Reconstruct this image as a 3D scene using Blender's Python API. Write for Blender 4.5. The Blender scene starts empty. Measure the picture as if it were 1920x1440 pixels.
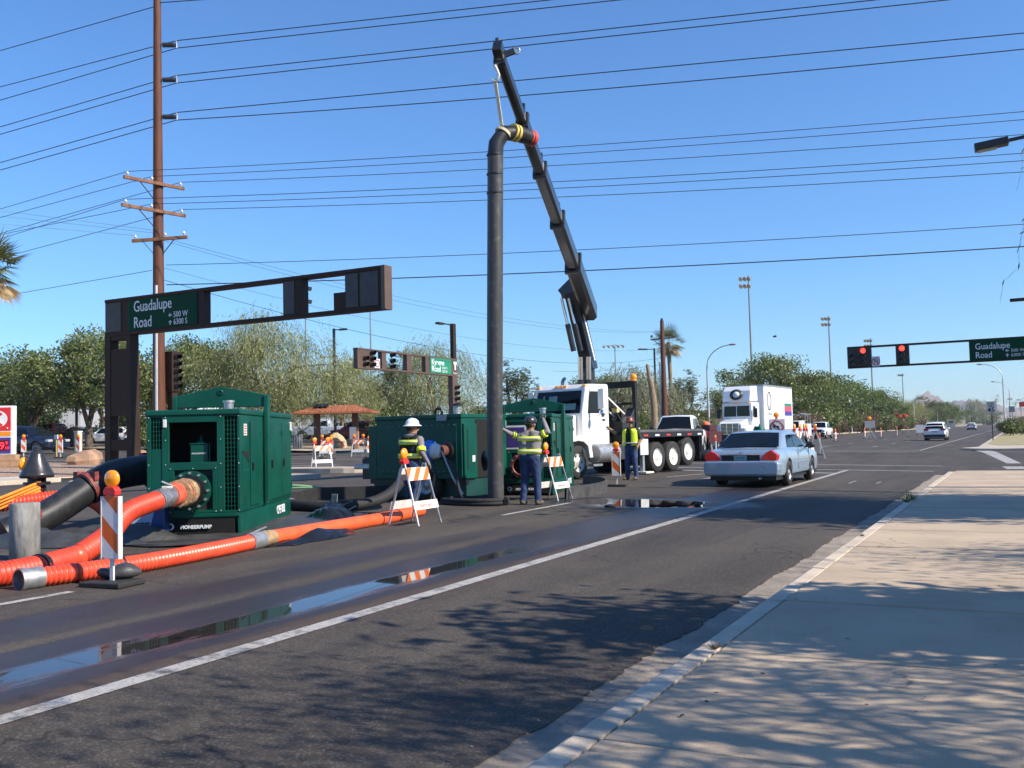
import bpy, math, random
import numpy as np
from mathutils import Vector, Matrix
R = math.radians
rng = np.random.default_rng(7)
random.seed(7)
scene = bpy.context.scene
COL = scene.collection

# ------------------------------------------------------------------ camera
YAW, PITCH, ROLL = R(27.7), R(3.06), R(1.4)
fwd = Vector((-math.sin(YAW)*math.cos(PITCH), math.cos(YAW)*math.cos(PITCH), math.sin(PITCH)))
r0 = Vector((math.cos(YAW), math.sin(YAW), 0)); u0 = r0.cross(fwd)
rt = r0*math.cos(ROLL) - u0*math.sin(ROLL); up = u0*math.cos(ROLL) + r0*math.sin(ROLL)
cam = bpy.data.objects.new('camera', bpy.data.cameras.new('camera'))
COL.objects.link(cam)
cam.matrix_world = Matrix(((rt.x, up.x, -fwd.x, 0), (rt.y, up.y, -fwd.y, 0), (rt.z, up.z, -fwd.z, 1.58), (0, 0, 0, 1)))
cam.data.sensor_width = 36; cam.data.lens = 33.75
cam.data.clip_start = .05; cam.data.clip_end = 20000
scene.camera = cam
# ------------------------------------------------------------------ sky, sun, exposure
SUN_EL, SUN_AZ = R(38), R(3)          # azimuth counted from +X towards +Y
world = bpy.data.worlds.new('World'); scene.world = world; world.use_nodes = True
wn = world.node_tree; wn.nodes.clear()
sky = wn.nodes.new('ShaderNodeTexSky'); sky.sky_type = 'NISHITA'; sky.sun_disc = False
sky.sun_elevation = SUN_EL; sky.sun_rotation = R(90) - SUN_AZ
sky.altitude = 350; sky.air_density = 1.2; sky.dust_density = 0.; sky.ozone_density = 10
bg = wn.nodes.new('ShaderNodeBackground'); bg.inputs[1].default_value = .116
wo = wn.nodes.new('ShaderNodeOutputWorld')
tint = wn.nodes.new('ShaderNodeMix'); tint.data_type = 'RGBA'; tint.blend_type = 'MULTIPLY'; tint.inputs[0].default_value = 1; tint.inputs[7].default_value = (.83, 1.0, 1.10, 1)
wn.links.new(sky.outputs[0], tint.inputs[6]); wn.links.new(tint.outputs[2], bg.inputs[0]); wn.links.new(bg.outputs[0], wo.inputs[0])
sun = bpy.data.objects.new('sun', bpy.data.lights.new('sun', 'SUN')); COL.objects.link(sun)
sun.data.energy = 5.0; sun.data.angle = R(.53); sun.data.color = (1, .90, .76)
sdir = Vector((math.cos(SUN_AZ)*math.cos(SUN_EL), math.sin(SUN_AZ)*math.cos(SUN_EL), math.sin(SUN_EL)))
sun.rotation_euler = sdir.to_track_quat('Z', 'Y').to_euler()
vs = scene.view_settings
vs.view_transform = 'Standard'; vs.look = 'None'; vs.exposure = .58; vs.gamma = 1.0; vs.use_curve_mapping = False
scene.render.engine = 'CYCLES'
scene.cycles.use_denoising = True
scene.cycles.max_bounces = 8; scene.cycles.diffuse_bounces = 3; scene.cycles.glossy_bounces = 4
scene.cycles.transmission_bounces = 6; scene.cycles.transparent_max_bounces = 12
scene.cycles.caustics_reflective = False; scene.cycles.caustics_refractive = False

# ------------------------------------------------------------------ materials
MATS = {}
def newmat(name):
    m = bpy.data.materials.new(name); m.use_nodes = True
    nt = m.node_tree; nt.nodes.clear()
    o = nt.nodes.new('ShaderNodeOutputMaterial'); b = nt.nodes.new('ShaderNodeBsdfPrincipled')
    nt.links.new(b.outputs[0], o.inputs[0])
    return m, nt, b, o
def N(nt, t, **kw):
    n = nt.nodes.new(t)
    for k, v in kw.items():
        if k.startswith('i_'):
            k2 = k[2:]; n.inputs[int(k2) if k2.isdigit() else k2.replace('_', ' ')].default_value = v
        else: setattr(n, k, v)
    return n
def math_(nt, op, a, b=None, c=None, clamp=False):
    n = nt.nodes.new('ShaderNodeMath'); n.operation = op; n.use_clamp = clamp
    for i, x in enumerate((a, b, c)):
        if x is None: continue
        if isinstance(x, (int, float)): n.inputs[i].default_value = x
        else: nt.links.new(x, n.inputs[i])
    return n.outputs[0]
def sstep(nt, x, lo, hi):
    n = nt.nodes.new('ShaderNodeMapRange'); n.interpolation_type = 'SMOOTHSTEP'
    nt.links.new(x, n.inputs[0]); n.inputs[1].default_value = lo; n.inputs[2].default_value = hi
    n.inputs[3].default_value = 0; n.inputs[4].default_value = 1
    return n.outputs[0]
def mixc(nt, fac, a, b):
    n = nt.nodes.new('ShaderNodeMix'); n.data_type = 'RGBA'
    for sock, x in ((0, fac), (6, a), (7, b)):
        if isinstance(x, (int, float)): n.inputs[sock].default_value = x
        elif isinstance(x, tuple): n.inputs[sock].default_value = (*x[:3], 1)
        else: nt.links.new(x, n.inputs[sock])
    return n.outputs[2]
def noise(nt, vec, scale, detail=5, rough=.55, dist=0):
    n = N(nt, 'ShaderNodeTexNoise'); n.inputs['Scale'].default_value = scale; n.inputs['Detail'].default_value = detail
    n.inputs['Roughness'].default_value = rough; n.inputs['Distortion'].default_value = dist
    nt.links.new(vec, n.inputs['Vector']); return n.outputs[0]
def mat(name, col, rough=.55, metal=0., var=.12, scale=2.5, bump=0., bscale=30., col2=None, dirt=0., dcol=(.16, .12, .085), coat=0., emit=None, estr=1., stretch=None, spec=.5):
    if name in MATS: return MATS[name]
    m, nt, b, o = newmat(name)
    tc = N(nt, 'ShaderNodeTexCoord'); vec = tc.outputs['Object']
    if stretch:
        mp = N(nt, 'ShaderNodeMapping'); mp.inputs['Scale'].default_value = stretch; nt.links.new(vec, mp.inputs[0]); vec = mp.outputs[0]
    n1 = noise(nt, vec, scale, 6)
    f = sstep(nt, n1, .3, .7)
    a = tuple(max(c*(1-var), 0) for c in col); c2 = col2 or tuple(min(c*(1+var), 1) for c in col)
    c = mixc(nt, f, a, c2)
    if dirt > 0:
        n2 = noise(nt, tc.outputs['Object'], scale*3.1, 8, .65)
        c = mixc(nt, math_(nt, 'MULTIPLY', sstep(nt, n2, .5, .78), dirt), c, dcol)
    nt.links.new(c, b.inputs['Base Color'])
    r = math_(nt, 'MULTIPLY_ADD', n1, .25, rough-.125, clamp=True); nt.links.new(r, b.inputs['Roughness'])
    b.inputs['Metallic'].default_value = metal
    b.inputs['Specular IOR Level'].default_value = spec
    if coat: b.inputs['Coat Weight'].default_value = coat; b.inputs['Coat Roughness'].default_value = .06
    if emit:
        b.inputs['Emission Color'].default_value = (*emit, 1); b.inputs['Emission Strength'].default_value = estr
    if bump:
        bp = N(nt, 'ShaderNodeBump'); bp.inputs['Strength'].default_value = bump; bp.inputs['Distance'].default_value = .02
        nt.links.new(noise(nt, vec, bscale, 6, .6), bp.inputs['Height']); nt.links.new(bp.outputs[0], b.inputs['Normal'])
    MATS[name] = m
    return m
def glass(name, tint=(.02, .03, .03), alpha_t=.35, rough=.03):
    if name in MATS: return MATS[name]
    m, nt, b, o = newmat(name)
    tr = N(nt, 'ShaderNodeBsdfTransparent'); tr.inputs[0].default_value = (*tint, 1)
    gl = N(nt, 'ShaderNodeBsdfGlossy'); gl.inputs['Roughness'].default_value = rough
    fr = N(nt, 'ShaderNodeFresnel'); fr.inputs[0].default_value = 1.5
    mx = N(nt, 'ShaderNodeMixShader'); nt.links.new(fr.outputs[0], mx.inputs[0]); nt.links.new(tr.outputs[0], mx.inputs[1]); nt.links.new(gl.outputs[0], mx.inputs[2])
    nt.links.new(mx.outputs[0], o.inputs[0]); MATS[name] = m
    return m
def leafmat(name, dark, light, trans=.3):
    m, nt, b, o = newmat(name)
    geo = N(nt, 'ShaderNodeNewGeometry'); tc = N(nt, 'ShaderNodeTexCoord')
    n1 = noise(nt, tc.outputs['Object'], .8, 3)
    f = math_(nt, 'MULTIPLY_ADD', geo.outputs['Random Per Island'], .6, math_(nt, 'MULTIPLY', sstep(nt, n1, .35, .65), .4), clamp=True)
    c = mixc(nt, f, dark, light)
    d = N(nt, 'ShaderNodeBsdfDiffuse'); t = N(nt, 'ShaderNodeBsdfTranslucent'); g = N(nt, 'ShaderNodeBsdfGlossy'); g.inputs['Roughness'].default_value = .45
    nt.links.new(c, d.inputs[0]); nt.links.new(c, t.inputs[0])
    m1 = N(nt, 'ShaderNodeMixShader'); m1.inputs[0].default_value = trans; nt.links.new(d.outputs[0], m1.inputs[1]); nt.links.new(t.outputs[0], m1.inputs[2])
    m2 = N(nt, 'ShaderNodeMixShader'); m2.inputs[0].default_value = .05; nt.links.new(m1.outputs[0], m2.inputs[1]); nt.links.new(g.outputs[0], m2.inputs[2])
    nt.links.new(m2.outputs[0], o.inputs[0]); MATS[name] = m
    return m
def stripemat(name, ca, cb, period, axis=(0, 1, 1), rough=.45, var=.1):
    m, nt, b, o = newmat(name)
    tc = N(nt, 'ShaderNodeTexCoord'); sp = N(nt, 'ShaderNodeSeparateXYZ'); nt.links.new(tc.outputs['Object'], sp.inputs[0])
    s = None
    for i in range(3):
        if axis[i]:
            t = math_(nt, 'MULTIPLY', sp.outputs[i], axis[i]); s = t if s is None else math_(nt, 'ADD', s, t)
    fr = math_(nt, 'FRACT', math_(nt, 'DIVIDE', s, period))
    k = math_(nt, 'GREATER_THAN', fr, .5)
    nz = noise(nt, tc.outputs['Object'], 9, 6)
    c = mixc(nt, k, ca, cb)
    c = mixc(nt, math_(nt, 'MULTIPLY', sstep(nt, nz, .52, .75), .35), c, (.2, .16, .13))
    nt.links.new(c, b.inputs['Base Color']); b.inputs['Roughness'].default_value = rough
    MATS[name] = m
    return m

GREEN = mat('green_paint', (.0015, .070, .047), .42, 0, .18, 1.7, .03, 60, dirt=.3, dcol=(.05, .085, .065), spec=.3)
DGREEN = mat('dark_green_paint', (.006, .045, .038), .45, 0, .15, 2, dirt=.2, dcol=(.05, .05, .045))
BLACK = mat('black_paint', (.012, .012, .013), .4, 0, .3, 4, .1, 40, dirt=.25, dcol=(.06, .055, .05))
RUBBER = mat('black_rubber', (.02, .02, .021), .75, 0, .3, 8, .2, 60, dirt=.3, dcol=(.09, .075, .06))
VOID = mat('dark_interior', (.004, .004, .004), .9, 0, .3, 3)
STEEL = mat('galvanised_steel', (.42, .43, .44), .42, .7, .18, 9, .1, 60, dirt=.25, dcol=(.2, .17, .14))
CHROME = mat('chrome', (.72, .73, .75), .14, 1, .05, 4)
WHITE = mat('white_paint', (.78, .78, .77), .32, 0, .05, 1.5, dirt=.08, dcol=(.45, .4, .34), coat=.3)
DULLWHITE = mat('dull_white_paint', (.7, .69, .66), .55, 0, .08, 5, dirt=.3, dcol=(.3, .26, .22))
ORANGE = mat('orange_plastic', (.83, .115, .03), .42, 0, .12, 5, dirt=.25, dcol=(.35, .12, .06))
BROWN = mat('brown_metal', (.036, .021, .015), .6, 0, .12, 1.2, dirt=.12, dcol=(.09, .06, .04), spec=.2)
AMBER = mat('amber_lens', (.95, .32, .012), .18, 0, .15, 12, coat=.6, emit=(.9, .25, .0), estr=.12)
REDCAP = mat('red_plastic', (.62, .035, .03), .4, 0, .12, 8, dirt=.15)
CONC = mat('concrete', (.42, .36, .29), .85, 0, .14, 1.6, .25, 70, dirt=.25, dcol=(.2, .16, .125))
WOODP = mat('treated_timber', (.11, .036, .016), .7, 0, .3, 3, .4, 20, stretch=(6, 6, .4), dirt=.2, dcol=(.05, .025, .015))
GLASSD = glass('dark_glass', (.05, .06, .06))
GLASSC = glass('clear_glass', (.35, .45, .43))
STRIPE_V = stripemat('orange_white_stripes', (.80, .13, .01), (.74, .72, .72), .42, (1, 0, 1))
STRIPE_B = stripemat('orange_white_board', (.85, .17, .012), (.80, .78, .74), .29, (1, 0, -.9))
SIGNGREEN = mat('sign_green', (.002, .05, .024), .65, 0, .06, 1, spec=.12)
SIGNGREEN_LIT = mat('sign_green_sunlit', (.01, .22, .11), .4, 0, .06, 1)  # brighter copy of the sign green: sunlight on the Kyrene sign put into colour
LETTER = mat('white_letters', (.72, .75, .78), .5, 0, .04, 3)
DARKGREY = mat('dark_grey_metal', (.05, .05, .055), .5, .3, .2, 4, dirt=.2)
TYRE = mat('tyre', (.022, .021, .02), .8, 0, .25, 7, .2, 50, dirt=.45, dcol=(.075, .065, .055))
REDLAMP = mat('red_lamp', (.42, .004, .006), .15, 0, .3, 9, coat=.5, emit=(1, .02, .02), estr=.08)
GREYPAINT = mat('grey_paint', (.3, .31, .32), .5, 0, .1, 3)

# ------------------------------------------------------------------ mesh helpers
def tz(x):
    return .018*min(max(-2.1-x, 0), 27.9) + .024*min(max(-30-x, 0), 80)
STUFFY = {'bolts', 'rim_hole', 'grille', 'louvre', 'hydraulic_hose', 'sticker_print', 'door_print', 'weld_bead', 'goggles', 'slat', 'control_lever'}
class MB:
    def __init__(s, M=None): s.v = []; s.f = []; s.mi = []; s.sm = []; s.M = M
    def add(s, vs, fs, mi=0, sm=False):
        o = len(s.v)
        if s.M is not None: vs = [tuple(s.M @ Vector(p)) for p in vs]
        s.v += [tuple(p) for p in vs]; s.f += [tuple(i+o for i in q) for q in fs]
        s.mi += [mi]*len(fs); s.sm += [sm]*len(fs)
        return s
    def bx(s, x0, x1, y0, y1, z0, z1, mi=0):
        return s.add([(x0, y0, z0), (x1, y0, z0), (x1, y1, z0), (x0, y1, z0), (x0, y0, z1), (x1, y0, z1), (x1, y1, z1), (x0, y1, z1)],
                     [(0, 3, 2, 1), (4, 5, 6, 7), (0, 1, 5, 4), (1, 2, 6, 5), (2, 3, 7, 6), (3, 0, 4, 7)], mi)
    def bar(s, p, q, w, h=None, upv=(0, 0, 1), mi=0):
        p = Vector(p); q = Vector(q); d = (q-p).normalized(); h = h or w
        U = Vector(upv)
        if abs(d.dot(U)) > .98: U = Vector((0, 1, 0))
        sx = d.cross(U).normalized()*w/2; sz = sx.cross(d).normalized()*h/2
        vs = [p-sx-sz, p+sx-sz, p+sx+sz, p-sx+sz, q-sx-sz, q+sx-sz, q+sx+sz, q-sx+sz]
        return s.add(vs, [(0, 1, 2, 3), (7, 6, 5, 4), (0, 4, 5, 1), (1, 5, 6, 2), (2, 6, 7, 3), (3, 7, 4, 0)], mi)
    def tube(s, path, r, n=10, caps=True, mi=0, sm=True):
        P = [Vector(p) for p in path]; k = len(P)
        rs = r if isinstance(r, (list, tuple)) else [r]*k
        T = [(P[min(i+1, k-1)]-P[max(i-1, 0)]).normalized() for i in range(k)]
        a = Vector((0, 0, 1)) if abs(T[0].z) < .9 else Vector((1, 0, 0))
        nrm = T[0].cross(a).normalized(); vs = []
        for i in range(k):
            nrm = (nrm - T[i]*nrm.dot(T[i])).normalized(); bn = T[i].cross(nrm)
            for j in range(n):
                t = 2*math.pi*j/n; vs.append(P[i] + (nrm*math.cos(t) + bn*math.sin(t))*rs[i])
        fs = [(i*n+j, i*n+(j+1) % n, (i+1)*n+(j+1) % n, (i+1)*n+j) for i in range(k-1) for j in range(n)]
        s.add(vs, fs, mi, sm)
        if caps:
            s.add(vs[:n], [tuple(range(n-1, -1, -1))], mi); s.add(vs[-n:], [tuple(range(n))], mi)
        return s
    def cyl(s, p, q, r, r2=None, n=14, caps=True, mi=0): return s.tube([p, q], [r, r if r2 is None else r2], n, caps, mi)
    def lathe(s, prof, c=(0, 0, 0), n=16, axis='z', mi=0, sm=True, sx=1, sy=1):
        vs = []; c = Vector(c)
        for (rr, h) in prof:
            for j in range(n):
                t = 2*math.pi*j/n; a, b2 = rr*math.cos(t)*sx, rr*math.sin(t)*sy
                vs.append(c + Vector({'z': (a, b2, h), 'y': (a, h, b2), 'x': (h, a, b2)}[axis]))
        k = len(prof); fs = [(i*n+j, i*n+(j+1) % n, (i+1)*n+(j+1) % n, (i+1)*n+j) for i in range(k-1) for j in range(n)]
        if axis == 'y': fs = [q[::-1] for q in fs]
        return s.add(vs, fs, mi, sm)
    def ball(s, c, r, n=12, m=8, sc=(1, 1, 1), mi=0):
        prof = [(max(math.sin(math.pi*i/m), 1e-4)*r, -math.cos(math.pi*i/m)*r) for i in range(m+1)]
        vs = []; c = Vector(c)
        for rr, h in prof:
            for j in range(n):
                t = 2*math.pi*j/n; vs.append(c+Vector((rr*math.cos(t)*sc[0], rr*math.sin(t)*sc[1], h*sc[2])))
        return s.add(vs, [(i*n+j, i*n+(j+1) % n, (i+1)*n+(j+1) % n, (i+1)*n+j) for i in range(m) for j in range(n)], mi, True)
    def prism(s, poly, a0, a1, plane='yz', mi=0):
        n = len(poly)
        def P(u, v, w): return {'yz': (w, u, v), 'xz': (u, w, v), 'xy': (u, v, w)}[plane]
        vs = [P(u, v, a0) for u, v in poly] + [P(u, v, a1) for u, v in poly]
        fs = [tuple(range(n-1, -1, -1)), tuple(range(n, 2*n))] + [(i, (i+1) % n, n+(i+1) % n, n+i) for i in range(n)]
        if plane == 'xz': fs = [q[::-1] for q in fs]
        return s.add(vs, fs, mi)
    def quad(s, a, b, c, d, mi=0): return s.add([a, b, c, d], [(0, 1, 2, 3)], mi)
    def build(s, name, mats, parent=None, bevel=0, loc=None, rotz=0, seg=2):
        me = bpy.data.meshes.new(name)
        me.from_pydata([tuple(p) for p in s.v], [], s.f)
        for m in (mats if isinstance(mats, (list, tuple)) else [mats]): me.materials.append(m)
        me.polygons.foreach_set('material_index', s.mi); me.polygons.foreach_set('use_smooth', s.sm)
        me.update()
        o = bpy.data.objects.new(name, me); COL.objects.link(o)
        if parent: o.parent = parent
        if parent and name in STUFFY: o['kind'] = 'stuff'
        if loc is not None: o.location = loc
        o.rotation_euler.z = rotz
        if bevel:
            b = o.modifiers.new('bevel', 'BEVEL'); b.width = bevel; b.segments = seg; b.limit_method = 'ANGLE'; b.angle_limit = R(35)
        return o
def tag(o, label, cat, group=None, kind=None):
    o['label'] = label; o['category'] = cat
    if group: o['group'] = group
    if kind: o['kind'] = kind
    return o
def struct(o, label=None):
    o['kind'] = 'structure'
    if label: o['label'] = label
    return o
def thing(name, label, cat, loc=(0, 0, 0), rotz=0, group=None):
    o = bpy.data.objects.new(name, None); COL.objects.link(o); o.location = loc; o.rotation_euler = (0, 0, rotz)
    o.empty_display_size = .2
    return tag(o, label, cat, group)
def dup(root, loc, rotz, label, group=None, scale=1):
    r = root.copy(); COL.objects.link(r); r.location = loc; r.rotation_euler = (0, 0, rotz); r['label'] = label
    r.scale = (scale,)*3 if isinstance(scale, (int, float)) else scale
    if group: r['group'] = group
    for ch in list(root.children):
        c = ch.copy(); COL.objects.link(c); c.parent = r
        for g in list(ch.children):
            d = g.copy(); COL.objects.link(d); d.parent = c
    return r
def text(body, size, M, material, parent=None, name='lettering', bold=0, sx=1, align='LEFT'):
    cu = bpy.data.curves.new('t', 'FONT'); cu.body = body; cu.size = size; cu.extrude = .004; cu.offset = bold; cu.align_x = align
    cu.resolution_u = 3
    ob = bpy.data.objects.new('t', cu); COL.objects.link(ob)
    bpy.context.view_layer.update()
    me = bpy.data.meshes.new_from_object(ob.evaluated_get(bpy.context.evaluated_depsgraph_get()))
    bpy.data.objects.remove(ob)
    S = Matrix.Diagonal((sx, 1, 1, 1)); me.transform(M @ S); me.materials.clear(); me.materials.append(material)
    o = bpy.data.objects.new(name, me); COL.objects.link(o)
    if parent: o.parent = parent
    return o
def face_M(origin, right, upv):
    r_ = Vector(right).normalized(); u_ = Vector(upv).normalized(); n_ = r_.cross(u_); o = Vector(origin)
    return Matrix(((r_.x, u_.x, n_.x, o.x), (r_.y, u_.y, n_.y, o.y), (r_.z, u_.z, n_.z, o.z), (0, 0, 0, 1)))
def smooth_path(pts, n=8):
    P = [Vector(p) for p in pts]; out = []
    for i in range(len(P)-1):
        a = P[max(i-1, 0)]; b = P[i]; c = P[i+1]; d = P[min(i+2, len(P)-1)]
        for k in range(n):
            t = k/n; out.append(.5*((2*b)+(c-a)*t+(2*a-5*b+4*c-d)*t*t+(3*b-a-3*c+d)*t**3))
    out.append(P[-1]); return out
# ------------------------------------------------------------------ setting: ground, road, kerbs, pavement
def sheet(name, rects, m, dz=0., xbreaks=(-110, -30, -2.1)):
    mb = MB()
    for (x0, x1, y0, y1) in rects:
        xs = sorted({x0, x1, *[b for b in xbreaks if x0 < b < x1]})
        for a, b in zip(xs[:-1], xs[1:]):
            mb.quad((a, y0, tz(a)+dz), (b, y0, tz(b)+dz), (b, y1, tz(b)+dz), (a, y1, tz(a)+dz))
    return mb.build(name, m)
def poly_sheet(name, poly, m, dz=0.):
    return MB().add([(x, y, tz(x)+dz) for x, y in poly], [tuple(range(len(poly)))]).build(name, m)

def ground_mat():
    m, nt, b, o = newmat('desert_soil'); geo = N(nt, 'ShaderNodeNewGeometry'); p = geo.outputs['Position']
    c = mixc(nt, sstep(nt, noise(nt, p, .35, 6), .35, .65), (.30, .21, .14), (.42, .31, .21))
    c = mixc(nt, math_(nt, 'MULTIPLY', sstep(nt, noise(nt, p, 14, 4, .7), .48, .72), .55), c, (.20, .14, .10))
    nt.links.new(c, b.inputs['Base Color']); b.inputs['Roughness'].default_value = .95
    bp = N(nt, 'ShaderNodeBump'); bp.inputs['Strength'].default_value = .6; bp.inputs['Distance'].default_value = .05
    nt.links.new(noise(nt, p, 9, 6, .7), bp.inputs['Height']); nt.links.new(bp.outputs[0], b.inputs['Normal'])
    return m
SOIL = ground_mat()
ground = struct(sheet('ground', [(-5000, 5000, -300, 6000)], SOIL, -.05))

def gravel_mat():
    m, nt, b, o = newmat('granite_gravel'); geo = N(nt, 'ShaderNodeNewGeometry'); p = geo.outputs['Position']
    v = N(nt, 'ShaderNodeTexVoronoi'); v.inputs['Scale'].default_value = 11; nt.links.new(p, v.inputs['Vector'])
    sp = N(nt, 'ShaderNodeSeparateColor'); nt.links.new(v.outputs['Color'], sp.inputs[0])
    c = mixc(nt, sp.outputs[0], (.30, .18, .12), (.52, .38, .28))
    c = mixc(nt, math_(nt, 'MULTIPLY', sstep(nt, noise(nt, p, .6, 5), .4, .7), .35), c, (.45, .32, .22))
    nt.links.new(c, b.inputs['Base Color']); b.inputs['Roughness'].default_value = .95
    bp = N(nt, 'ShaderNodeBump'); bp.inputs['Strength'].default_value = 1; bp.inputs['Distance'].default_value = .08; bp.invert = True
    nt.links.new(v.outputs['Distance'], bp.inputs['Height']); nt.links.new(bp.outputs[0], b.inputs['Normal'])
    return m
GRAVEL = gravel_mat()

def asphalt_mat(name, wet=True):
    m, nt, b, o = newmat(name); geo = N(nt, 'ShaderNodeNewGeometry'); p = geo.outputs['Position']
    sp = N(nt, 'ShaderNodeSeparateXYZ'); nt.links.new(p, sp.inputs[0]); X, Y = sp.outputs[0], sp.outputs[1]
    mp = N(nt, 'ShaderNodeMapping'); mp.inputs['Scale'].default_value = (1, .12, 1); nt.links.new(p, mp.inputs[0])
    big = noise(nt, mp.outputs[0], .9, 6, .6)
    c = mixc(nt, sstep(nt, big, .32, .7), (.041, .034, .027), (.077, .064, .051))
    c = mixc(nt, math_(nt, 'MULTIPLY', sstep(nt, noise(nt, p, .7, 7, .65), .5, .75), .5), c, (.10, .082, .063))
    agg = N(nt, 'ShaderNodeTexVoronoi'); agg.inputs['Scale'].default_value = 75; nt.links.new(p, agg.inputs['Vector'])
    ac = N(nt, 'ShaderNodeSeparateColor'); nt.links.new(agg.outputs['Color'], ac.inputs[0])
    c = mixc(nt, math_(nt, 'MULTIPLY', sstep(nt, ac.outputs[0], .55, 1), .32), c, (.22, .195, .175))
    c = mixc(nt, math_(nt, 'MULTIPLY', sstep(nt, ac.outputs[1], .6, 1), .35), c, (.03, .027, .025))
    # cracks
    dn = N(nt, 'ShaderNodeTexNoise'); dn.inputs['Scale'].default_value = 1.6; dn.inputs['Detail'].default_value = 5; nt.links.new(p, dn.inputs['Vector'])
    va = N(nt, 'ShaderNodeVectorMath'); va.operation = 'MULTIPLY_ADD'; va.inputs[1].default_value = (1.1, 1.1, 0); nt.links.new(dn.outputs['Color'], va.inputs[0]); nt.links.new(p, va.inputs[2])
    cr = N(nt, 'ShaderNodeTexVoronoi'); cr.feature = 'DISTANCE_TO_EDGE'; cr.inputs['Scale'].default_value = .42; nt.links.new(va.outputs[0], cr.inputs['Vector'])
    crack = math_(nt, 'MULTIPLY', math_(nt, 'SUBTRACT', 1, sstep(nt, cr.outputs['Distance'], .0, .011)), sstep(nt, noise(nt, p, .22, 3), .46, .6))
    c = mixc(nt, math_(nt, 'MULTIPLY', crack, .8), c, (.016, .014, .013))
    # dark oil / tyre stains down the lanes
    st = math_(nt, 'MULTIPLY', sstep(nt, noise(nt, mp.outputs[0], 2.3, 6, .6), .54, .7), .55)
    c = mixc(nt, st, c, (.035, .031, .03))
    rough = math_(nt, 'MULTIPLY_ADD', big, .12, .78)
    bh = noise(nt, p, 110, 4, .6)
    bstr = .35
    if wet:
        wn_ = math_(nt, 'MULTIPLY_ADD', math_(nt, 'SUBTRACT', noise(nt, mp.outputs[0], 1.4, 7, .62), .5), 1.7, X)
        wn2 = math_(nt, 'MULTIPLY_ADD', math_(nt, 'SUBTRACT', noise(nt, mp.outputs[0], 3.5, 8, .7), .5), .72, X)
        def band(v, c0, hw, soft):
            return math_(nt, 'SUBTRACT', 1, sstep(nt, math_(nt, 'ABSOLUTE', math_(nt, 'SUBTRACT', v, c0)), hw-soft, hw+soft))
        endf = math_(nt, 'SUBTRACT', 1, sstep(nt, Y, 24, 31))
        damp = math_(nt, 'MULTIPLY', band(wn2, -6.05, .62, .12), endf)
        damp2 = math_(nt, 'MULTIPLY', band(wn_, -7.35, .34, .22), math_(nt, 'SUBTRACT', 1, sstep(nt, Y, 10, 16)))
        pool = math_(nt, 'MULTIPLY', band(wn2, -5.92, .22, .07), math_(nt, 'SUBTRACT', 1, sstep(nt, Y, 10.5, 13)))
        ang = math_(nt, 'ADD', math_(nt, 'MULTIPLY', math_(nt, 'SUBTRACT', X, -7.0), .36), math_(nt, 'MULTIPLY', math_(nt, 'SUBTRACT', noise(nt, p, 1.3, 6, .6), .5), 1.5))
        py_ = math_(nt, 'SUBTRACT', Y, 19.3)
        rr = math_(nt, 'ADD', math_(nt, 'POWER', math_(nt, 'MULTIPLY', math_(nt, 'SUBTRACT', X, -7.0), .5), 2), math_(nt, 'POWER', math_(nt, 'MULTIPLY', py_, .85), 2))
        rr = math_(nt, 'ADD', rr, math_(nt, 'MULTIPLY', math_(nt, 'SUBTRACT', noise(nt, p, 1.7, 6, .6), .5), 1.7))
        pud2 = math_(nt, 'SUBTRACT', 1, sstep(nt, rr, .62, .95)); dmp3 = math_(nt, 'SUBTRACT', 1, sstep(nt, rr, 1.2, 1.9))
        dampall = math_(nt, 'MAXIMUM', math_(nt, 'MAXIMUM', damp, math_(nt, 'MULTIPLY', damp2, .85)), dmp3)
        poolall = math_(nt, 'MAXIMUM', pool, pud2)
        # reddish silt fringe beside the wet band
        silt = math_(nt, 'MULTIPLY', math_(nt, 'MULTIPLY', band(wn2, -5.35, .3, .2), endf), .45)
        c = mixc(nt, silt, c, (.075, .045, .035))
        c = mixc(nt, math_(nt, 'MULTIPLY', dampall, .72), c, (.017, .014, .016))
        rough = math_(nt, 'SUBTRACT', rough, math_(nt, 'MULTIPLY', dampall, .42))
        rough = math_(nt, 'MULTIPLY', rough, math_(nt, 'SUBTRACT', 1, math_(nt, 'MULTIPLY', poolall, .955)))
        bh = math_(nt, 'MULTIPLY', bh, math_(nt, 'SUBTRACT', 1, math_(nt, 'MAXIMUM', poolall, math_(nt, 'MULTIPLY', dampall, .6))))
        dull = math_(nt, 'SUBTRACT', 1, dampall)
    nt.links.new(c, b.inputs['Base Color']); nt.links.new(rough, b.inputs['Roughness'])
    b.inputs['Specular IOR Level'].default_value = .35
    bp = N(nt, 'ShaderNodeBump'); bp.inputs['Strength'].default_value = bstr; bp.inputs['Distance'].default_value = .012
    nt.links.new(bh, bp.inputs['Height']); nt.links.new(bp.outputs[0], b.inputs['Normal'])
    return m
ASPH = asphalt_mat('asphalt'); ASPH2 = asphalt_mat('cross_asphalt', False)
road = struct(sheet('road', [(-27.2, -2.42, -40, 2400)], ASPH, 0))
cross_street = struct(sheet('cross_street', [(-400, -27.2, 29.5, 49), (-2.42, 400, 33.6, 62)], ASPH2, 0))

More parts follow.
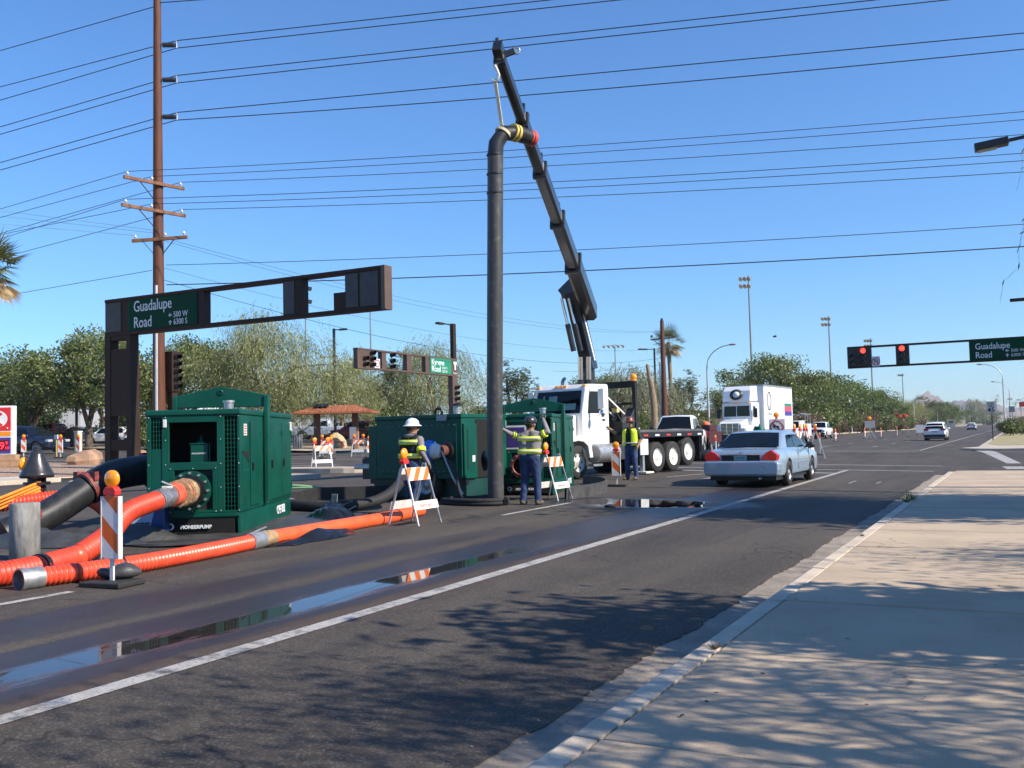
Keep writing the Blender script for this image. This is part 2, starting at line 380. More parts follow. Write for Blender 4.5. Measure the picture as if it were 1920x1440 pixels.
# paint
def paint_mat():
    m, nt, b, o = newmat('worn_road_paint'); geo = N(nt, 'ShaderNodeNewGeometry'); p = geo.outputs['Position']
    c = mixc(nt, sstep(nt, noise(nt, p, 6, 8, .7), .45, .7), (.40, .385, .365), (.24, .228, .215))
    c = mixc(nt, math_(nt, 'MULTIPLY', math_(nt, 'MAXIMUM', sstep(nt, noise(nt, p, 34, 6, .7), .53, .64), sstep(nt, noise(nt, p, 3.2, 8, .7), .53, .68)), .88), c, (.085, .078, .072))
    nt.links.new(c, b.inputs['Base Color']); b.inputs['Roughness'].default_value = .8
    return m
PAINT = paint_mat()
def line(name, a, b, w, dz=.005, n=1):
    a = Vector((*a, 0)); b = Vector((*b, 0)); d = (b-a).normalized(); s_ = Vector((-d.y, d.x, 0))*w/2
    mb = MB()
    for i in range(n):
        p = a+(b-a)*i/n; q = a+(b-a)*(i+1)/n
        vs = [p+s_, p-s_, q-s_, q+s_]
        mb.add([(v.x, v.y, tz(v.x)+dz) for v in vs], [(0, 1, 2, 3)])
    o = mb.build(name, PAINT); return struct(o)
line('edge_line_marking', (-5.06, -3), (-5.42, 36), .165)
line('edge_line_marking', (-5.35, 63), (-5.0, 420), .13)
for y0 in (3.45, 15.6, 27.8): line('lane_dash_marking', (-8.47, y0), (-8.5, y0+3.1), .11)
for y0 in (72, 84, 96, 108, 120, 132, 150, 170): line('lane_dash_marking', (-9.2, y0), (-9.2, y0+3), .12); line('lane_dash_marking', (-12.6, y0), (-12.6, y0+3), .12)
for y0 in (27.2, 31.2): line('lane_dash_marking', (-9.9, y0+2), (-9.4, y0+4.4), .12)
line('crosswalk_marking', (-25, 37.0), (-2.6, 35.6), .28); line('crosswalk_marking', (-25, 41.3), (-2.6, 40.0), .28)
line('stop_line_marking', (-16, 34.4), (-5.5, 33.3), .4)
line('crosswalk_marking', (-26, 58.5), (-5.2, 59.5), .28); line('crosswalk_marking', (-26, 62.5), (-5.2, 63.2), .28)
line('crosswalk_marking', (-60, 33.2), (-24, 32.8), .2); line('crosswalk_marking', (-56, 36.6), (-27, 34.6), .14); line('crosswalk_marking', (-46, 40.4), (-25, 39.6), .14); line('lane_line_marking', (-90, 42.2), (-31, 43.3), .14)
mb = MB(); arc = [(-2.1, 64.5), (-1.5, 60), (-.9, 52), (-.2, 42.5)]
wid = [.8, .75, .6, .5]
vs = []
for (x, y), w in zip(arc, wid): vs += [(x-w/2, y, .005), (x+w/2, y, .005)]
mb.add(vs, [(0, 1, 3, 2), (2, 3, 5, 4), (4, 5, 7, 6)]); struct(mb.build('curved_crosswalk_marking', PAINT))
mb = MB(); mb.add([(-.6, 39.5, .005), (.6, 39.5, .005), (.6, 37.3, .005), (-.4, 37.3, .005)], [(3, 2, 1, 0)]); struct(mb.build('crosswalk_block_marking', PAINT))
# bicycle-lane arrow, worn
mb = MB()
for (xa, xb, ya, yb) in ((-3.9, -3.85, 27.6, 28.4), ) if False else ((-4.2, -4.15, 27.6, 29.0), (-3.5, -3.46, 27.8, 28.8)): mb.quad((xa, ya, tz(xa)+.005), (xb, ya, tz(xb)+.005), (xb, yb, tz(xb)+.005), (xa, yb, tz(xa)+.005))
struct(mb.build('bicycle_lane_marking', PAINT))

# near pavement: gutter pan, kerb stones, slabs
SLAB = slab_mat() if False else mat('pavement_concrete', (.47, .368, .262), .88, 0, .12, .9, .35, 90, dirt=.3, dcol=(.26, .2, .15))
KERB = mat('kerb_concrete', (.54, .455, .355), .85, 0, .14, 2.2, .3, 80, dirt=.4, dcol=(.24, .19, .15))
PAN = mat('gutter_concrete', (.27, .23, .185), .9, 0, .22, 2.5, .4, 60, dirt=.5, dcol=(.12, .1, .085))
nt = SLAB.node_tree; bsdf = [n for n in nt.nodes if n.type == 'BSDF_PRINCIPLED'][0]; lk = bsdf.inputs['Base Color'].links[0].from_socket
oi = N(nt, 'ShaderNodeObjectInfo'); geo_ = N(nt, 'ShaderNodeNewGeometry')
cc = mixc(nt, math_(nt, 'MULTIPLY', oi.outputs['Random'], .16), lk, (.33, .27, .21))
cc = mixc(nt, math_(nt, 'MULTIPLY', sstep(nt, noise(nt, geo_.outputs['Position'], .8, 7, .65), .5, .72), .4), cc, (.36, .27, .19))
cc = mixc(nt, math_(nt, 'MULTIPLY', sstep(nt, noise(nt, geo_.outputs['Position'], 60, 4, .7), .56, .7), .35), cc, (.24, .19, .14))
dn_ = N(nt, 'ShaderNodeTexNoise'); dn_.inputs['Scale'].default_value = 1.3; dn_.inputs['Detail'].default_value = 6; nt.links.new(geo_.outputs['Position'], dn_.inputs['Vector'])
va_ = N(nt, 'ShaderNodeVectorMath'); va_.operation = 'MULTIPLY_ADD'; va_.inputs[1].default_value = (1.3, 1.3, 0); nt.links.new(dn_.outputs['Color'], va_.inputs[0]); nt.links.new(geo_.outputs['Position'], va_.inputs[2])
vo_ = N(nt, 'ShaderNodeTexVoronoi'); vo_.feature = 'DISTANCE_TO_EDGE'; vo_.inputs['Scale'].default_value = .33; nt.links.new(va_.outputs[0], vo_.inputs['Vector'])
ck_ = math_(nt, 'MULTIPLY', math_(nt, 'SUBTRACT', 1, sstep(nt, vo_.outputs['Distance'], 0, .006)), sstep(nt, noise(nt, geo_.outputs['Position'], .3, 3), .48, .6))
cc = mixc(nt, math_(nt, 'MULTIPLY', ck_, .7), cc, (.1, .075, .055))
nt.links.new(cc, bsdf.inputs['Base Color'])
# ragged asphalt edge lapping over the gutter
g_ = np.random.default_rng(3); ed = MB(); ysE = np.arange(-4, 33.2, .09); wE = -2.37+.018*np.sin(ysE*1.7)+.014*np.sin(ysE*5.1+1)+g_.normal(0, .012, len(ysE)); vsE = []
for y_, w_ in zip(ysE, wE): vsE += [(-2.47, float(y_), tz(-2.47)+.0035), (float(w_), float(y_), .0065)]
ed.add(vsE, [(2*i, 2*i+1, 2*i+3, 2*i+2) for i in range(len(ysE)-1)]); struct(ed.build('road_edge', ASPH))
pan = struct(MB().quad((-2.46, -6, .004), (-2.02, -6, -.012), (-2.02, 33.4, -.012), (-2.46, 33.4, .004)).build('gutter', PAN))
sub = struct(MB().bx(-2.0, 14, -8, 33.0, -.2, .05).build('pavement', mat('joint_soil', (.09, .065, .045), .95, 0, .2, 5)))
kerb = bpy.data.objects.new('kerb', None); COL.objects.link(kerb); struct(kerb)
YJ = [4.29+2.02*k for k in range(-5, 14)]+[32.75]
base_k = {}
for i in range(len(YJ)-1):
    y0, y1 = YJ[i], YJ[i+1]; key = round(y1-y0, 2)
    g = .012
    mbk = MB(); prof = [(-2.01, -.06), (-1.83, -.06), (-1.83, .128), (-1.955, .132), (-1.985, .118), (-1.998, .09)]
    mbk.prism([(x+.002*math.sin(i*3), z+.004*math.sin(i*1.7)) for x, z in prof], y0+g, y1-g, 'xz'); mbk.build('kerb_stone', KERB, kerb, .008)
    for (xa, xb) in ((-1.815, 3.2), (3.22, 9.0)):
        dz = .004*math.sin(i*2.3+xa)
        MB().bx(xa, xb, y0+g, y1-g, .04, .132+dz).build('slab', SLAB, sub, .01)
# kerb return round the corner and ramp beyond
mbk = MB(); pts = [(-2.0, 32.75), (-1.75, 33.1), (-1.2, 33.35), (-.4, 33.5), (14, 33.5)]
vs = []
for x, y in pts: vs += [(x, y, -.06), (x, y, .115), (x+.12, y-.14, .125), (x+.12, y-.14, -.06)]
fs = []
for i in range(len(pts)-1):
    for k in range(3): fs.append((i*4+k, i*4+4+k, i*4+5+k, i*4+1+k))
mbk.add(vs, fs); mbk.build('kerb_stone', KERB, kerb)
MB().bx(-1.78, 14, 32.78, 33.34, .0, .127).build('slab', SLAB, sub)
# far right corner
ne = struct(MB().prism([(-3.2, 65.0), (-2.2, 63.2), (-.8, 62.2), (2, 62.0), (60, 62.0), (60, 420), (-2.3, 420), (-2.3, 68.5)], -.04, .13, 'xy').build('far_pavement', mat('far_pavement_concrete', (.44, .38, .3), .9, 0, .12, .5)))
gr = struct(MB().prism([(-2.0, 78), (-1.2, 72), (5, 70), (60, 70), (60, 419), (-2.0, 419)], .10, .145, 'xy').build('far_verge', mat('dry_grass_soil', (.33, .27, .13), .95, 0, .25, .6, .4, 8, col2=(.38, .33, .16))))
struct(MB().prism([(1.5, 66), (60, 66), (60, 69), (1.5, 69)], .12, .15, 'xy').build('far_path', CONC))
# left kerb of the road, both sides of the cross street
def kerb_run(name, poly, w=.18, h=.14, m=KERB):
    mb = MB(); vs = []
    for i, (x, y) in enumerate(poly):
        a = Vector((*poly[max(i-1, 0)], 0)); c = Vector((*poly[min(i+1, len(poly)-1)], 0)); d = (c-a).normalized(); s_ = Vector((-d.y, d.x, 0))*w
        z = tz(x); vs += [(x, y, z-.05), (x, y, z+h), (x+s_.x, y+s_.y, z+h+.004), (x+s_.x, y+s_.y, z-.05)]
    fs = []
    for i in range(len(poly)-1):
        for k in range(3): fs.append((i*4+k+1, i*4+5+k, i*4+4+k, i*4+k))
    mb.add(vs, fs); o = mb.build(name, m); return struct(o)
kerb_run('far_kerb', [(-27.1, 420), (-27.1, 57), (-27.6, 53), (-29.5, 50.2), (-33, 49), (-400, 49)][::-1])
kerb_run('left_kerb', [(-27.1, -40), (-27.1, 20.5), (-26, 25), (-26.6, 28), (-29.5, 29.4), (-400, 29.4)])
lc = [(-27.3, -40), (-27.3, 20.5), (-26.25, 25), (-26.8, 27.8), (-29.5, 29.2), (-400, 29.2), (-400, -40)]
def big_poly(name, poly, m, dz):
    xs = [-400, -110, -30, -20]; mb = MB()
    return None
def strip_land(name, rects, m, dz): return struct(sheet(name, rects, m, dz))
struct(sheet('corner_gravel', [(-400, -27.28, -40, 20.5), (-400, -26.9, 20.5, 27.9), (-400, -29.4, 27.9, 29.2)], GRAVEL, .12))
struct(sheet('left_pavement', [(-29.2, -27.28, -40, 20.45)], mat('left_pavement_concrete', (.5, .45, .38), .9, 0, .1, .5), .135))
struct(sheet('far_corner_ground', [(-400, -27.3, 57, 420), (-400, -33, 49.2, 57), (-33, -29, 51, 57)], mat('raked_soil', (.33, .25, .16), .95, 0, .2, .4, .4, 6, col2=(.42, .33, .22)), .12))
struct(sheet('bus_stop_pavement', [(-60, -34, 49.2, 52.2)], CONC, .14))
struct(sheet('car_park', [(-140, -33, 62, 110)], ASPH2, .15))
struct(sheet('far_left_pavement', [(-30.0, -27.28, 70, 420)], CONC, .135))
# long pale concrete verge strip behind the pumps (median nose)
med = MB()
for i in range(6):
    x0 = -20.2-1.35*i; med.prism([(x0, 23.7+.05*i), (x0-1.33, 23.75+.05*i), (x0-1.33, 25.1), (x0, 24.9)][::-1], tz(x0)-.05, tz(x0)+.16, 'xy')
tag(med.build('concrete_island', CONC, bevel=.02), 'low stained concrete traffic island behind the black hoses', 'island')
med = MB(); nose = [(-22.9+1.5*math.cos(t), 28.7+.7*math.sin(t)) for t in np.linspace(-1.57, 1.57, 9)]
med.prism([(-30, 27.9)]+nose+[(-30, 29.4)], .30, .55, 'xy'); tag(med.build('kerb_nose', CONC, bevel=.03), 'rounded pale concrete kerb nose left of the bus shelter barricades', 'kerb')

# mountains
def mountain(name, pts_y, ridge, depth, m, label):
    # ridge: list of (x, height); spurs come forward from the ridge
    n = len(ridge); xs = np.array([p[0] for p in ridge], float); hs = np.array([p[1] for p in ridge], float)
    X = np.linspace(xs[0], xs[-1], 150); Hh = np.interp(X, xs, hs)
    rows = 16; vs = []
    for j in range(rows):
        t = j/(rows-1)
        for i, x in enumerate(X):
            sp = .5+.5*math.sin(x*.011+2.1*math.sin(x*.0043))+.35*math.sin(x*.031+1.3)
            h = Hh[i]*(1-t)**(1.1+.5*sp) + Hh[i]*.07*math.sin(x*.05+t*9)*(t*(1-t)*4)
            if j == 0: h += 5*math.sin(x*.09)+3.5*math.sin(x*.23)
            vs.append((x + 40*math.sin(t*5+x*.01), pts_y - depth*t, max(h, -2) if j < rows-1 else -3))
    k = len(X); fs = [(j*k+i, j*k+i+1, (j+1)*k+i+1, (j+1)*k+i) for j in range(rows-1) for i in range(k-1)]
    o = MB().add(vs, fs, 0, True).build(name, m); struct(o, label); return o
ROCK = mat('desert_rock', (.17, .125, .10), .95, 0, .3, .01, .6, .03, col2=(.24, .18, .14))
mountain('mountain', 4300, [(-760, 2), (-640, 30), (-560, 58), (-500, 70), (-440, 92), (-400, 106), (-360, 126), (-331, 140), (-290, 126), (-240, 100), (-205, 86), (-165, 103), (-130, 98), (-80, 80), (-20, 64), (60, 50), (200, 36), (400, 20), (600, 2)], 700, ROCK, 'bare rocky mountain on the horizon')
# ------------------------------------------------------------------ vegetation
L_PALO = leafmat('palo_verde_leaf', (.13, .15, .04), (.34, .35, .13), .35)
L_MESQ = leafmat('mesquite_leaf', (.06, .09, .022), (.215, .25, .072), .32)
L_GREEN = leafmat('green_leaf', (.055, .095, .02), (.21, .27, .07), .32)
L_PINE = leafmat('pine_needle', (0.046, 0.062, 0.021), (0.169, 0.182, 0.072), .2)
L_PALE = leafmat('pale_grey_leaf', (0.111, 0.124, 0.058), (0.286, 0.293, 0.156), .35)
L_DRY = leafmat('dry_brush_leaf', (0.117, 0.081, 0.046), (0.286, 0.215, 0.130), .25)
L_PALM = leafmat('palm_leaf', (0.065, 0.085, 0.023), (0.208, 0.221, 0.078), .25)
L_STRAW = leafmat('straw_leaf', (0.364, 0.260, 0.130), (0.650, 0.494, 0.260), .2)
BARK = mat('bark', (.085, .062, .045), .9, 0, .3, 4, .7, 14, col2=(.14, .11, .085))
BARKL = mat('pale_bark', (.26, .19, .12), .9, 0, .25, 3, .7, 12, stretch=(4, 4, .6))

def quads_mesh(name, C, A, B, m):
    """one small leaf quad per row: centre C, half axes A and B (n,3)"""
    n = len(C); V = np.empty((n, 4, 3)); V[:, 0] = C-A; V[:, 1] = C+B*.8-A*.1; V[:, 2] = C+A; V[:, 3] = C-B*.8+A*.1
    me = bpy.data.meshes.new(name); me.vertices.add(4*n); me.vertices.foreach_set('co', V.ravel())
    me.loops.add(4*n); me.loops.foreach_set('vertex_index', np.arange(4*n, dtype=np.int32))
    me.polygons.add(n); me.polygons.foreach_set('loop_start', np.arange(0, 4*n, 4, dtype=np.int32))
    me.update(calc_edges=True); me.validate(); me.materials.append(m)
    return me
def unit(n, g): v = g.normal(size=(n, 3)); return v/np.linalg.norm(v, axis=1)[:, None]
def make_tree(seed, h, rx, ry, zc0, n_cl, n_leaf, leaf, style, lm, bark=BARK, trunk_r=.16, forks=4, cl_r=.75, lean=0, top=1., multi=False, twig=False):
    """returns (trunk mesh, crown mesh). zc0 = height where the crown starts"""
    g = np.random.default_rng(seed)
    hz = (h-zc0)/2; cz = zc0+hz
    cl = []
    while len(cl) < n_cl:
        v = unit(1, g)[0]; rr = g.uniform(.35, 1)**.45
        p = np.array([v[0]*rx*rr, v[1]*ry*rr, v[2]*hz*rr])
        lump = 1+.28*math.sin(3*math.atan2(v[1], v[0])+seed)+.2*math.sin(5*v[2]+seed*2)+.15*g.normal()
        p[:2] *= lump*(1 if v[2] < 0 else (1-.35*v[2])*top); p[2] = p[2]*(.85+.15*lump)
        cl.append(p+np.array([lean*.4, 0, cz]))
    cl = np.array(cl)
    tm = MB(); fz = zc0*.55 if not multi else .25
    fork = Vector((lean*.15, 0, fz))
    tm.tube(smooth_path([(0, 0, -.15), (lean*.03+.05, .03, fz*.5), tuple(fork)], 4), [trunk_r*1.25]*1+[trunk_r*1.05]*7+[trunk_r*.95], 9)
    limb_ends = []
    for k in range(forks):
        a = 2*math.pi*k/forks+g.uniform(-.4, .4); q = Vector((math.cos(a)*rx*.42, math.sin(a)*ry*.42, cz+g.uniform(-.2, .35)*hz))
        mid = fork.lerp(q, .45)+Vector((g.normal()*.15, g.normal()*.15, .12*hz))
        pth = smooth_path([fork, mid, q], 4); tm.tube(pth, list(np.linspace(trunk_r*.68, trunk_r*.3, len(pth))), 7); limb_ends.append((q, mid))
    for p in cl[::2]:
        p = Vector(p); q, mid = min(limb_ends, key=lambda e: (e[0]-p).length); s0 = mid.lerp(q, g.uniform(.3, 1))
        tm.tube([s0, s0.lerp(p, .5)+Vector((g.normal()*.12, g.normal()*.12, .12)), p], [trunk_r*.26, trunk_r*.16, trunk_r*.06], 5, False)
    per = n_leaf//n_cl; Cs = []; As = []; Bs = []
    for p in cl:
        r_ = cl_r*g.uniform(.65, 1.35)
        if style == 'weep':
            ns = max(per//9, 3); st = p+g.normal(size=(ns, 3))*np.array([r_*.6, r_*.6, r_*.42])
            for s_ in st:
                k = 9; ln = g.uniform(.5, 1.35)*r_*1.15; t = np.linspace(0, 1, k)
                out = (s_-np.array([0, 0, cz])); out[2] = 0; out /= (np.linalg.norm(out)+.01)
                pos = s_+np.outer(t*ln*.42, out)+np.outer(-t**1.6*ln, [0, 0, 1])+g.normal(size=(k, 3))*.055
                d = np.tile(np.array([0, 0, -1.])+out*.45, (k, 1))+g.normal(size=(k, 3))*.38
                d /= np.linalg.norm(d, axis=1)[:, None]
                Cs.append(pos); As.append(d*leaf*g.uniform(.8, 1.6, (k, 1))); w = np.cross(d, unit(k, g)); w /= np.linalg.norm(w, axis=1)[:, None]; Bs.append(w*leaf*.26)
                if twig:
                    Cs.append((pos[1:]+pos[:-1])/2); sg = (pos[1:]-pos[:-1])/2; As.append(sg); w2 = np.cross(sg, [.3, .9, .1]); Bs.append(w2/(np.linalg.norm(w2, axis=1)[:, None]+1e-6)*.006)
        elif style == 'pine':
            ns = max(per//10, 3); st = p+g.normal(size=(ns, 3))*r_*.5
            for s_ in st:
                k = 10; d = unit(k, g); d[:, 2] = np.abs(d[:, 2])*.8+.15; d /= np.linalg.norm(d, axis=1)[:, None]
                Cs.append(s_+d*leaf); As.append(d*leaf); w = np.cross(d, unit(k, g)); w /= np.linalg.norm(w, axis=1)[:, None]; Bs.append(w*leaf*.22)
        else:
            pos = p+np.clip(g.normal(size=(per, 3)), -1.7, 1.7)*np.array([r_*.58, r_*.58, r_*.46]); d = unit(per, g); w = np.cross(d, unit(per, g)); w /= np.linalg.norm(w, axis=1)[:, None]
            s_ = leaf*g.uniform(.6, 1.4, (per, 1)); Cs.append(pos); As.append(d*s_); Bs.append(w*s_*.55)
    cm = quads_mesh('crown', np.vstack(Cs), np.vstack(As), np.vstack(Bs), lm)
    tob = tm.build('trunk', bark); tmesh = tob.data; bpy.data.objects.remove(tob)
    return tmesh, cm
def plant(name, proto, label, cat, x, y, rz=0, sc=1., group=None, dz=.12, z=None, crown='crown'):
    t = thing(name, label, cat, (x, y, (tz(x)+dz) if z is None else z), rz, group); t.scale = sc if isinstance(sc, tuple) else (sc,)*3
    for nm, me in (('trunk', proto[0]), (crown, proto[1])):
        o = bpy.data.objects.new(nm, me); COL.objects.link(o); o.parent = t
    return t
P_PALO = make_tree(1, 7.2, 3.6, 3.4, 1.7, 90, 48000, .075, 'weep', L_PALO, trunk_r=.17, cl_r=.95)
P_PALO2 = make_tree(2, 6.6, 3.5, 3.2, 2.0, 64, 28000, .075, 'weep', L_PALO, BARKL, trunk_r=.15, cl_r=.9)
P_MESQ = make_tree(3, 7.0, 4.2, 3.8, 2.4, 70, 17000, .11, 'leaf', L_MESQ, trunk_r=.24, cl_r=.85)
P_AIRY = make_tree(4, 8.0, 3.2, 3.0, 2.6, 44, 6500, .12, 'leaf', L_MESQ, trunk_r=.15, cl_r=.8)
P_PINE = make_tree(5, 8.5, 3.0, 2.9, 1.6, 70, 15000, .13, 'pine', L_PINE, trunk_r=.2, cl_r=.72, top=.75)
P_GREEN = make_tree(6, 6.0, 3.6, 3.4, .9, 72, 16000, .12, 'leaf', L_GREEN, trunk_r=.16, cl_r=.85, multi=True)
P_PALE = make_tree(8, 5.5, 2.9, 2.7, .8, 52, 11000, .11, 'weep', L_PALE, BARKL, trunk_r=.13, cl_r=.8, multi=True)
P_SHRUB = make_tree(9, 1.9, 1.5, 1.4, .1, 34, 5000, .085, 'leaf', L_DRY, trunk_r=.05, forks=5, cl_r=.42, multi=True)
P_BUSH = make_tree(10, 1.8, 1.4, 1.4, .1, 30, 4500, .09, 'leaf', L_MESQ, trunk_r=.05, forks=5, cl_r=.42, multi=True)
GL = 'trees beyond the left corner'; GR_ = 'trees along the far road'
def pt(px, d): # lateral pixel column and distance down the view axis, on the terrain
    lat = (px-960)/1800*d; return (lat*.8854-d*.4648, lat*.4648+d*.8854)
TREES = [
 (P_MESQ, 60, 80, 1.08, 0, 'dark bushy mesquite tree left of the tall sign column, its left neighbour the picture edge'),
 (P_MESQ, 165, 74, 1.21, 2, 'spreading mesquite tree directly left of the brown sign column, over the red vehicle'),
 (P_AIRY, 192, 90, 1.33, 1, 'tall thin open tree rising above the others behind the sign column'),
 (P_GREEN, 35, 96, 1.21, 1, 'low dark green tree at the left edge beside the grey gabled house'),
 (P_MESQ, 345, 80, 1.27, 4, 'large mesquite tree between the utility pole and the weeping tree'),
 (P_GREEN, 270, 92, 1.08, 3, 'dense green tree seen behind the brown utility pole'),
 (P_PALO, 505, 72, 1.40, 0, 'big weeping yellow-green palo verde tree above the near green pump'),
 (P_PALO2, 640, 96, 1.30, 2, 'yellow-green tree behind the tiled bus shelter'),
 (P_PALO2, 590, 118, 1.40, 4, 'pale green tree in the gap right of the big weeping tree'),
 (P_PINE, 745, 100, 1.09, 1, 'dark pine tree under the middle of the traffic signal arm'),
 (P_PALO2, 815, 84, 1.33, 5, 'airy palo verde with bare crooked trunk beside the signal column'),
 (P_PALO, 700, 110, 1.02, 3, 'small weeping tree between the bus shelter and the dark pine'),
 (P_PINE, 965, 112, 1.06, 3, 'round-topped pine just right of the hanging black pipe, above the white cab'),
 (P_GREEN, 910, 150, 0.67, 2, 'low dark tree far off left of the hanging black pipe'),
 (P_MESQ, 1125, 100, 0.96, 5, 'leafy tree directly behind the crane post'),
 (P_PALE, 1175, 92, 1.29, 1, 'pale grey-green tree behind the black rack of the crane truck'),
 (P_PALE, 1225, 96, 1.12, 3, 'pale green tree behind the bare dead trunk'),
 (P_PINE, 1282, 112, 0.92, 5, 'dark dense pine tree right of the palm'),
 (P_GREEN, 1235, 116, 0.81, 2, 'green tree between the dead trunk and the dark pine'),
 (P_MESQ, 1385, 119, 0.97, 1, 'mesquite tree rising left of the white lorry'),
 (P_MESQ, 1440, 133, 1.59, 3, 'tallest leafy tree right behind the white lorry box'),
 (P_GREEN, 1495, 151, 1.50, 4, 'wide green tree at the right end of the white lorry'),
 (P_GREEN, 1545, 172, 1.68, 0, 'deep green tree above the white pickup with the dark grille'),
 (P_GREEN, 1600, 203, 1.69, 2, 'deep green tree behind the first curved street light past the junction'),
 (P_GREEN, 1640, 234, 1.58, 5, 'green tree below the left end of the right signal arm'),
 (P_PALO, 1695, 295, 1.22, 1, 'green tree with an orange warning flag before it'),
 (P_GREEN, 1728, 350, 1.12, 2, 'bright green tree left of the white moving car roof'),
 (P_PINE, 1742, 381, 1.40, 3, 'tall dark conifer standing out before the mountain'),
 (P_GREEN, 1765, 443, 1.89, 3, 'bright green tree before the mountain'),
 (P_PALE, 1825, 776, 3.76, 1, 'greyish tree behind the speed limit sign'),
 (P_GREEN, 1795, 564, 1.34, 1, 'small far tree left of the greyish tree'),
 (P_GREEN, 1855, 900, 2.36, 4, 'far green tree between the speed limit sign and the light pole'),
 (P_GREEN, 1916, 600, 0.90, 2, 'tiny far tree at the right edge of the horizon'),
 (P_GREEN, 1672, 262, 1.25, 1, 'green tree left of the short palm behind the orange flag'),
 (P_PALO, 1712, 325, 1.3, 2, 'weeping green tree right of the short palm'),
 (P_GREEN, 1752, 415, 1.5, 3, 'bright green tree just right of the dark conifer'),
 (P_GREEN, 1782, 500, 1.5, 4, 'far green tree above the cream box'),
 (P_GREEN, 1812, 650, 1.7, 5, 'far green tree left of the greyish tree'),
 (P_GREEN, 1842, 860, 1.7, 2, 'far green tree right of the greyish tree'),
]
for pr_, px, d, sc, rz, lab in TREES:
    x, y = pt(px, d); plant('tree', pr_, lab, 'tree', x, y, rz*1.05, sc, GL if px < 1350 else GR_)
SHR = [(P_SHRUB, 1508, 146, 1.70, 'brown dry bush right of the white lorry'), (P_SHRUB, 1570, 174, 2.28, 'brown dry bush right of the white pickup bed'),
 (P_SHRUB, 1588, 183, 1.83, 'brown dry bush at the foot of the first curved street light'), (P_SHRUB, 1615, 201, 2.27, 'broad brown bush right of the first curved street light'),
 (P_BUSH, 1640, 219, 2.39, 'olive bush behind the row of small channelizers'), (P_SHRUB, 1662, 239, 2.55, 'brown bush under the orange flag'),
 (P_BUSH, 1686, 266, 2.52, 'olive bush right of the orange flag'), (P_SHRUB, 1718, 311, 2.35, 'low brown bush left of the moving white car'),
 (P_SHRUB, 130, 76, 0.85, 'spiky dry clump on the far corner behind the boulder'), (P_BUSH, 1532, 156, 2.23, 'olive green bush behind the white pickup cab'),
 (P_BUSH, 1895, 112, 1.05, 'green bush at the foot of the nearest light pole on the right'), (P_SHRUB, 1909, 135, 1.10, 'reddish bush behind the right light pole'),
 (P_SHRUB, 1846, 900, 4.50, 'small straw-coloured bush beside the speed limit post'),
 (P_BUSH, 280, 70, 0.80, 'low green bush on the far corner behind the near pump'), (P_BUSH, 735, 78, 1.50, 'dark green hedge bush behind the middle pump'), (P_BUSH, 800, 84, 1.40, 'green hedge bush left of the signal column'), (P_BUSH, 885, 110, 1.90, 'dark hedge bush between signal column and black pipe'),
 (P_BUSH, 1190, 84, 1.30, 'bush behind the flatbed front'), (P_BUSH, 1300, 100, 1.60, 'bush behind the white parked pickup')]
for k_, (px, d, sc) in enumerate(((1500, 139, 1.5), (1522, 148, 1.4), (1548, 158, 1.6), (1562, 164, 1.4), (1604, 188, 1.7), (1628, 205, 1.8), (1650, 222, 1.7), (1675, 246, 1.9), (1700, 278, 1.9))): SHR.append((P_SHRUB, px, d, sc, 'brown roadside bush, %s from the white lorry along the kerb' % ['first', 'second', 'third', 'fourth', 'fifth', 'sixth', 'seventh', 'eighth', 'ninth'][k_]))
for pr_, px, d, sc, lab in SHR:
    x, y = pt(px, d); plant('bush', pr_, lab, 'bush', x, y, px*.7, sc, 'roadside bushes', crown='foliage')
# street trees on the near pavement (right of the frame) that shade the pavement and the road
P_SHADE = make_tree(21, 10.2, 5.4, 2.3, 5.0, 95, 30000, .13, 'leaf', L_MESQ, trunk_r=.22, cl_r=1.05)
P_SHADE2 = make_tree(22, 5.8, 3.6, .85, 3.2, 60, 15000, .13, 'leaf', L_MESQ, trunk_r=.18, cl_r=.85)
P_SHADE3 = make_tree(23, 6.4, 3.6, 2.2, 3.0, 75, 16000, .085, 'weep', L_MESQ, trunk_r=.16, cl_r=.9)
P_WEEP = make_tree(24, 9.0, 2.6, 2.4, 4.2, 40, 9000, .075, 'weep', L_MESQ, trunk_r=.16, cl_r=1.2, twig=True)
ST = 'street trees on the near pavement'
plant('street_tree', P_SHADE, 'dense street tree right of the picture throwing the broad band of shade over the road', 'tree', 8.6, 19.4, 0, 1.0, ST, z=.13)
plant('street_tree', P_SHADE2, 'street tree right of the picture throwing the solid shadow over the slabs', 'tree', 6.3, 8.15, 0, 1, ST, z=.13)
plant('street_tree', P_SHADE3, 'thin street tree nearest the camera dappling the foreground slabs', 'tree', 6.2, 4.9, 0, 1.0, ST, z=.13)
plant('street_tree', P_SHADE3, 'thin street tree dappling the slabs beyond the solid shadow', 'tree', 8.2, 11.9, 0, .9, ST, z=.13)
plant('street_tree', P_SHADE3, 'thin street tree beside the camera shading the road at lower left', 'tree', 5.4, 1.3, 1, 1.0, ST, z=.13)
plant('street_tree', P_WEEP, 'feathery street tree whose twigs hang in at the upper right edge', 'tree', 4.5, 21.5, 1, 1, ST, z=.13)

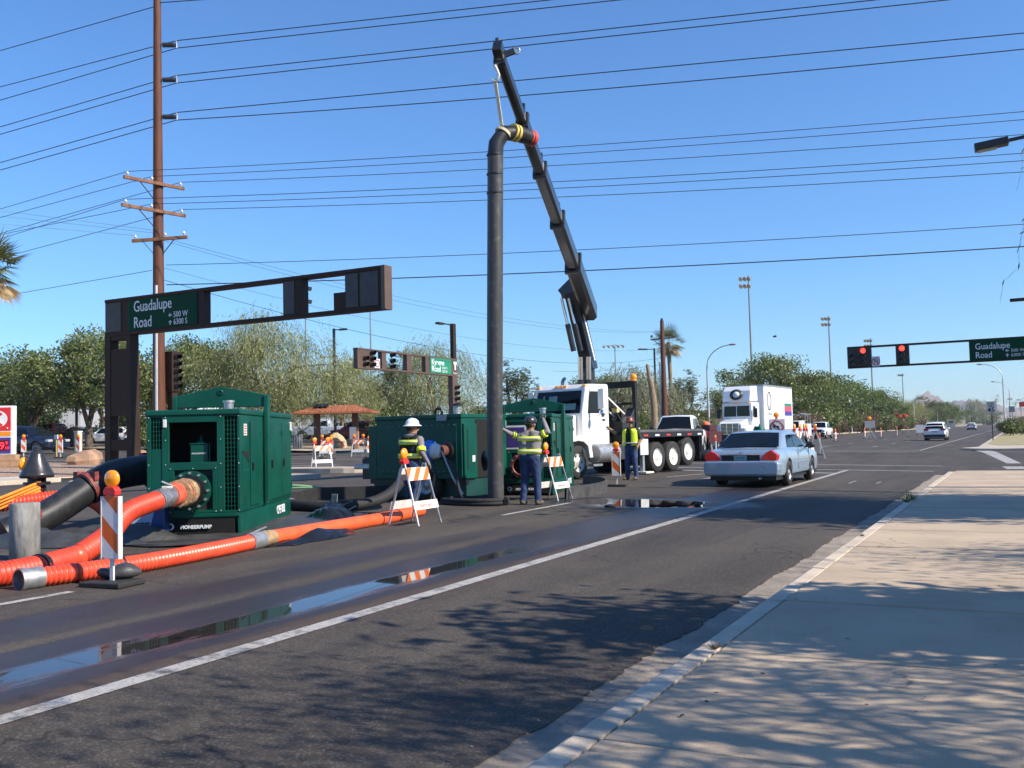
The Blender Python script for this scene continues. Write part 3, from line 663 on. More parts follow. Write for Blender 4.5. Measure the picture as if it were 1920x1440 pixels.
# fan palms
def palm_meshes(seed, h, r=.22, fr=1.15, n=46, skirt=True):
    g = np.random.default_rng(seed); tm = MB(); pth = [(.04*math.sin(i*.8), .03*math.cos(i*.7), h*i/10) for i in range(11)]
    tm.tube(pth, [r*1.3]+[r]*9+[r*.9], 10); C = []; A = []; B = []; C2 = []; A2 = []; B2 = []
    for k in range(n):
        a = g.uniform(0, 6.283); e = g.uniform(-1.1, 1.35); dry = e < -.35 and skirt
        d = np.array([math.cos(a)*math.cos(e), math.sin(a)*math.cos(e), math.sin(e)]); st = g.uniform(.5, .9)*fr
        base = np.array([0, 0, h+.1]); hub = base+d*st-np.array([0, 0, .18*st])
        side = np.cross(d, [0, 0, 1.]); side /= np.linalg.norm(side)+1e-6; upv = np.cross(side, d)
        L = (C2, A2, B2) if dry else (C, A, B)
        L[0].append((base+hub)/2); L[1].append((hub-base)/2); L[2].append(side*.018)
        for t in np.linspace(-1.25, 1.25, 15):
            b = d*math.cos(t)+side*math.sin(t)-np.array([0, 0, .25+.15*abs(t)]); b /= np.linalg.norm(b)
            ln = fr*.45*(1-.2*abs(t))*g.uniform(.85, 1.1)
            L[0].append(hub+b*ln*.95); L[1].append(b*ln); w = np.cross(b, upv); L[2].append(w/(np.linalg.norm(w)+1e-6)*.036)
    tob = tm.build('trunk', BARKL); t_ = tob.data; bpy.data.objects.remove(tob)
    return t_, quads_mesh('fronds', np.array(C), np.array(A), np.array(B), L_PALM), quads_mesh('dry_fronds', np.array(C2), np.array(A2), np.array(B2), L_STRAW)
def palm(px, d, h, label, seed, fr=1.15, n=46, z=None):
    x, y = pt(px, d); t = thing('fan_palm', label, 'palm', (x, y, tz(x)+.1), seed)
    for nm, me in zip(('trunk', 'fronds', 'dry_fronds'), palm_meshes(seed, h, fr=fr, n=n)):
        o = bpy.data.objects.new(nm, me); COL.objects.link(o); o.parent = t
    return t
palm(1257, 104, 10.6, 'fan palm with a skirt of dry fronds behind the brown pole', 3, 1.5, 60)
palm(-22, 34, 7.3, 'fan palm whose fronds reach in at the left edge of the picture', 5, 1.0, 60)
palm(1722, 345, 9.5, 'short fan palm behind the orange warning flag', 8, 2.2, 40)
for i, (px, d, h) in enumerate(((1866, 520, 15), (1891, 640, 16), (1903, 610, 15), (1912, 700, 17))):
    palm(px, d, h, ['far thin palm left of the nearest light pole', 'far thin palm between the two right light poles', 'far thin palm near the right edge', 'farthest thin palm at the right edge'][i], 11+i, 2.2, 18)
# dead trunk
x, y = pt(1224, 78); tb = MB(); tb.tube(smooth_path([(0, 0, 0), (.05, 0, 2.2), (-.05, .05, 4.2), (-.28, 0, 5.6), (-.42, 0, 6.6)], 5), [.32]*5+[.27]*5+[.23]*5+[.15]*5+[.06], 10)
tb.tube([(-.1, 0, 4.6), (-.32, .1, 5.1)], [.1, .03], 6)
tag(tb.build('dead_trunk', BARKL, loc=(x, y, tz(x)+.1)), 'bare dead tree trunk without branches behind the flatbed', 'tree trunk')
# weeds on the kerb joint
for i, (wx, wy, s_) in enumerate(((-1.93, 19.6, .35), (-1.9, 20.3, .28), (-1.86, 6.35, .1), (-1.9, 13.5, .08))):
    g = np.random.default_rng(40+i); n = 60 if s_ > .2 else 26
    d = unit(n, g); d[:, 2] = np.abs(d[:, 2])+.4; d /= np.linalg.norm(d, axis=1)[:, None]; ln = g.uniform(.3, 1, (n, 1))*s_
    w = np.cross(d, unit(n, g)); w /= np.linalg.norm(w, axis=1)[:, None]
    me = quads_mesh('kerb_weed', d*ln*.5, d*ln*.5, w*.006, L_MESQ if s_ > .2 else L_DRY); o = bpy.data.objects.new('kerb_weed', me); COL.objects.link(o); o.location = (wx, wy, .12)
    tag(o, ['scrubby weed growing from the kerb by the far shade band', 'smaller weed just beyond the scrubby kerb weed', 'tiny dry weed in the kerb joint in the foreground', 'tiny dry weed in the kerb joint before the shade band'][i], 'weed')
# ------------------------------------------------------------------ green pump sets
SITE = 'green pump sets'
def arrow(mb, c, d, L, w, y):  # flat arrow in the xz plane at depth y
    cx, cz = c; dx, dz = d; px_, pz = -dz, dx
    P = lambda a, b: (cx+dx*a+px_*b, y, cz+dz*a+pz*b)
    mb.add([P(-L/2, w*.16), P(-L/2, -w*.16), P(L*.1, -w*.16), P(L*.1, w*.16)], [(0, 1, 2, 3)])
    mb.add([P(L/2, 0), P(-.0*L, w*.62), P(-.0*L, w*.3), P(L*.28, 0), P(0, -w*.3), P(0, -w*.62)], [(0, 1, 2, 3), (0, 3, 4, 5)])
def pump_set(label, loc, rz, discharge):
    t = thing('pump_set', label, 'pump', loc, rz, SITE)
    W, Lg, z0, z1 = 1.40, 4.0, .36, 1.84; h = W/2
    # skid
    sk = MB(); sk.prism([(.35, 0), (Lg-.1, 0), (Lg-.1, z0), (0, z0), (0, .3)], -h+.02, h-.02, 'yz'); base = sk.build('skid', GREEN, t, .012)
    b2 = MB()
    for s in (-1, 1): b2.bx(s*h-.05 if s > 0 else -h-.0, s*h+.0 if s > 0 else -h+.05, .02, Lg-.12, .02, .30)
    b2.build('skid_rail', GREEN, base, .008)
    MB().bx(-h+.1, h-.1, .02, .3, .05, .28).build('skid_recess', VOID, base)
    text('PIONEERPUMP', .072, face_M((-.2, -.008, .13), (1, 0, 0), (0, 0, 1)), LETTER, base, bold=.003)
    MB().lathe([(.03, 0), (.055, 0), (.055, .006), (.03, .006)], (-.35, -.012, .165), 14, 'y').build('emblem', LETTER, base)
    # enclosure front built as a frame round openings
    u = lambda f: -h+f*W
    v = lambda f: z0+f*(z1-z0)
    fr = MB(); T = .05
    cols = [(0, .04), (.16, .235), (.75, .83), (.97, 1)]
    for a, b in cols: fr.bx(u(a), u(b), 0, T, z0, z1-.0)
    fr.bx(u(.04), u(.16), 0, T, v(.985), z1); fr.bx(u(.04), u(.16), .012, T, z0, v(.66))
    fr.bx(u(.235), u(.75), 0, T, v(.93), z1); fr.bx(u(.235), u(.75), 0, T, v(.44), v(.52)); fr.bx(u(.235), u(.75), 0, T, z0, v(.03))
    fr.bx(u(.235), u(.29), 0, T, v(.03), v(.44)); fr.bx(u(.70), u(.75), 0, T, v(.03), v(.44))
    fr.bx(u(.83), u(.97), 0, T, v(.985), z1); fr.bx(u(.83), u(.97), 0, T, z0, v(.02))
    front = fr.build('front_panel', GREEN, t, .006)
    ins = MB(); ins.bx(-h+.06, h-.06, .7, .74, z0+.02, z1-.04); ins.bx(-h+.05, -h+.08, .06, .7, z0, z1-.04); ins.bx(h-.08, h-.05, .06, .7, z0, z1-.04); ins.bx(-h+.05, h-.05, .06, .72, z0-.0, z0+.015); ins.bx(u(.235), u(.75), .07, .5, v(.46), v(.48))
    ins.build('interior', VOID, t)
    for (a, b, c0, c1) in ((.04, .16, .66, .985), (.83, .97, .02, .985)):
        gm = MB(); nx = 4; nz = max(int((c1-c0)*22), 3)
        for i in range(nx+1): x = u(a+(b-a)*i/nx); gm.bx(x-.0045, x+.0045, .016, .024, v(c0), v(c1))
        for i in range(nz+1): z = v(c0+(c1-c0)*i/nz); gm.bx(u(a), u(b), .018, .026, z-.0045, z+.0045)
        gm.build('grille', GREEN, t)
    bolts = MB()
    for fx in (.02, .2, .79, .985):
        for fz in (.985, .75, .5, .26, .02): bolts.ball((u(fx), -.002, v(fz)), .011, 6, 4)
    for fx in (.25, .49, .735): bolts.ball((u(fx), -.002, v(.455)), .011, 6, 4); bolts.ball((u(fx), -.002, v(.015)), .011, 6, 4)
    bolts.build('bolts', STEEL, t)
    tk = MB(); tk.bx(u(.44), u(.63), .12, .4, v(.50), v(.70)); tk.bx(u(.43), u(.64), .11, .41, v(.70), v(.715)); tk.lathe([(.06, 0), (.06, .03), (.025, .035), (.03, .07), (.012, .08), (.012, .12), (.0005, .13)], (u(.535), .25, v(.715)), 12)
    tk.cyl((u(.645), .14, v(.5)), (u(.645), .14, v(.7)), .012); o = tk.build('primer_tank', GREEN, t, .01)
    text('PIONEERPUMP', .034, face_M((u(.455), .118, v(.6)), (1, 0, 0), (0, 0, 1)), LETTER, o)
    MB().bx(u(.175), u(.215), -.02, 0, v(.88), v(.965)).build('marker_lamp', mat('lens_white', (.7, .7, .68), .3), t, .015)
    # sides and roof
    sd = MB(); sd.bx(h-.03, h, T, Lg-.05, z0, z1); sd.bx(-h, -h+.03, T, Lg-.05, z0, z1); sd.bx(-h, h, Lg-.05, Lg, z0, z1); body = sd.build('body_panel', GREEN, t, .006)
    rf = MB(); rf.bx(-h-.02, h+.02, -.02, Lg+.02, z1, z1+.09); rf.build('roof', GREEN, t, .02)
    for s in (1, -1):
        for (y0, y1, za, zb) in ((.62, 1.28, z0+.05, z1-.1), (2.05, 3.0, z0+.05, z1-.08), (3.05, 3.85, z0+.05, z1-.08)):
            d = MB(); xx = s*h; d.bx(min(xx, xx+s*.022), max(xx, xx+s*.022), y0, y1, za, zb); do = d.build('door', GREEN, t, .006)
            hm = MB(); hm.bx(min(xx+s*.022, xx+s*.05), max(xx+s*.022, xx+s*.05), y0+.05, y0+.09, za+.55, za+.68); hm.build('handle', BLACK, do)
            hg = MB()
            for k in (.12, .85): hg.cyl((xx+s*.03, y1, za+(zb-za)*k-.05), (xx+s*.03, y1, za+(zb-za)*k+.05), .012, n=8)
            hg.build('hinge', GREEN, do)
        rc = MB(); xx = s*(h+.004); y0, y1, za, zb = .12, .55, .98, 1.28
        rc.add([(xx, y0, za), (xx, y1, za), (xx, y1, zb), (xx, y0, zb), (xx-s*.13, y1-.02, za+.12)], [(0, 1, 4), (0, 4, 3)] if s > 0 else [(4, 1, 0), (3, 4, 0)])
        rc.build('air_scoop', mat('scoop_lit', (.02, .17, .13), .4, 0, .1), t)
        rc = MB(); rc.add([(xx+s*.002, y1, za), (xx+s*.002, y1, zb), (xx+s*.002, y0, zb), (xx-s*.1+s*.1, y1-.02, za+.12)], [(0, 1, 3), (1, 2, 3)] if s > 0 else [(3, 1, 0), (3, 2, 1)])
        rc.build('scoop_shade', VOID, t)  # near-black facet painted as shade beside the lit green one
        st = MB(); st.bx(min(xx, xx+s*.004), max(xx, xx+s*.004), .22, .42, 1.52, 1.7); st.build('warning_sticker', DULLWHITE, t)
        st = MB()
        for k in range(4): st.bx(min(xx+s*.004, xx+s*.007), max(xx+s*.004, xx+s*.007), .25, .39, 1.545+.038*k, 1.56+.038*k)
        st.build('sticker_print', REDCAP, t)
        st = MB(); st.bx(min(xx, xx+s*.028), max(xx, xx+s*.028), 3.78, 3.9, 1.62, 1.78); st.build('sticker', DULLWHITE, t)
    text('CPE 832', .2, face_M((h+.006, 2.6, .12), (0, 1, 0), (0, 0, 1)), LETTER, t, bold=.006)
    # lifting bail
    bl = MB(); yb = 1.62
    for s in (-1, 1):
        bl = MB(); bl.bx(-h-.096 if s < 0 else h+.026, -h-.026 if s < 0 else h+.096, yb-.09, yb+.09, .42, z1+.36); bl.build('bail_post', GREEN, t, .01)
    bm = MB(); bm.prism([(-h-.1, z1+.17), (h+.1, z1+.17), (h+.1, z1+.36), (0, z1+.52), (-h-.1, z1+.36)], yb-.06, yb+.06, 'xz'); bo = bm.build('bail_beam', GREEN, t, .01)
    MB().lathe([(.03, 0), (.05, 0), (.05, .012), (.03, .012)], (0, yb-.075, z1+.42), 12, 'y').build('lifting_eye', GREEN, bo)
    ex = MB(); ex.cyl((.42, .45, z1+.08), (.42, .45, z1+.2), .075, n=16); ex.cyl((.42, .45, z1+.2), (.42, .45, z1+.235), .09, n=16); ex.build('exhaust_cap', STEEL, t)
    # discharge flange
    cx, cz = u(.50), v(.235)
    rp = MB(); rp.bx(u(.29), u(.70), .055, .065, v(.03), v(.44)); rp.build('flange_recess', RUBBER, t)
    fl = MB()
    def ringy(y0, y1, ro): fl.lathe([(.001, y0), (ro, y0), (ro, y1), (.001, y1)], (cx, 0, cz), 24, 'y', sm=False)
    ringy(-.13, .06, .20); ringy(-.18, -.13, .30)
    fo = fl.build('flange', GREEN if discharge == 'hose' else mat('red_flange', (.22, .035, .025), .5, 0, .25, 6, dirt=.4), t)
    bo = MB()
    for k in range(12):
        a = k*math.pi/6; bo.cyl((cx+.265*math.cos(a), -.225, cz+.265*math.sin(a)), (cx+.265*math.cos(a), -.12, cz+.265*math.sin(a)), .021, n=6)
    bo.build('bolts', STEEL, fo)
    if discharge == 'hose':
        f2 = MB(); f2.lathe([(.001, -.24), (.23, -.24), (.23, -.18), (.001, -.18)], (cx, 0, cz), 24, 'y', sm=False); f2.lathe([(.19, -.24), (.19, -.3), (.17, -.34)], (cx, 0, cz), 20, 'y'); f2.build('adapter_ring', BLACK, fo)
    else:
        f2 = MB(); f2.lathe([(.001, -.185), (.19, -.185), (.21, -.4), (.19, -.4), (.17, -.2)], (cx, 0, cz), 20, 'y'); f2.build('open_spigot', mat('red_flange', (.2, .03, .02)), fo)
        MB().lathe([(.001, -.3), (.185, -.3), (.185, -.29), (.001, -.29)], (cx, 0, cz), 20, 'y').build('pipe_bore', VOID, fo)
        pl = MB(); pl.bx(u(.12), u(.56), -.008, 0, v(.50), v(.88)); pl.build('notice_frame', DULLWHITE, t); pl = MB(); pl.bx(u(.15), u(.53), -.012, -.008, v(.53), v(.85)); pl.build('notice', mat('purple_print', (.05, .03, .16), .5), t)
        pl = MB(); pl.bx(u(.235), u(.75), .02, .05, v(.5), v(.94)); pl.build('closed_panel', GREEN, t)
    return t
P1 = pump_set('nearest green enclosed pump with an orange hose on its flange', (-11.09, 10.67, tz(-11)), R(29.8), 'hose')
P3 = pump_set('green enclosed pump before the white crane truck, with open red flange', (-10.40, 20.3, tz(-10.4)), R(17), 'open')

# ---- middle trailer pump, seen on its shaded long side
def mid_pump():
    t = thing('trailer_pump', 'long dark green trailer pump with wheels behind the white-helmeted worker', 'pump', (-10.74, 17.98, tz(-11)), R(-1), SITE)
    b = MB(); b.bx(-2.3, 0, .05, 2.05, .5, 1.83); b.bx(-2.52, -2.3, .05, 2.0, .5, 1.7); body = b.build('body_panel', GREEN, t, .012)
    r_ = MB(); r_.bx(-2.32, .02, .02, 2.08, 1.83, 1.92); r_.build('roof', GREEN, t, .015)
    for (x0, x1, z0, z1) in ((-2.15, -1.15, .62, 1.72), (-1.1, -.12, .62, 1.72)):
        d = MB(); d.bx(x0, x1, .03, .05, z0, z1); do = d.build('side_door', GREEN, t, .008); bb = MB()
        for k in range(7): bb.ball((x0+.05+(x1-x0-.1)*k/6, .028, z1-.04), .012, 6, 4); bb.ball((x0+.05+(x1-x0-.1)*k/6, .028, z0+.04), .012, 6, 4)
        bb.build('bolts', STEEL, do)
    st = MB(); st.bx(-.62, -.36, .012, .02, 1.78, 1.9); st.build('sticker', GREYPAINT, t)
    # right-hand end: green louvre columns and recess with a blue valve
    e = MB(); e.bx(.0, .05, .08, .62, .5, 1.7); e.build('end_panel', GREEN, t, .01); e = MB(); e.bx(.0, .05, 1.45, 1.95, .5, 1.7); e.build('end_panel', GREEN, t, .01)
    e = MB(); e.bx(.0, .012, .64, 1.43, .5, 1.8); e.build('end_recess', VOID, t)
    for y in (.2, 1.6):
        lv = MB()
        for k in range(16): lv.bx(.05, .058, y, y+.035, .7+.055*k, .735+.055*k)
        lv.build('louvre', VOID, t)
    va = MB(); va.lathe([(.001, 0), (.15, 0), (.17, .05), (.15, .2), (.001, .2)], (.03, 1.02, .95), 18, 'x'); va.build('valve', mat('dark_blue_iron', (.02, .05, .09), .4, .2), t)
    s2 = MB(); s2.bx(.05, .056, .4, .52, .86, 1.0); s2.build('sticker', DULLWHITE, t)
    ch = MB(); ch.bx(-2.6, .0, .2, .34, .38, .5); ch.bx(-2.6, 0, 1.7, 1.84, .38, .5); ch.bx(-3.15, -2.55, .95, 1.1, .38, .48); ch.build('chassis', BLACK, t)
    sk_ = MB(); sk_.bx(-2.45, -.02, .24, 1.9, .1, .5); sk_.build('lower_panel', DGREEN, t)
    for (wx, wy) in ((-.95, .12), (-.95, 1.98)):
        w = MB(); w.lathe([(.2, -.11), (.34, -.11), (.36, -.06), (.36, .06), (.34, .11), (.2, .11)], (wx, wy, .36), 22, 'y'); wo = w.build('wheel', TYRE, t)
        w = MB(); w.lathe([(.001, -.05), (.06, -.06), (.08, -.03), (.2, -.04), (.22, -.1)], (wx, wy, .36), 18, 'y'); w.build('rim', STEEL, wo)
    fe = MB(); fe.bx(-3.0, -2.55, .1, .3, .72, .84); fe.build('mudguard', STEEL, t, .02)
    j = MB(); j.bx(-3.02, -2.92, .9, 1.0, -.0, 1.22); j.bx(-3.1, -2.84, .85, 1.05, -.02, .02); j.cyl((-2.97, .95, .95), (-3.3, .95, .95), .02); j.bx(-3.35, -3.12, .88, 1.02, .45, .95); j.build('jack', BLACK, t, .005)
    ring = MB(); ring.tube([(-.88+.09*math.cos(a), .5, 1.98+.09*math.sin(a)) for a in np.linspace(-.6, 3.74, 12)], .032, 8); ring.build('lifting_eye', BLACK, t)
    ex = MB(); ex.cyl((-.45, .6, 1.92), (-.45, .6, 2.12), .085, n=16); ex.build('exhaust', STEEL, t); ex = MB(); ex.cyl((-.45, .6, 2.12), (-.45, .6, 2.16), .13, n=16); ex.build('exhaust_cap', BLACK, t)
    # branch with blue coupling
    br = MB(); cz = 1.12
    def cy(y0, y1, rr): br.lathe([(.001, y0), (rr, y0), (rr, y1), (.001, y1)], (-.38, 0, cz), 20, 'y', sm=False)
    cy(-.06, .04, .2); o = br.build('flange', BLACK, t)
    br = MB(); cy(-.3, -.06, .12); br.build('branch_pipe', mat('rusty_iron', (.16, .05, .03), .7, 0, .4, 8), t)
    br = MB(); br.lathe([(.001, 0), (.17, 0), (.18, .06), (.14, .18), (.001, .18)], (-.5, -.36, cz), 18, 'x'); br.build('coupling_sleeve', DULLWHITE, t)
    br = MB(); br.lathe([(.001, 0), (.23, 0), (.245, .06), (.23, .15), (.001, .15)], (-.64, -.36, cz), 18, 'x'); br.build('blue_coupling', mat('blue_plastic', (.03, .2, .75), .35, 0, .1, 6), t)
    br = MB(); br.lathe([(.001, 0), (.13, 0), (.13, .3), (.001, .3)], (-.93, -.36, cz), 18, 'x'); br.build('hose_end', RUBBER, t)
    br = MB(); br.tube([(-.3, -.3, cz), (.05, -.42, .55), (.35, -.5, .2)], .02, 8); br.build('stay', STEEL, t)
    br = MB(); br.tube(smooth_path([(-.55, -.3, cz-.2), (-.3, -.55, .7), (-.4, -.6, .1), (-.2, -.7, .05)], 5), .03, 8); br.build('cable', RUBBER, t)
    return t
mid_pump()

# ------------------------------------------------------------------ hoses and pipes
def ribbed(mb, pts, r, pitch=.05, depth=.019, n=20, sub=14):
    P = smooth_path(pts, sub); out = []; acc = 0; d = [0]
    for a, b in zip(P[:-1], P[1:]): d.append(d[-1]+(b-a).length)
    k = int(d[-1]/(pitch/4)); res = []; i = 0
    for j in range(k+1):
        s = d[-1]*j/k
        while i < len(d)-2 and d[i+1] < s: i += 1
        t = (s-d[i])/max(d[i+1]-d[i], 1e-6); res.append(P[i].lerp(P[i+1], t))
    f0_ = len(mb.f); mb.tube(res, [r-(depth if j % 4 > 1 else 0) for j in range(k+1)], n, True, 0, True)
    for q in range(k*n):
        if (q//n) % 4 in (1, 2): mb.mi[f0_+q] = 1
    return mb
HOSE = mat('ribbed_orange_hose', (.80, .085, .035), .36, 0, .14, 6, dirt=.3, dcol=(.42, .13, .08))
HOSE2 = mat('ribbed_hose_groove', (.55, .045, .018), .5, 0, .14, 6, dirt=.35, dcol=(.25, .08, .05))
WRAP = mat('tape_wrapping', (.36, .24, .13), .6, 0, .35, 14, .8, 25, dirt=.3)
FOIL = mat('silver_tape', (.55, .56, .57), .3, .8, .2, 12, .8, 20)
t = thing('suction_hose', 'ribbed orange hose dropping from the near pump flange to the road', 'hose', (-11.0, 9.5, tz(-11)))
def W2L(t, pts): return [tuple(Vector(p)-t.location) for p in pts]
fx, fy = -11.09, 10.67; rv = Vector((.868, .497, 0)); bv = Vector((-.497, .868, 0)); f0 = Vector((-11.09, 10.67, .155+.36+.235*1.48))
ctr = lambda o: f0 - bv*o
HP = lambda px, py, d: tuple(Vector((0, 0, 1.58))+(fwd+rt*((px-960)/1800)-up*((py-720)/1800))*d)
pA = [ctr(.34), ctr(.6), ctr(.95)+Vector((-.06, -.03, -.02)), ctr(1.35)+Vector((-.10, -.06, -.06)), HP(238, 962, 12.5), HP(200, 1005, 11.9), HP(150, 1040, 11.3), (-9.85, 7.6, .275), (-9.55, 6.9, .265), (-9.45, 6.2, .262), (-9.6, 5.0, .262)]
mbh = MB(); ribbed(mbh, W2L(t, pA[3:]), .135, .06); mbh.build('hose', [HOSE, HOSE2], t)
mbh = MB(); mbh.tube(W2L(t, pA[:3]), [.185, .18, .16], 16); cp = mbh.build('reducer', mat('orange_reducer', (.62, .1, .05), .5, 0, .3, 10, dirt=.3), t)
mbh = MB()
for k, o in enumerate((.36, .46, .56, .72)):
    a = ctr(o); b = ctr(o+.07); mbh.tube(W2L(t, [a, b]), [.2+.012*math.sin(k*2), .195], 13, True)
mbh.build('tape_wrap', WRAP, cp)
mbh = MB(); mbh.tube(W2L(t, [pA[2], pA[3]]), [.145, .14], 16); mbh.build('coupling', FOIL, t, .01)
lev = MB(); q = Vector(pA[2])-t.location
for a in (-.3, 1.2): lev.bar(q+Vector((.06, .05, .13)), q+Vector((-.02, -.12, .15+.05*a)), .035, .02)
lev.build('lever', STEEL, t)
bd = MB(); p = Vector((-9.6, 7.02, .267))-t.location; bd.tube([p, p+Vector((.03, -.07, 0))], .142, 16); bd.build('hose_band', BLACK, t)

t = thing('discharge_hose', 'long orange hose lying along the road with an open grey end at the left', 'hose', (-9.2, 9.5, tz(-9.2)))
pB = [(-9.06, 6.62, .228), (-9.0, 7.05, .225), (-8.93, 7.85, .224), (-9.05, 9.0, .226), (-9.2, 9.85, .228)]
mbh = MB(); ribbed(mbh, W2L(t, pB), .106, .055); mbh.build('hose', [HOSE, HOSE2], t)
a = Vector(pB[0]); d = Vector((-.08, -.62, 0)).normalized()
mbh = MB(); mbh.tube(W2L(t, [a+d*.0, a+d*.2]), [.112, .112], 18, False); mbh.tube(W2L(t, [a+d*.2, a+d*.24]), [.122, .122], 18, False); mbh.tube(W2L(t, [a+d*.24, a+d*.02]), [.108, .1], 18, False); mbh.tube(W2L(t, [a+d*.2, a+d*.2001]), [.112, .122], 18, False); mbh.tube(W2L(t, [a+d*.24, a+d*.2401]), [.122, .106], 18, False)
mbh.build('open_coupling', STEEL, t)
bd = MB(); p = Vector((-8.96, 7.5, .224))-t.location; bd.tube([p, p+Vector((.005, .06, 0))], .112, 16); bd.build('hose_band', BLACK, t)
mbh = MB(); mbh.tube(W2L(t, [(-9.2, 9.82, .23), (-9.24, 10.1, .24)]), [.12, .12], 16); cp = mbh.build('coupling', STEEL, t)
mbh = MB(); mbh.tube(W2L(t, [(-9.24, 10.1, .24), (-9.28, 10.36, .24)]), [.118, .108], 14); mbh.build('tape_wrap', WRAP, cp)
lv = MB(); q = Vector((-9.22, 9.9, .33))-t.location
for s in (-1, 1): lv.bar(q+Vector((0, -.1, 0)), q+Vector((.02*s, .25, .05+.03*s)), .03, .018)
lv.build('lever', STEEL, cp)
mbh = MB(); mbh.tube(smooth_path(W2L(t, [(-9.28, 10.34, .235), (-9.4, 11.3, .23), (-9.5, 12.5, .228), (-9.6, 13.6, .228), (-9.85, 15.0, .235)]), 6), .108, 16); mbh.build('smooth_hose', ORANGE, t)
bd = MB()
for yy in (12.9, 13.1, 14.0): bd.tube(W2L(t, [(-9.5-.16*(yy-12.5), yy, .229), (-9.51-.16*(yy-12.5), yy+.04, .229)]), .113, 16)
bd.build('hose_band', BLACK, t)
# black plastic bundle on the hose
def crumple(name, label, cat, cx, cy, sx, sy, hgt, seed, m, rot=0, nx=26, ny=18, z=None, holes=0):
    g = np.random.default_rng(seed); vs = []; ph = g.uniform(0, 6, 12)
    for j in range(ny):
        for i in range(nx):
            a = i/(nx-1)*2-1; b = j/(ny-1)*2-1; e = max(0, 1-abs(a)**3)*max(0, 1-abs(b)**3)
            w = .5+.25*math.sin(3.1*a+ph[0]+2*b)+.22*math.sin(7*b+ph[1]+3*a)+.16*abs(math.sin(9*a-5*b+ph[2]))+.1*abs(math.sin(14*b+8*a+ph[3]))
            ex = 1+.16*math.sin(4*b+ph[4]); ey = 1+.18*math.sin(3*a+ph[5])
            vs.append((a*sx*ex, b*sy*ey, e*hgt*w+.006))
    fs = [(j*nx+i, j*nx+i+1, (j+1)*nx+i+1, (j+1)*nx+i) for j in range(ny-1) for i in range(nx-1)]
    o = MB().add(vs, fs, 0, True).build(name, m, loc=(cx, cy, tz(cx) if z is None else z), rotz=rot); return tag(o, label, cat)
TARP = mat('black_plastic', (.008, .008, .009), .2, 0, .3, 5, .5, 10, dirt=.12, dcol=(.06, .055, .05))
GTARP = mat('grey_tarpaulin', (.045, .046, .046), .5, 0, .3, 3, .6, 14, dirt=.35, dcol=(.12, .105, .09))
crumple('plastic_bundle', 'shiny black plastic sheet bunched along the orange hose before the near pump', 'plastic sheet', -9.2, 11.2, .22, .95, .14, 3, TARP, R(4))
crumple('tarpaulin', 'dark crumpled tarpaulin on the ground at the foot of the near pump', 'tarpaulin', -12.2, 9.5, 1.35, .7, .27, 5, GTARP, R(25))
crumple('containment_sheet', 'black liner spread under the near pump', 'liner', -11.6, 12.4, 1.5, 2.6, .04, 8, GTARP, R(29.8))
crumple('liner_fold', 'upturned black liner edge right of the near pump', 'liner', -11.25, 14.15, .4, .75, .24, 12, TARP, R(30))
crumple('plastic_sheet', 'pale plastic sheet on the ground behind the black suction pipe', 'plastic sheet', -13.5, 12.2, .6, .8, .35, 14, mat('grey_plastic', (.2, .2, .2), .35, 0, .3, 4, .5, 14), .4)
# black suction pipe into the pump's left
t = thing('suction_pipe', 'thick black pipe with elbow and rusty clamps left of the near pump', 'pipe', (-13.0, 10.3, tz(-13)))
HDPE = mat('black_pipe', (.02, .021, .023), .42, 0, .3, 2.5, .12, 30, stretch=(3, 3, .5), dirt=.35, dcol=(.09, .085, .08))
pp = [(-13.3, 9.1, .3), (-13.12, 9.7, .55), (-12.95, 10.25, .9), (-12.85, 10.7, 1.1), (-12.7, 11.3, 1.17), (-12.2, 12.2, 1.17)]
mbh = MB(); mbh.tube(smooth_path(W2L(t, pp[:3]), 5), .23, 20); mbh.build('lower_pipe', HDPE, t)
mbh = MB(); mbh.tube(smooth_path(W2L(t, pp[2:5]), 6), .245, 20); mbh.build('elbow', HDPE, t)
mbh = MB(); mbh.tube(W2L(t, pp[4:]), .225, 20); mbh.build('upper_pipe', HDPE, t)
for k, (a, b) in enumerate(((pp[2], pp[3]), (pp[4], pp[5]), (pp[1], pp[2]))):
    a = Vector(a); b = Vector(b); c = a+(b-a)*(.02 if k < 2 else -.5); d = (b-a).normalized(); rb = MB(); rb.tube(W2L(t, [c, c+d*.07]), .262, 20); q = c-t.location
    for s in (-1, 1): rb.bx(q.x+.2*s-.05, q.x+.2*s+.05, q.y-.06, q.y+.06, q.z+.13, q.z+.27)
    rb.build('clamp', mat('red_clamp', (.2, .035, .03), .6, 0, .35, 8, dirt=.5, dcol=(.5, .33, .28)), t)
t = thing('drum_elbow', 'wide black rubber hose joining the near pump at its left side', 'hose', (-12.4, 12.0, tz(-12)))
mbh = MB(); mbh.tube(smooth_path(W2L(t, [(-13.0, 11.7, 1.05), (-13.1, 12.1, 1.08), (-12.9, 12.8, 1.0)]), 5), .3, 18); mbh.build('hose', mat('blue_black_rubber', (.014, .018, .026), .4, 0, .3, 4), t)
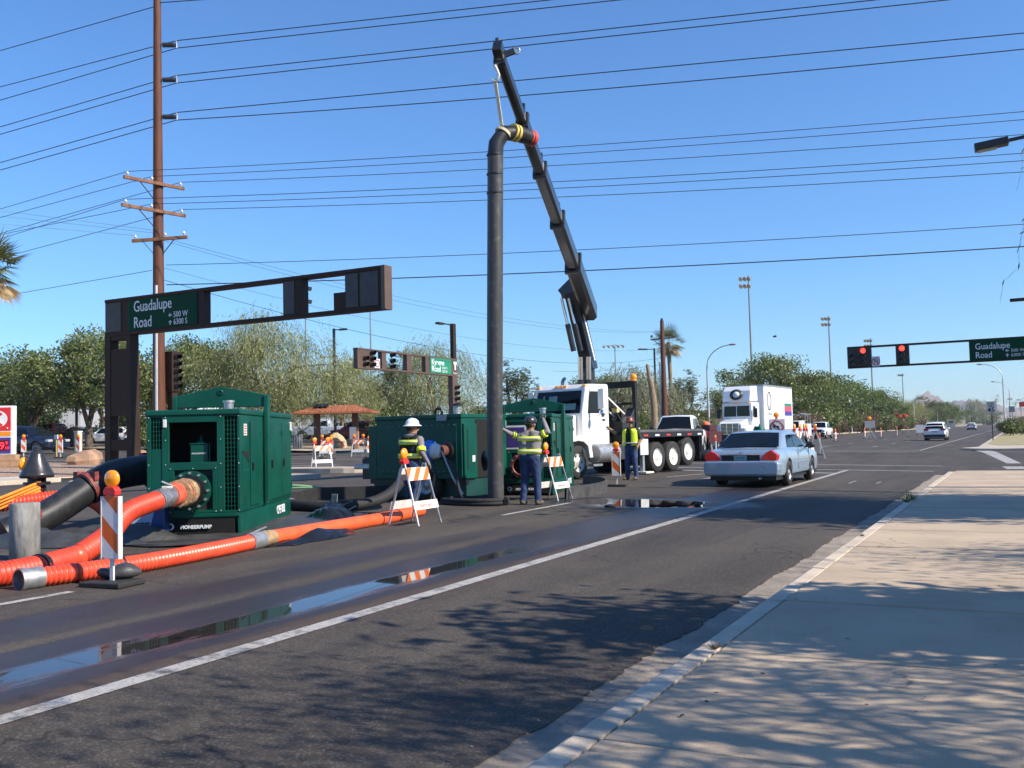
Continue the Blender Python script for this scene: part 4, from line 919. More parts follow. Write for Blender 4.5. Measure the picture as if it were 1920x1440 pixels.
# vent valve on riser
t = thing('vent_valve', 'black cone-shaped air valve on a riser left of the black pipe', 'valve', (-14.9, 10.8, tz(-15)))
v_ = MB(); v_.cyl((0, 0, 0), (0, 0, .55), .16, n=14); v_.cyl((0, 0, .16), (0, 0, .2), .24, n=14); v_.cyl((0, 0, .5), (0, 0, .56), .23, n=14); v_.build('riser', mat('rusty_iron', (.16, .05, .03)), t)
v_ = MB(); v_.cyl((0, 0, .56), (0, 0, .82), .15, n=14); v_.cyl((0, 0, .7), (0, 0, .75), .22, n=14); v_.build('collar', BLACK, t)
v_ = MB(); v_.lathe([(.001, .82), (.26, .82), (.28, .87), (.26, .9), (.2, 1.02), (.12, 1.2), (.11, 1.26), (.07, 1.27), (.07, 1.34), (.02, 1.36), (.001, 1.36)], (0, 0, 0), 20); v_.build('cone', mat('grey_black_iron', (.035, .037, .042), .3, .2, .2, 5), t)
v_ = MB(); v_.ball((-.2, -.1, 1.06), .1, 12, 8, (.6, 1, 1.2)); v_.build('warning_lamp', AMBER, t)
t = thing('orange_strap', 'bundle of orange straps stretched from the air valve to the left edge', 'strap', (-14.8, 10.4, tz(-14.8)))
for k in range(4):
    mbh = MB(); mbh.tube(W2L(t, [(-14.75, 10.75, .98-.05*k), (-14.75-.05*k, 9.9, .72-.07*k), (-14.5, 9.0, .40-.06*k)]), .028, 7); mbh.build('strap', mat('orange_strap_web', (.85, .25, .02), .6, 0, .15, 6), t)
t = thing('return_hose', 'short pinkish-orange ribbed hose arching behind the black pipe', 'hose', (-14.4, 10.9, tz(-14.4)))
mbh = MB(); ribbed(mbh, W2L(t, [(-15.6, 9.6, .5), (-14.85, 10.35, .66), (-14.45, 10.95, .72), (-13.9, 11.1, .66), (-13.3, 11.0, .42)]), .12, .055); mbh.build('hose', [HOSE, HOSE2], t)
# grey cut pipe standing
t = thing('cut_pipe', 'weathered grey cylinder standing upright at the left edge', 'cylinder', (-11.2, 7.95, tz(-11.2)), .2)
v_ = MB(); v_.lathe([(.165, 0), (.18, .01), (.178, .7), (.17, .712), (.001, .708)], (0, 0, 0), 24); v_.build('body', mat('weathered_grey', (.25, .245, .235), .8, 0, .3, 5, .5, 14, stretch=(3, 3, .7), dirt=.4, dcol=(.1, .09, .08)), t)
# blue crate with CPE plate in front of the skid
t = thing('blue_tank', 'blue box lettered CPE under the near pump front', 'box', (-11.62, 10.15, tz(-11.6)), R(27))
v_ = MB(); v_.bx(-.45, .35, 0, .35, .08, .5); v_.build('body', mat('blue_paint', (.012, .045, .19), .4, 0, .2, 4, dirt=.2), t, .015)
v_ = MB(); v_.add([(-.4, -.004, .12), (.12, -.004, .12), (.2, -.004, .44), (-.1, -.004, .44)], [(0, 1, 2, 3)]); v_.build('plate', mat('pale_blue_plate', (.3, .36, .5), .5), t)
text('CPE', .15, face_M((-.13, -.008, .14), (1, 0, 0), (0, 0, 1)), mat('navy_print', (.01, .02, .09), .5), t, bold=.004)
# black hose between pumps, green hose coil
t = thing('black_hose', 'thick black rubber hose curving from the near pump to the trailer pump', 'hose', (-12, 15.5, tz(-12)))
mbh = MB(); mbh.tube(smooth_path(W2L(t, [(-13.2, 15.1, .32), (-12.4, 14.9, .29), (-11.75, 15.0, .28), (-11.35, 15.6, .34), (-11.25, 16.2, .55), (-11.5, 17.1, .95)]), 8), .105, 14); mbh.build('hose', RUBBER, t)
mbh = MB(); mbh.tube(W2L(t, [(-13.25, 15.1, .33), (-12.95, 15.05, .31)]), .118, 14); mbh.build('coupling', FOIL, t)
t = thing('green_hose', 'thin pale green garden hose looped behind the black hose', 'hose', (-14.6, 18.0, tz(-14.6)))
for k in range(2):
    mbh = MB(); mbh.tube(smooth_path(W2L(t, [(-16.2+.1*k, 17.4, .27), (-15.4, 17.6, .45+.07*k), (-14.6, 18.1, .44), (-13.9, 18.6, .28)]), 6), .03, 8); mbh.build('loop', mat('pale_green_hose', (.2, .36, .19), .5, 0, .1, 5), t)
t = thing('wire_rack', 'small galvanised wire stand on the road before the black hose', 'rack', (-11.75, 14.85, tz(-11.75)))
v_ = MB()
for k in range(4): v_.bar((-.06+.04*k, 0, 0), (-.06+.04*k+.02, .02, .36), .018)
v_.bar((-.2, 0, .05), (.35, .05, .05), .012); v_.bar((.0, 0, .08), (.38, .1, .22), .012); v_.bar((-.25, -.1, .02), (-.2, .25, .02), .012); v_.bar((.3, -.05, .02), (.35, .25, .12), .012); v_.build('frame', STEEL, t)
t = thing('containment_wall', 'low black containment wall behind the black hose', 'barrier', (-14, 17, tz(-14)), 0)
v_ = MB(); pts = [(-13.3, 14.9), (-13.6, 16.2), (-14.1, 17.2), (-12.9, 18.2), (-12.4, 18.3)]
for a, b in zip(pts[:-1], pts[1:]): v_.bar(tuple(Vector((a[0], a[1], .37))-t.location), tuple(Vector((b[0], b[1], .36))-t.location), .05, .28)
v_.build('wall', RUBBER, t)
t = thing('containment_berm', 'curved ribbed black containment wall at the foot of the pump before the truck', 'barrier', (-9.6, 21.5, tz(-9.6)))
v_ = MB(); P = smooth_path([(-9.0, 19.6, 0), (-8.85, 20.6, 0), (-9.1, 22.2, 0), (-9.9, 23.9, 0), (-11.0, 25.2, 0)], 7); vs = []
for i, p in enumerate(P):
    w = .012*(i % 2)
    vs += [(p.x+w+9.6, p.y-21.5, -.03), (p.x+.03+w+9.6, p.y-21.5, .27), (p.x-.03+9.6, p.y+.02-21.5, .27), (p.x-.05+9.6, p.y+.02-21.5, -.03)]
fs = []
for i in range(len(P)-1):
    for k in range(3): fs.append((i*4+k, i*4+4+k, i*4+5+k, i*4+1+k))
v_.add(vs, fs); v_.build('wall', mat('grey_rubber', (.06, .06, .062), .7, 0, .3, 4, .3, 20, dirt=.4), t)
t = thing('coiled_hose', 'flat loop of black hose on the road under the trailer pump', 'hose', (-9.9, 17.5, tz(-9.9)))
for k in range(2):
    v_ = MB(); v_.tube([(-.3+.75*math.cos(a), .1+.42*math.sin(a), .05+.06*k) for a in np.linspace(0, 6.0, 26)], .05, 8); v_.build('loop', RUBBER, t)
v_ = MB(); v_.tube(smooth_path([(-1.2, .3, 1.0), (-.75, .05, .8), (-.55, -.1, .3), (-.5, .0, .08)], 6), .035, 8); v_.build('loop', RUBBER, t)
# rubble in puddle
for i, (x, y) in enumerate(((-7.3, 18.0), (-6.1, 18.95), (-5.85, 19.15))):
    b = MB(); b.ball((0, 0, .02), .1, 7, 5, (1.3, .7, .45)); o = b.build('debris', mat('dark_debris', (.03, .027, .025), .8, 0, .3, 9), loc=(x, y, tz(x)), rotz=i)
    tag(o, ['dark lump of debris at the left of the far puddle', 'dark lump of debris near the right end of the far puddle', 'dark lump of debris at the right end of the far puddle'][i], 'debris')

# ------------------------------------------------------------------ hanging pipe and sling
t = thing('standpipe', 'tall black pipe with an elbow on top, hung upright from the crane', 'pipe', (-9.70, 17.63, tz(-9.7)))
top = Vector((.17, .02, 7.4)); m_ = MB(); r_ = .168
m_.tube([(0, 0, .0), (.02, 0, 2), tuple(top)], r_, 22); pipe = m_.build('shaft', mat('weathered_black_pipe', (.045, .045, .046), .5, 0, .25, 2.2, .15, 30, stretch=(4, 4, .35), dirt=.7, dcol=(.17, .16, .15)), t)
m_ = MB()
for z in (6.55, 6.95, 7.36): p = Vector((.165*z/7.4, 0, z)); m_.tube([p, p+Vector((0, 0, .03))], r_+.008, 22)
m_.build('weld_bead', HDPE, pipe)
q1 = top+Vector((.02, .01, .22)); q2 = top+Vector((.13, .14, .47)); q3 = top+Vector((.34, .42, .5)); q4 = top+Vector((.44, .72, .48)); q5 = top+Vector((.49, .85, .475))
m_ = MB(); m_.tube([top, q1, q2, q3], r_, 22); m_.build('elbow', HDPE, t)
m_ = MB(); m_.tube([q3, q4], r_, 22); hp = m_.build('spigot', HDPE, t)
m_ = MB(); d = (q4-q3).normalized(); 
for s in (.1, .35): m_.tube([q3+d*s, q3+d*(s+.03)], r_+.008, 22)
m_.build('weld_bead', HDPE, hp)
m_ = MB(); m_.tube([q4, q5], [r_+.004, r_+.002], 22); m_.build('red_end', mat('red_pipe_end', (.72, .06, .035), .45, 0, .15, 6), t)
s0 = Vector(t.location)
hook = Vector((-9.46, 17.58, 9.12)); wrap = s0+q3+Vector((-.03, -.04, .0))
t2 = thing('lifting_sling', 'pale webbing sling wrapped round the pipe elbow and hung on the hook', 'sling', tuple(wrap))
SL = mat('sling_web', (.62, .56, .36), .75, 0, .15, 12, .2, 40)
m_ = MB(); m_.tube([tuple(-d*.03), tuple(d*.03)], r_+.018, 22); m_.tube([tuple(-d*.12), tuple(-d*.07)], r_+.016, 22); m_.build('wrap', mat('yellow_web', (.7, .5, .12), .75, 0, .1, 12), t2)
m_ = MB(); hh = hook-wrap; eb = s0+q2-wrap; m_.bar(tuple(eb+Vector((-.02, -.02, r_*.8))), tuple(hh), .07, .02); m_.build('strop', SL, t2); m_ = MB(); dq = (q2-q1).normalized(); m_.tube([tuple(eb-dq*.03), tuple(eb+dq*.03)], r_+.02, 22); m_.build('choke_loop', SL, t2)

# ------------------------------------------------------------------ barricades and channelizers
BG = 'A-frame barricades'; CG = 'vertical panel channelizers'
def lamp(parent, x, y, z, rz=0, r=.092):
    m_ = MB(); m_.lathe([(.001, -.035), (r*.7, -.032), (r, -.012), (r, .012), (r*.7, .032), (.001, .035)], (x, y, z+r+.08), 18, 'y'); l = m_.build('lamp_lens', AMBER, parent)
    m_ = MB(); m_.prism([(-.075, z), (.075, z), (.085, z+.05), (.05, z+.09), (-.05, z+.09), (-.085, z+.05)], y-.045, y+.045, 'xz'); m_.v = [(a+x, b, c) for a, b, c in m_.v]; m_.build('lamp_base', REDCAP, parent, .008)
    return l
def barricade(label, loc, rz, lamps=1, big=1.):
    t = thing('barricade', label, 'barricade', loc, rz, BG); w = .31; H = 1.02
    for nm, y0, ytop in (('front_leg', -.30, -.02), ('rear_leg', .30, .02)):
        for s in (-1, 1):
            m_ = MB(); m_.bar((s*w*1.12, y0, 0), (s*w, ytop, H), .028, .024, (0, 1, 0)); m_.build('leg', STEEL if s > 0 else DULLWHITE, t)
    for sgn, bm_ in ((-1, STRIPE_B), (1, DULLWHITE)):
        m_ = MB(); f = lambda z: sgn*(.30-.28*z/H); y1 = f(.95)+sgn*.02; y2 = f(.74)+sgn*.02
        m_.add([(-w-.02, y2, .74), (w+.02, y2, .74), (w+.02, y1, .95), (-w-.02, y1, .95), (-w-.02, y2+.012, .74), (w+.02, y2+.012, .74), (w+.02, y1+.012, .95), (-w-.02, y1+.012, .95)],
               [(0, 1, 2, 3), (7, 6, 5, 4), (0, 4, 5, 1), (1, 5, 6, 2), (2, 6, 7, 3), (3, 7, 4, 0)]); m_.build('top_board', bm_, t)
        m_ = MB(); y1 = f(.40)+sgn*.02; y2 = f(.26)+sgn*.02
        m_.add([(-w-.06, y2, .26), (w+.06, y2, .26), (w+.06, y1, .40), (-w-.06, y1, .40), (-w-.06, y2+.012, .26), (w+.06, y2+.012, .26), (w+.06, y1+.012, .40), (-w-.06, y1+.012, .40)],
               [(0, 1, 2, 3), (7, 6, 5, 4), (0, 4, 5, 1), (1, 5, 6, 2), (2, 6, 7, 3), (3, 7, 4, 0)]); m_.build('lower_board', DULLWHITE, t)
    for k in range(lamps): lamp(t, (-w+.02) if k == 0 else w-.05, -.0, H)
    return t
b1 = barricade('A-frame barricade with one amber lamp in front of the white-helmeted worker', (-9.08, 13.65, tz(-9.1)), R(90))
text('TRAFFICADE', .065, face_M((-.2, -.238, .30), (1, 0, 0), (0, .264, .96)), mat('faded_red_print', (.62, .2, .15), .6), b1)
dup(b1, (-9.2, 19.35, tz(-9.2)), R(88), 'A-frame barricade with two amber lamps beside the grey-shirted worker at the pipe')
b2 = barricade('A-frame barricade with two amber lamps, left of two on the far street', (-33.6, 42.0, tz(-33.6)), R(20), 2)
dup(b2, (-33.4, 44.6, tz(-33.4)), R(15), 'A-frame barricade, right of the two on the far street')
dup(b2, (-24.6, 30.4, tz(-24.6)), R(60), 'A-frame barricade half hidden behind the rear of the near pump')
for k, (x, y) in enumerate((pt(1492, 47), pt(1507, 46), pt(1525, 45.5))):
    dup(b2, (x, y, tz(x)), R(80+12*k), ['barricade with amber lamps beyond the blue car roof, left of three', 'middle barricade of three beyond the blue car', 'barricade beyond the blue car mirror, right of three'][k], scale=1.3)
def channelizer(label, loc, rz, bag=True):
    t = thing('channelizer', label, 'channelizer', loc, rz, CG)
    m_ = MB(); m_.bx(-.26, .26, -.2, .2, 0, .055); m_.build('rubber_base', RUBBER, t, .012)
    m_ = MB(); m_.bx(-.022, .022, -.012, .012, .05, 1.0); m_.build('stem', DULLWHITE, t)
    m_ = MB(); m_.bx(-.105, .105, -.035, -.016, .28, .93); m_.build('striped_panel', STRIPE_V, t, .004)
    m_ = MB(); m_.bx(.105, .118, -.04, .02, .28, .93); m_.bx(-.118, -.105, -.04, .02, .28, .93); m_.build('panel_edge', DULLWHITE, t)
    lamp(t, 0, 0, .94)
    return t
c1 = channelizer('orange and white striped panel with amber lamp in front of the near pump hoses', (-8.45, 7.0, tz(-8.45)), R(8))
m_ = MB()
g = np.random.default_rng(2)
def sandbag(label, x, y, rz, dz=.055, sc=1):
    m_ = MB(); m_.ball((0, 0, .065), .2, 16, 10, (1.15, .62, .42)); m_.v = [(a*(1+.12*math.sin(19*b)), b*(1+.2*math.sin(13*a)), max(c*(1+.16*math.sin(17*a+9*b)), 0)) for a, b, c in m_.v]
    o = m_.build('sandbag', mat('grey_sandbag', (.05, .05, .053), .4, 0, .3, 5, .6, 20, dirt=.3), loc=(x, y, tz(x)+dz), rotz=rz); return tag(o, label, 'sandbag', 'sandbags')
sandbag('black plastic sandbag on the base of the near striped panel', -8.5, 7.12, R(30))
c2 = dup(c1, (-9.66, 24.35, tz(-9.66)), R(12), 'orange and white striped panel with amber lamp beside the operator in the yellow vest')
for k, (px, d, lab) in enumerate(((145, 56, 'channelizer on the far left street, right of three before the dry clump'), (112, 54, 'channelizer on the far left street, middle of three'), (43, 55, 'channelizer at the front wheel of the dark blue car'),
    (618, 50.5, 'channelizer standing before the left far barricade'), (690, 53, 'channelizer half hidden at the left end of the trailer pump'), (1563, 93, 'channelizer at the right front of the white pickup'), (1618, 108, 'small far channelizer, first right of the white pickup'), (1648, 112, 'small far channelizer, second right of the white pickup'),
    (1678, 118, 'small far channelizer, third right of the white pickup'), (1699, 122, 'small far channelizer, fourth right of the white pickup'), (1533, 51, 'tall striped panel beyond the blue car mirror'), (1338, 43, 'slim orange tube marker between the flatbed and the blue car'))):
    x, y = pt(px, d); dup(c1, (x, y, tz(x)), R(15+9*k), lab, scale=1.1 if px < 150 else 1)
sandbag('sandbag at the foot of the left far barricade', -33.1, 41.0, 1, 0)
sandbag('sandbag by the black pipe end under the flatbed tail', *pt(1325, 42.5), 2, 0)
x, y = pt(1320, 44); t = thing('spare_pipe', 'long black pipe lying on the road behind the flatbed', 'pipe', (x, y, tz(x)))
m_ = MB(); m_.tube([(-3, -.6, .25), (2.2, .3, .25)], .24, 18); m_.build('shaft', HDPE, t)
# ------------------------------------------------------------------ signal gantries
VISOR = mat('black_visor', (.012, .011, .011), .5, 0, .2, 6)
LENSOFF = mat('dark_lens', (.01, .008, .008), .25, 0, .2, 6)
LENSRED = mat('lit_red_lens', (.7, .02, .02), .3, 0, .05, 8, emit=(1, .035, .02), estr=3.2)
SILVER = mat('grey_galvanised_pole', (.55, .56, .57), .45, .5, .06, 3)
def visor(parent, c, n, r=.11, lens=None):
    """signal head at c facing unit vector n"""
    n = Vector(n); c = Vector(c); a = Vector((0, 0, 1)); s = n.cross(a)
    m_ = MB(); k = 10; vs = []
    for i in range(k+1):
        t_ = math.pi*(-.12+1.24*i/k); d = s*math.cos(t_)+a*math.sin(t_); vs += [c+d*r, c+d*r+n*(.20+.1*math.sin(max(min(t_, math.pi), 0))), c+d*(r*1.05)+n*.0]
    fs = []
    for i in range(k): fs.append((i*3, i*3+3, i*3+4, i*3+1)); fs.append((i*3+2, i*3+1, i*3+4, i*3+5))
    m_.add(vs, fs); o = m_.build('visor', VISOR, parent)
    l = MB(); pts = [c+(s*math.cos(t_)+a*math.sin(t_))*r*.95+n*.012 for t_ in np.linspace(0, 2*math.pi, 17)[:-1]]; l.add(pts, [tuple(range(16))]); l.build('lens', lens or LENSOFF, o)
    return o
def kx(px, Y):  # world X of an image column on the plane y=Y
    k = (px-960)/1800; return (k*.8854*Y-.4648*Y)/(.8854+.4648*k)
# left gantry (its back towards us)
Y0 = 22.7; xl = kx(203, Y0); t = thing('sign_gantry', 'brown gantry with a dark green Guadalupe Road sign over the near pump', 'gantry', (xl, Y0, tz(xl)+.1))
X = lambda px: kx(px, Y0)-xl
zb, zt = 5.28-.55, 6.55-.55; ya, yb_ = -.18, .18; f_ = .11
fr = MB(); xe = X(731)
fr.bx(0, xe, ya, yb_, zt-f_, zt); fr.bx(0, xe, ya, yb_, zb, zb+f_)
fr.build('arm_beam', BROWN, t, .012)
for (a, b) in ((203, 247), (378, 389), (538, 574), (655, 724)):
    m_ = MB(); m_.bx(X(a), X(b), ya+.03, yb_-.03, zb+f_, zt-f_); m_.build('infill_panel', BROWN, t, .006)
m_ = MB(); m_.bx(X(633), X(655), ya+.04, yb_-.04, zb+f_, zb+.62); m_.build('infill_panel', BROWN, t)
m_ = MB(); m_.bx(xe-.13, xe+.004, ya-.004, yb_+.004, zb-.004, zt+.004); m_.build('end_plate', mat('brown_metal_sunlit', (.12, .075, .055), .5, 0, .1, 2), t, .008)  # lighter brown than the arm: sunlight painted into the end face
for (a, b) in ((205, 233), (247, 249), (540, 560), (657, 680), (684, 718)):
    m_ = MB(); m_.bx(X(a), X(b), ya+.012, ya+.03, zb+f_+.03, zt-f_-.03); m_.build('panel_seam', DARKGREY, t)
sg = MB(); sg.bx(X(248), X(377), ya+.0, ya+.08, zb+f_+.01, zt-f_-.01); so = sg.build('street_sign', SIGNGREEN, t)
text('Guadalupe', .52, face_M((X(258), ya-.008, zt-.53), (1, 0, 0), (0, 0, 1)), LETTER, so, bold=.002, sx=.80)
text('Road', .52, face_M((X(258), ya-.008, zb+.2), (1, 0, 0), (0, 0, 1)), LETTER, so, bold=.002, sx=.80)
text('500 W', .27, face_M((X(333), ya-.008, zb+.42), (1, 0, 0), (0, 0, 1)), LETTER, so, sx=.85); text('6300 S', .27, face_M((X(333), ya-.008, zb+.18), (1, 0, 0), (0, 0, 1)), LETTER, so, sx=.85)
m_ = MB(); arrow(m_, (X(327), zb+.5), (-1, 0), .15, .13, ya-.008); arrow(m_, (X(327), zb+.26), (0, 1), .15, .13, ya-.008); m_.build('arrow', LETTER, so)
cw = X(255); m_ = MB()
m_.add([(0, ya, -.1), (.28, ya, -.1), (.28, ya, zb), (0, ya, zb), (0, yb_, -.1), (.28, yb_, -.1), (.28, yb_, zb), (0, yb_, zb)], [(0, 1, 2, 3), (5, 4, 7, 6), (4, 0, 3, 7), (1, 5, 6, 2)])
m_.add([(cw-.29, ya, -.1), (cw, ya, -.1), (cw-.1, ya, zb), (cw-.29, ya, zb), (cw-.29, yb_, -.1), (cw, yb_, -.1), (cw-.1, yb_, zb), (cw-.29, yb_, zb)], [(0, 1, 2, 3), (5, 4, 7, 6), (4, 0, 3, 7), (1, 5, 6, 2)])
m_.build('column_leg', BROWN, t, .008)
for (za, zc) in ((-.1, .2), (.83, 1.2), (2.0, zb-.46), (zb-.16, zb)):
    m_ = MB(); m_.bx(.28, cw-.29, ya+.02, yb_-.02, za, zc); m_.build('column_panel', BROWN, t, .005)
# visor backs of the heads on the far face
for a in (548, 565): visor(t, (X(a), yb_, zb+.9), (0, 1, 0)); visor(t, (X(a), yb_, zb+.5), (0, 1, 0))

# right gantry
Y0 = 56.6; xl = kx(1592, Y0); t = thing('sign_gantry', 'far gantry with two lit red signals and a Guadalupe Road sign at right', 'gantry', (xl, Y0, 0))
X = lambda px: kx(px, Y0)-xl
zb, zt = 4.86, 6.08; ya, yb_ = -.15, .15; f_ = .10; xe = 12.5
m_ = MB(); m_.bx(0, xe, ya, yb_, zt-f_, zt); m_.bx(0, xe, ya, yb_, zb, zb+f_); m_.build('arm_beam', BROWN, t, .01)
for (a, b) in ((1592, 1637), (1683, 1708)):
    m_ = MB(); m_.bx(X(a), X(b), ya-.02, yb_, zb+f_, zt-f_); m_.build('signal_panel', mat('signal_housing', (.03, .024, .022), .5, 0, .1, 3), t, .01)
for px in (1622, 1695):
    for k in range(3): visor(t, (X(px), ya-.025, zt-.26-.35*k), (0, -1, 0), .15, LENSRED if k == 0 else None)
for k in range(2): visor(t, (X(1603), ya-.025, zt-.61-.35*k), (0, -1, 0), .15)
m_ = MB(); m_.bx(X(1638), X(1653), ya-.02, ya, zb+.05, zb+.6); no = m_.build('no_u_turn_sign', LETTER, t)
m_ = MB(); c0 = ((X(1638)+X(1653))/2, zb+.325); rr = .22
m_.lathe([(rr-.045, 0), (rr, 0)], (c0[0], ya-.026, c0[1]), 22, 'y'); m_.bar((c0[0]-.15, ya-.027, c0[1]+.15), (c0[0]+.15, ya-.027, c0[1]-.15), .004, .045, (0, 0, 1)); m_.build('ring', mat('sign_red', (.5, .02, .03), .5), no)
m_ = MB(); m_.tube([(c0[0]-.07, ya-.024, c0[1]-.1), (c0[0]-.07, ya-.024, c0[1]+.05), (c0[0]-.03, ya-.024, c0[1]+.1), (c0[0]+.04, ya-.024, c0[1]+.1), (c0[0]+.08, ya-.024, c0[1]+.05), (c0[0]+.08, ya-.024, c0[1]-.12)], .02, 6); m_.build('u_turn_arrow', BLACK, no)
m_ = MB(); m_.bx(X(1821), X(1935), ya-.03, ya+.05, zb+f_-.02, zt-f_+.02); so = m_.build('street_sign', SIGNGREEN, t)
text('Guadalupe', .46, face_M((X(1832), ya-.04, zt-.56), (1, 0, 0), (0, 0, 1)), LETTER, so, bold=.004, sx=.84); text('Road', .46, face_M((X(1832), ya-.04, zb+.2), (1, 0, 0), (0, 0, 1)), LETTER, so, bold=.004, sx=.84)
text('500 W', .23, face_M((X(1899), ya-.04, zb+.44), (1, 0, 0), (0, 0, 1)), LETTER, so); text('6300 S', .23, face_M((X(1899), ya-.04, zb+.2), (1, 0, 0), (0, 0, 1)), LETTER, so)
m_ = MB(); arrow(m_, (X(1892), zb+.52), (-1, 0), .17, .15, ya-.04); arrow(m_, (X(1892), zb+.28), (0, 1), .17, .15, ya-.04); m_.build('arrow', LETTER, so)
m_ = MB(); m_.bx(xe-.5, xe, -.2, .2, 0, 8.2); m_.build('column', BROWN, t)
m_ = MB(); m_.bx(X(1902), xe-.3, -.06, .06, 8.02, 8.1); m_.bx(X(1902), X(1902)+.75, -.16, .16, 7.94, 8.04); m_.build('luminaire', BROWN, t)

# gantry with the Kyrene Road sign (faces +x)
gx, gy = -31.7, 52.3; t = thing('sign_gantry', 'brown gantry with a sunlit green Kyrene Road sign and dark signals', 'gantry', (gx, gy, tz(gx)+.1))
def ky(px): k = (px-960)/1800; return (14.74*k+28.06)/(.4648-.8854*k)-gy
bz = tz(gx)+.1; zb, zt = 5.42-bz, 6.55-bz; xa, xb = -.16, .16; f_ = .1; ye = ky(667)
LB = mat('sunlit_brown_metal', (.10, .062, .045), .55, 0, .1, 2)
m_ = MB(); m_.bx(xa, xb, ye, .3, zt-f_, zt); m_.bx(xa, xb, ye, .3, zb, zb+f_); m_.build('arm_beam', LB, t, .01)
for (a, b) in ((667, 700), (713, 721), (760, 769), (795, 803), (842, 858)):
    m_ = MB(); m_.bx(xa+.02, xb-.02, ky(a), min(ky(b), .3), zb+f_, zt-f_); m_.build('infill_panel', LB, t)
m_ = MB(); m_.bx(xb-.02, xb+.02, ky(803), ky(842), zb+f_, zt-f_); so = m_.build('street_sign', SIGNGREEN_LIT, t)
L_ = ky(842)-ky(803)
text('Kyrene', .5, face_M((xb+.028, ky(803)+.12, zt-.52), (0, 1, 0), (0, 0, 1)), LETTER, so, bold=.006); text('Road', .5, face_M((xb+.028, ky(803)+.12, zb+.2), (0, 1, 0), (0, 0, 1)), LETTER, so, bold=.006)
text('→ 500 W'[2:], .22, face_M((xb+.028, ky(803)+L_*.55, zb+.16), (0, 1, 0), (0, 0, 1)), LETTER, so); text('6400 S', .22, face_M((xb+.028, ky(803)+L_*.55, zb+.38), (0, 1, 0), (0, 0, 1)), LETTER, so)
text('Tempe', .16, face_M((xb+.028, ky(845), zb+.14), (0, 1, 0), (0, 0, 1)), LETTER, t)
m_ = MB(); yq = ky(845)+.3; m_.bx(xb, xb+.024, yq-.08, yq+.08, zb+.4, zb+.75); m_.bx(xb, xb+.024, yq-.2, yq+.2, zb+.75, zb+.92); m_.build('emblem', LETTER, t)
for k in range(3): visor(t, (xb, ky(693), zt-.25-.33*k), (1, 0, 0), .15)
for k in range(2): visor(t, (xb, ky(680), zt-.58-.33*k), (1, 0, 0), .15)
for k in range(3): visor(t, (xb, ky(730), zt-.25-.33*k), (1, 0, 0), .15)
m_ = MB(); m_.bx(xb, xb+.02, ky(698), ky(708), zb+.1, zb+.62); ns = m_.build('no_u_turn_sign', LETTER, t); m_ = MB(); m_.lathe([(.17, 0), (.22, 0), (.22, .01), (.17, .01)], (xb+.024, ky(703), zb+.36), 18, 'x'); m_.build('ring', mat('sign_red', (.5, .02, .03)), ns)
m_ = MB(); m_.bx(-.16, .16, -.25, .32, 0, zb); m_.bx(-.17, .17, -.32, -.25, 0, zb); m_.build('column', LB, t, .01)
m_ = MB(); m_.bx(-.12, .12, -.05, .3, zt, 8.8-bz); m_.bx(-.06, .06, -1.1, -.05, 8.68-bz, 8.74-bz); m_.bx(-.14, .14, -1.75, -1.1, 8.62-bz, 8.74-bz); m_.build('light_mast', BROWN, t)
for k in range(5): visor(t, (.17, .06, zb-.75-.36*k), (1, 0, 0), .15)
m_ = MB(); m_.bx(.16, .2, -.1, .2, .9, 1.3); m_.build('control_box', BROWN, t)

# post with five stacked heads by the utility pole
x, y = pt(322, 37); t = thing('traffic_signal', 'brown post with five stacked dark signal heads right of the utility pole', 'traffic signal', (x, y, tz(x)+.1))
m_ = MB(); m_.bx(-.12, .14, -.14, .14, 0, 3.05); m_.build('post', BROWN, t, .01); m_ = MB(); m_.bx(-.22, .2, -.2, .2, 3.0, 4.55); m_.build('housing', BROWN, t, .012)
for k in range(5): visor(t, (.2, 0, 4.32-.285*k), (1, 0, 0), .115)

# ------------------------------------------------------------------ utility pole and wires
ux, uy = pt(297, 36.8); uz = tz(ux)+.1
t = thing('utility_pole', 'tall brown utility pole with crossarms and insulators at left', 'pole', (ux, uy, uz))
UP = 21.0
def zpx(py, px=298, d=36.8): return 1.58+((720+96.2-(px-960)*.02444)-py)/1800*d
m_ = MB(); m_.tube([(0, 0, 0), (0, 0, UP)], [.25, .125], 18); m_.build('shaft', WOODP, t)
m_ = MB(); m_.tube([(.12, -.24, 0), (.1, -.2, zpx(535)-uz)], .055, 10); m_.build('conduit', SILVER, t)
rdir = Vector((.962, .27, 0)); ldir = Vector((-1, 0, 0))
INS = mat('dark_insulator', (.04, .042, .05), .4, 0, .15, 8); PORC = mat('porcelain', (.6, .6, .58), .3, 0, .1, 8)
cr = Vector((.8854, .4648, 0))
ends = []
def wire_at(p, py): return Vector((p[0], p[1], zpx(py)))
for k, py in enumerate((70, 138, 210)):
    z = zpx(py)-uz; m_ = MB(); a = cr*.2; b = cr*.62
    m_.lathe([(.07, 0), (.11, .03), (.07, .06), (.11, .09), (.07, .12), (.11, .15), (.07, .18), (.11, .21), (.07, .24), (.11, .27), (.07, .3), (.11, .33), (.07, .36), (.11, .39), (.07, .42), (.11, .45), (.07, .48), (.07, .54)], (0, 0, 0), 10, 'x')
    ang = math.atan2(cr.y, cr.x); m_.v = [(math.cos(ang)*(p[0]+.2)-math.sin(ang)*p[1], math.sin(ang)*(p[0]+.2)+math.cos(ang)*p[1], p[2]+z-.02*p[0]) for p in m_.v]; ino = m_.build('post_insulator', INS, t)
    m_ = MB(); m_.bar(tuple(cr*.74+Vector((0, 0, z-.15))), tuple(cr*.74+Vector((0, 0, z+.17))), .05); m_.build('clamp', SILVER, ino)
PINS = []
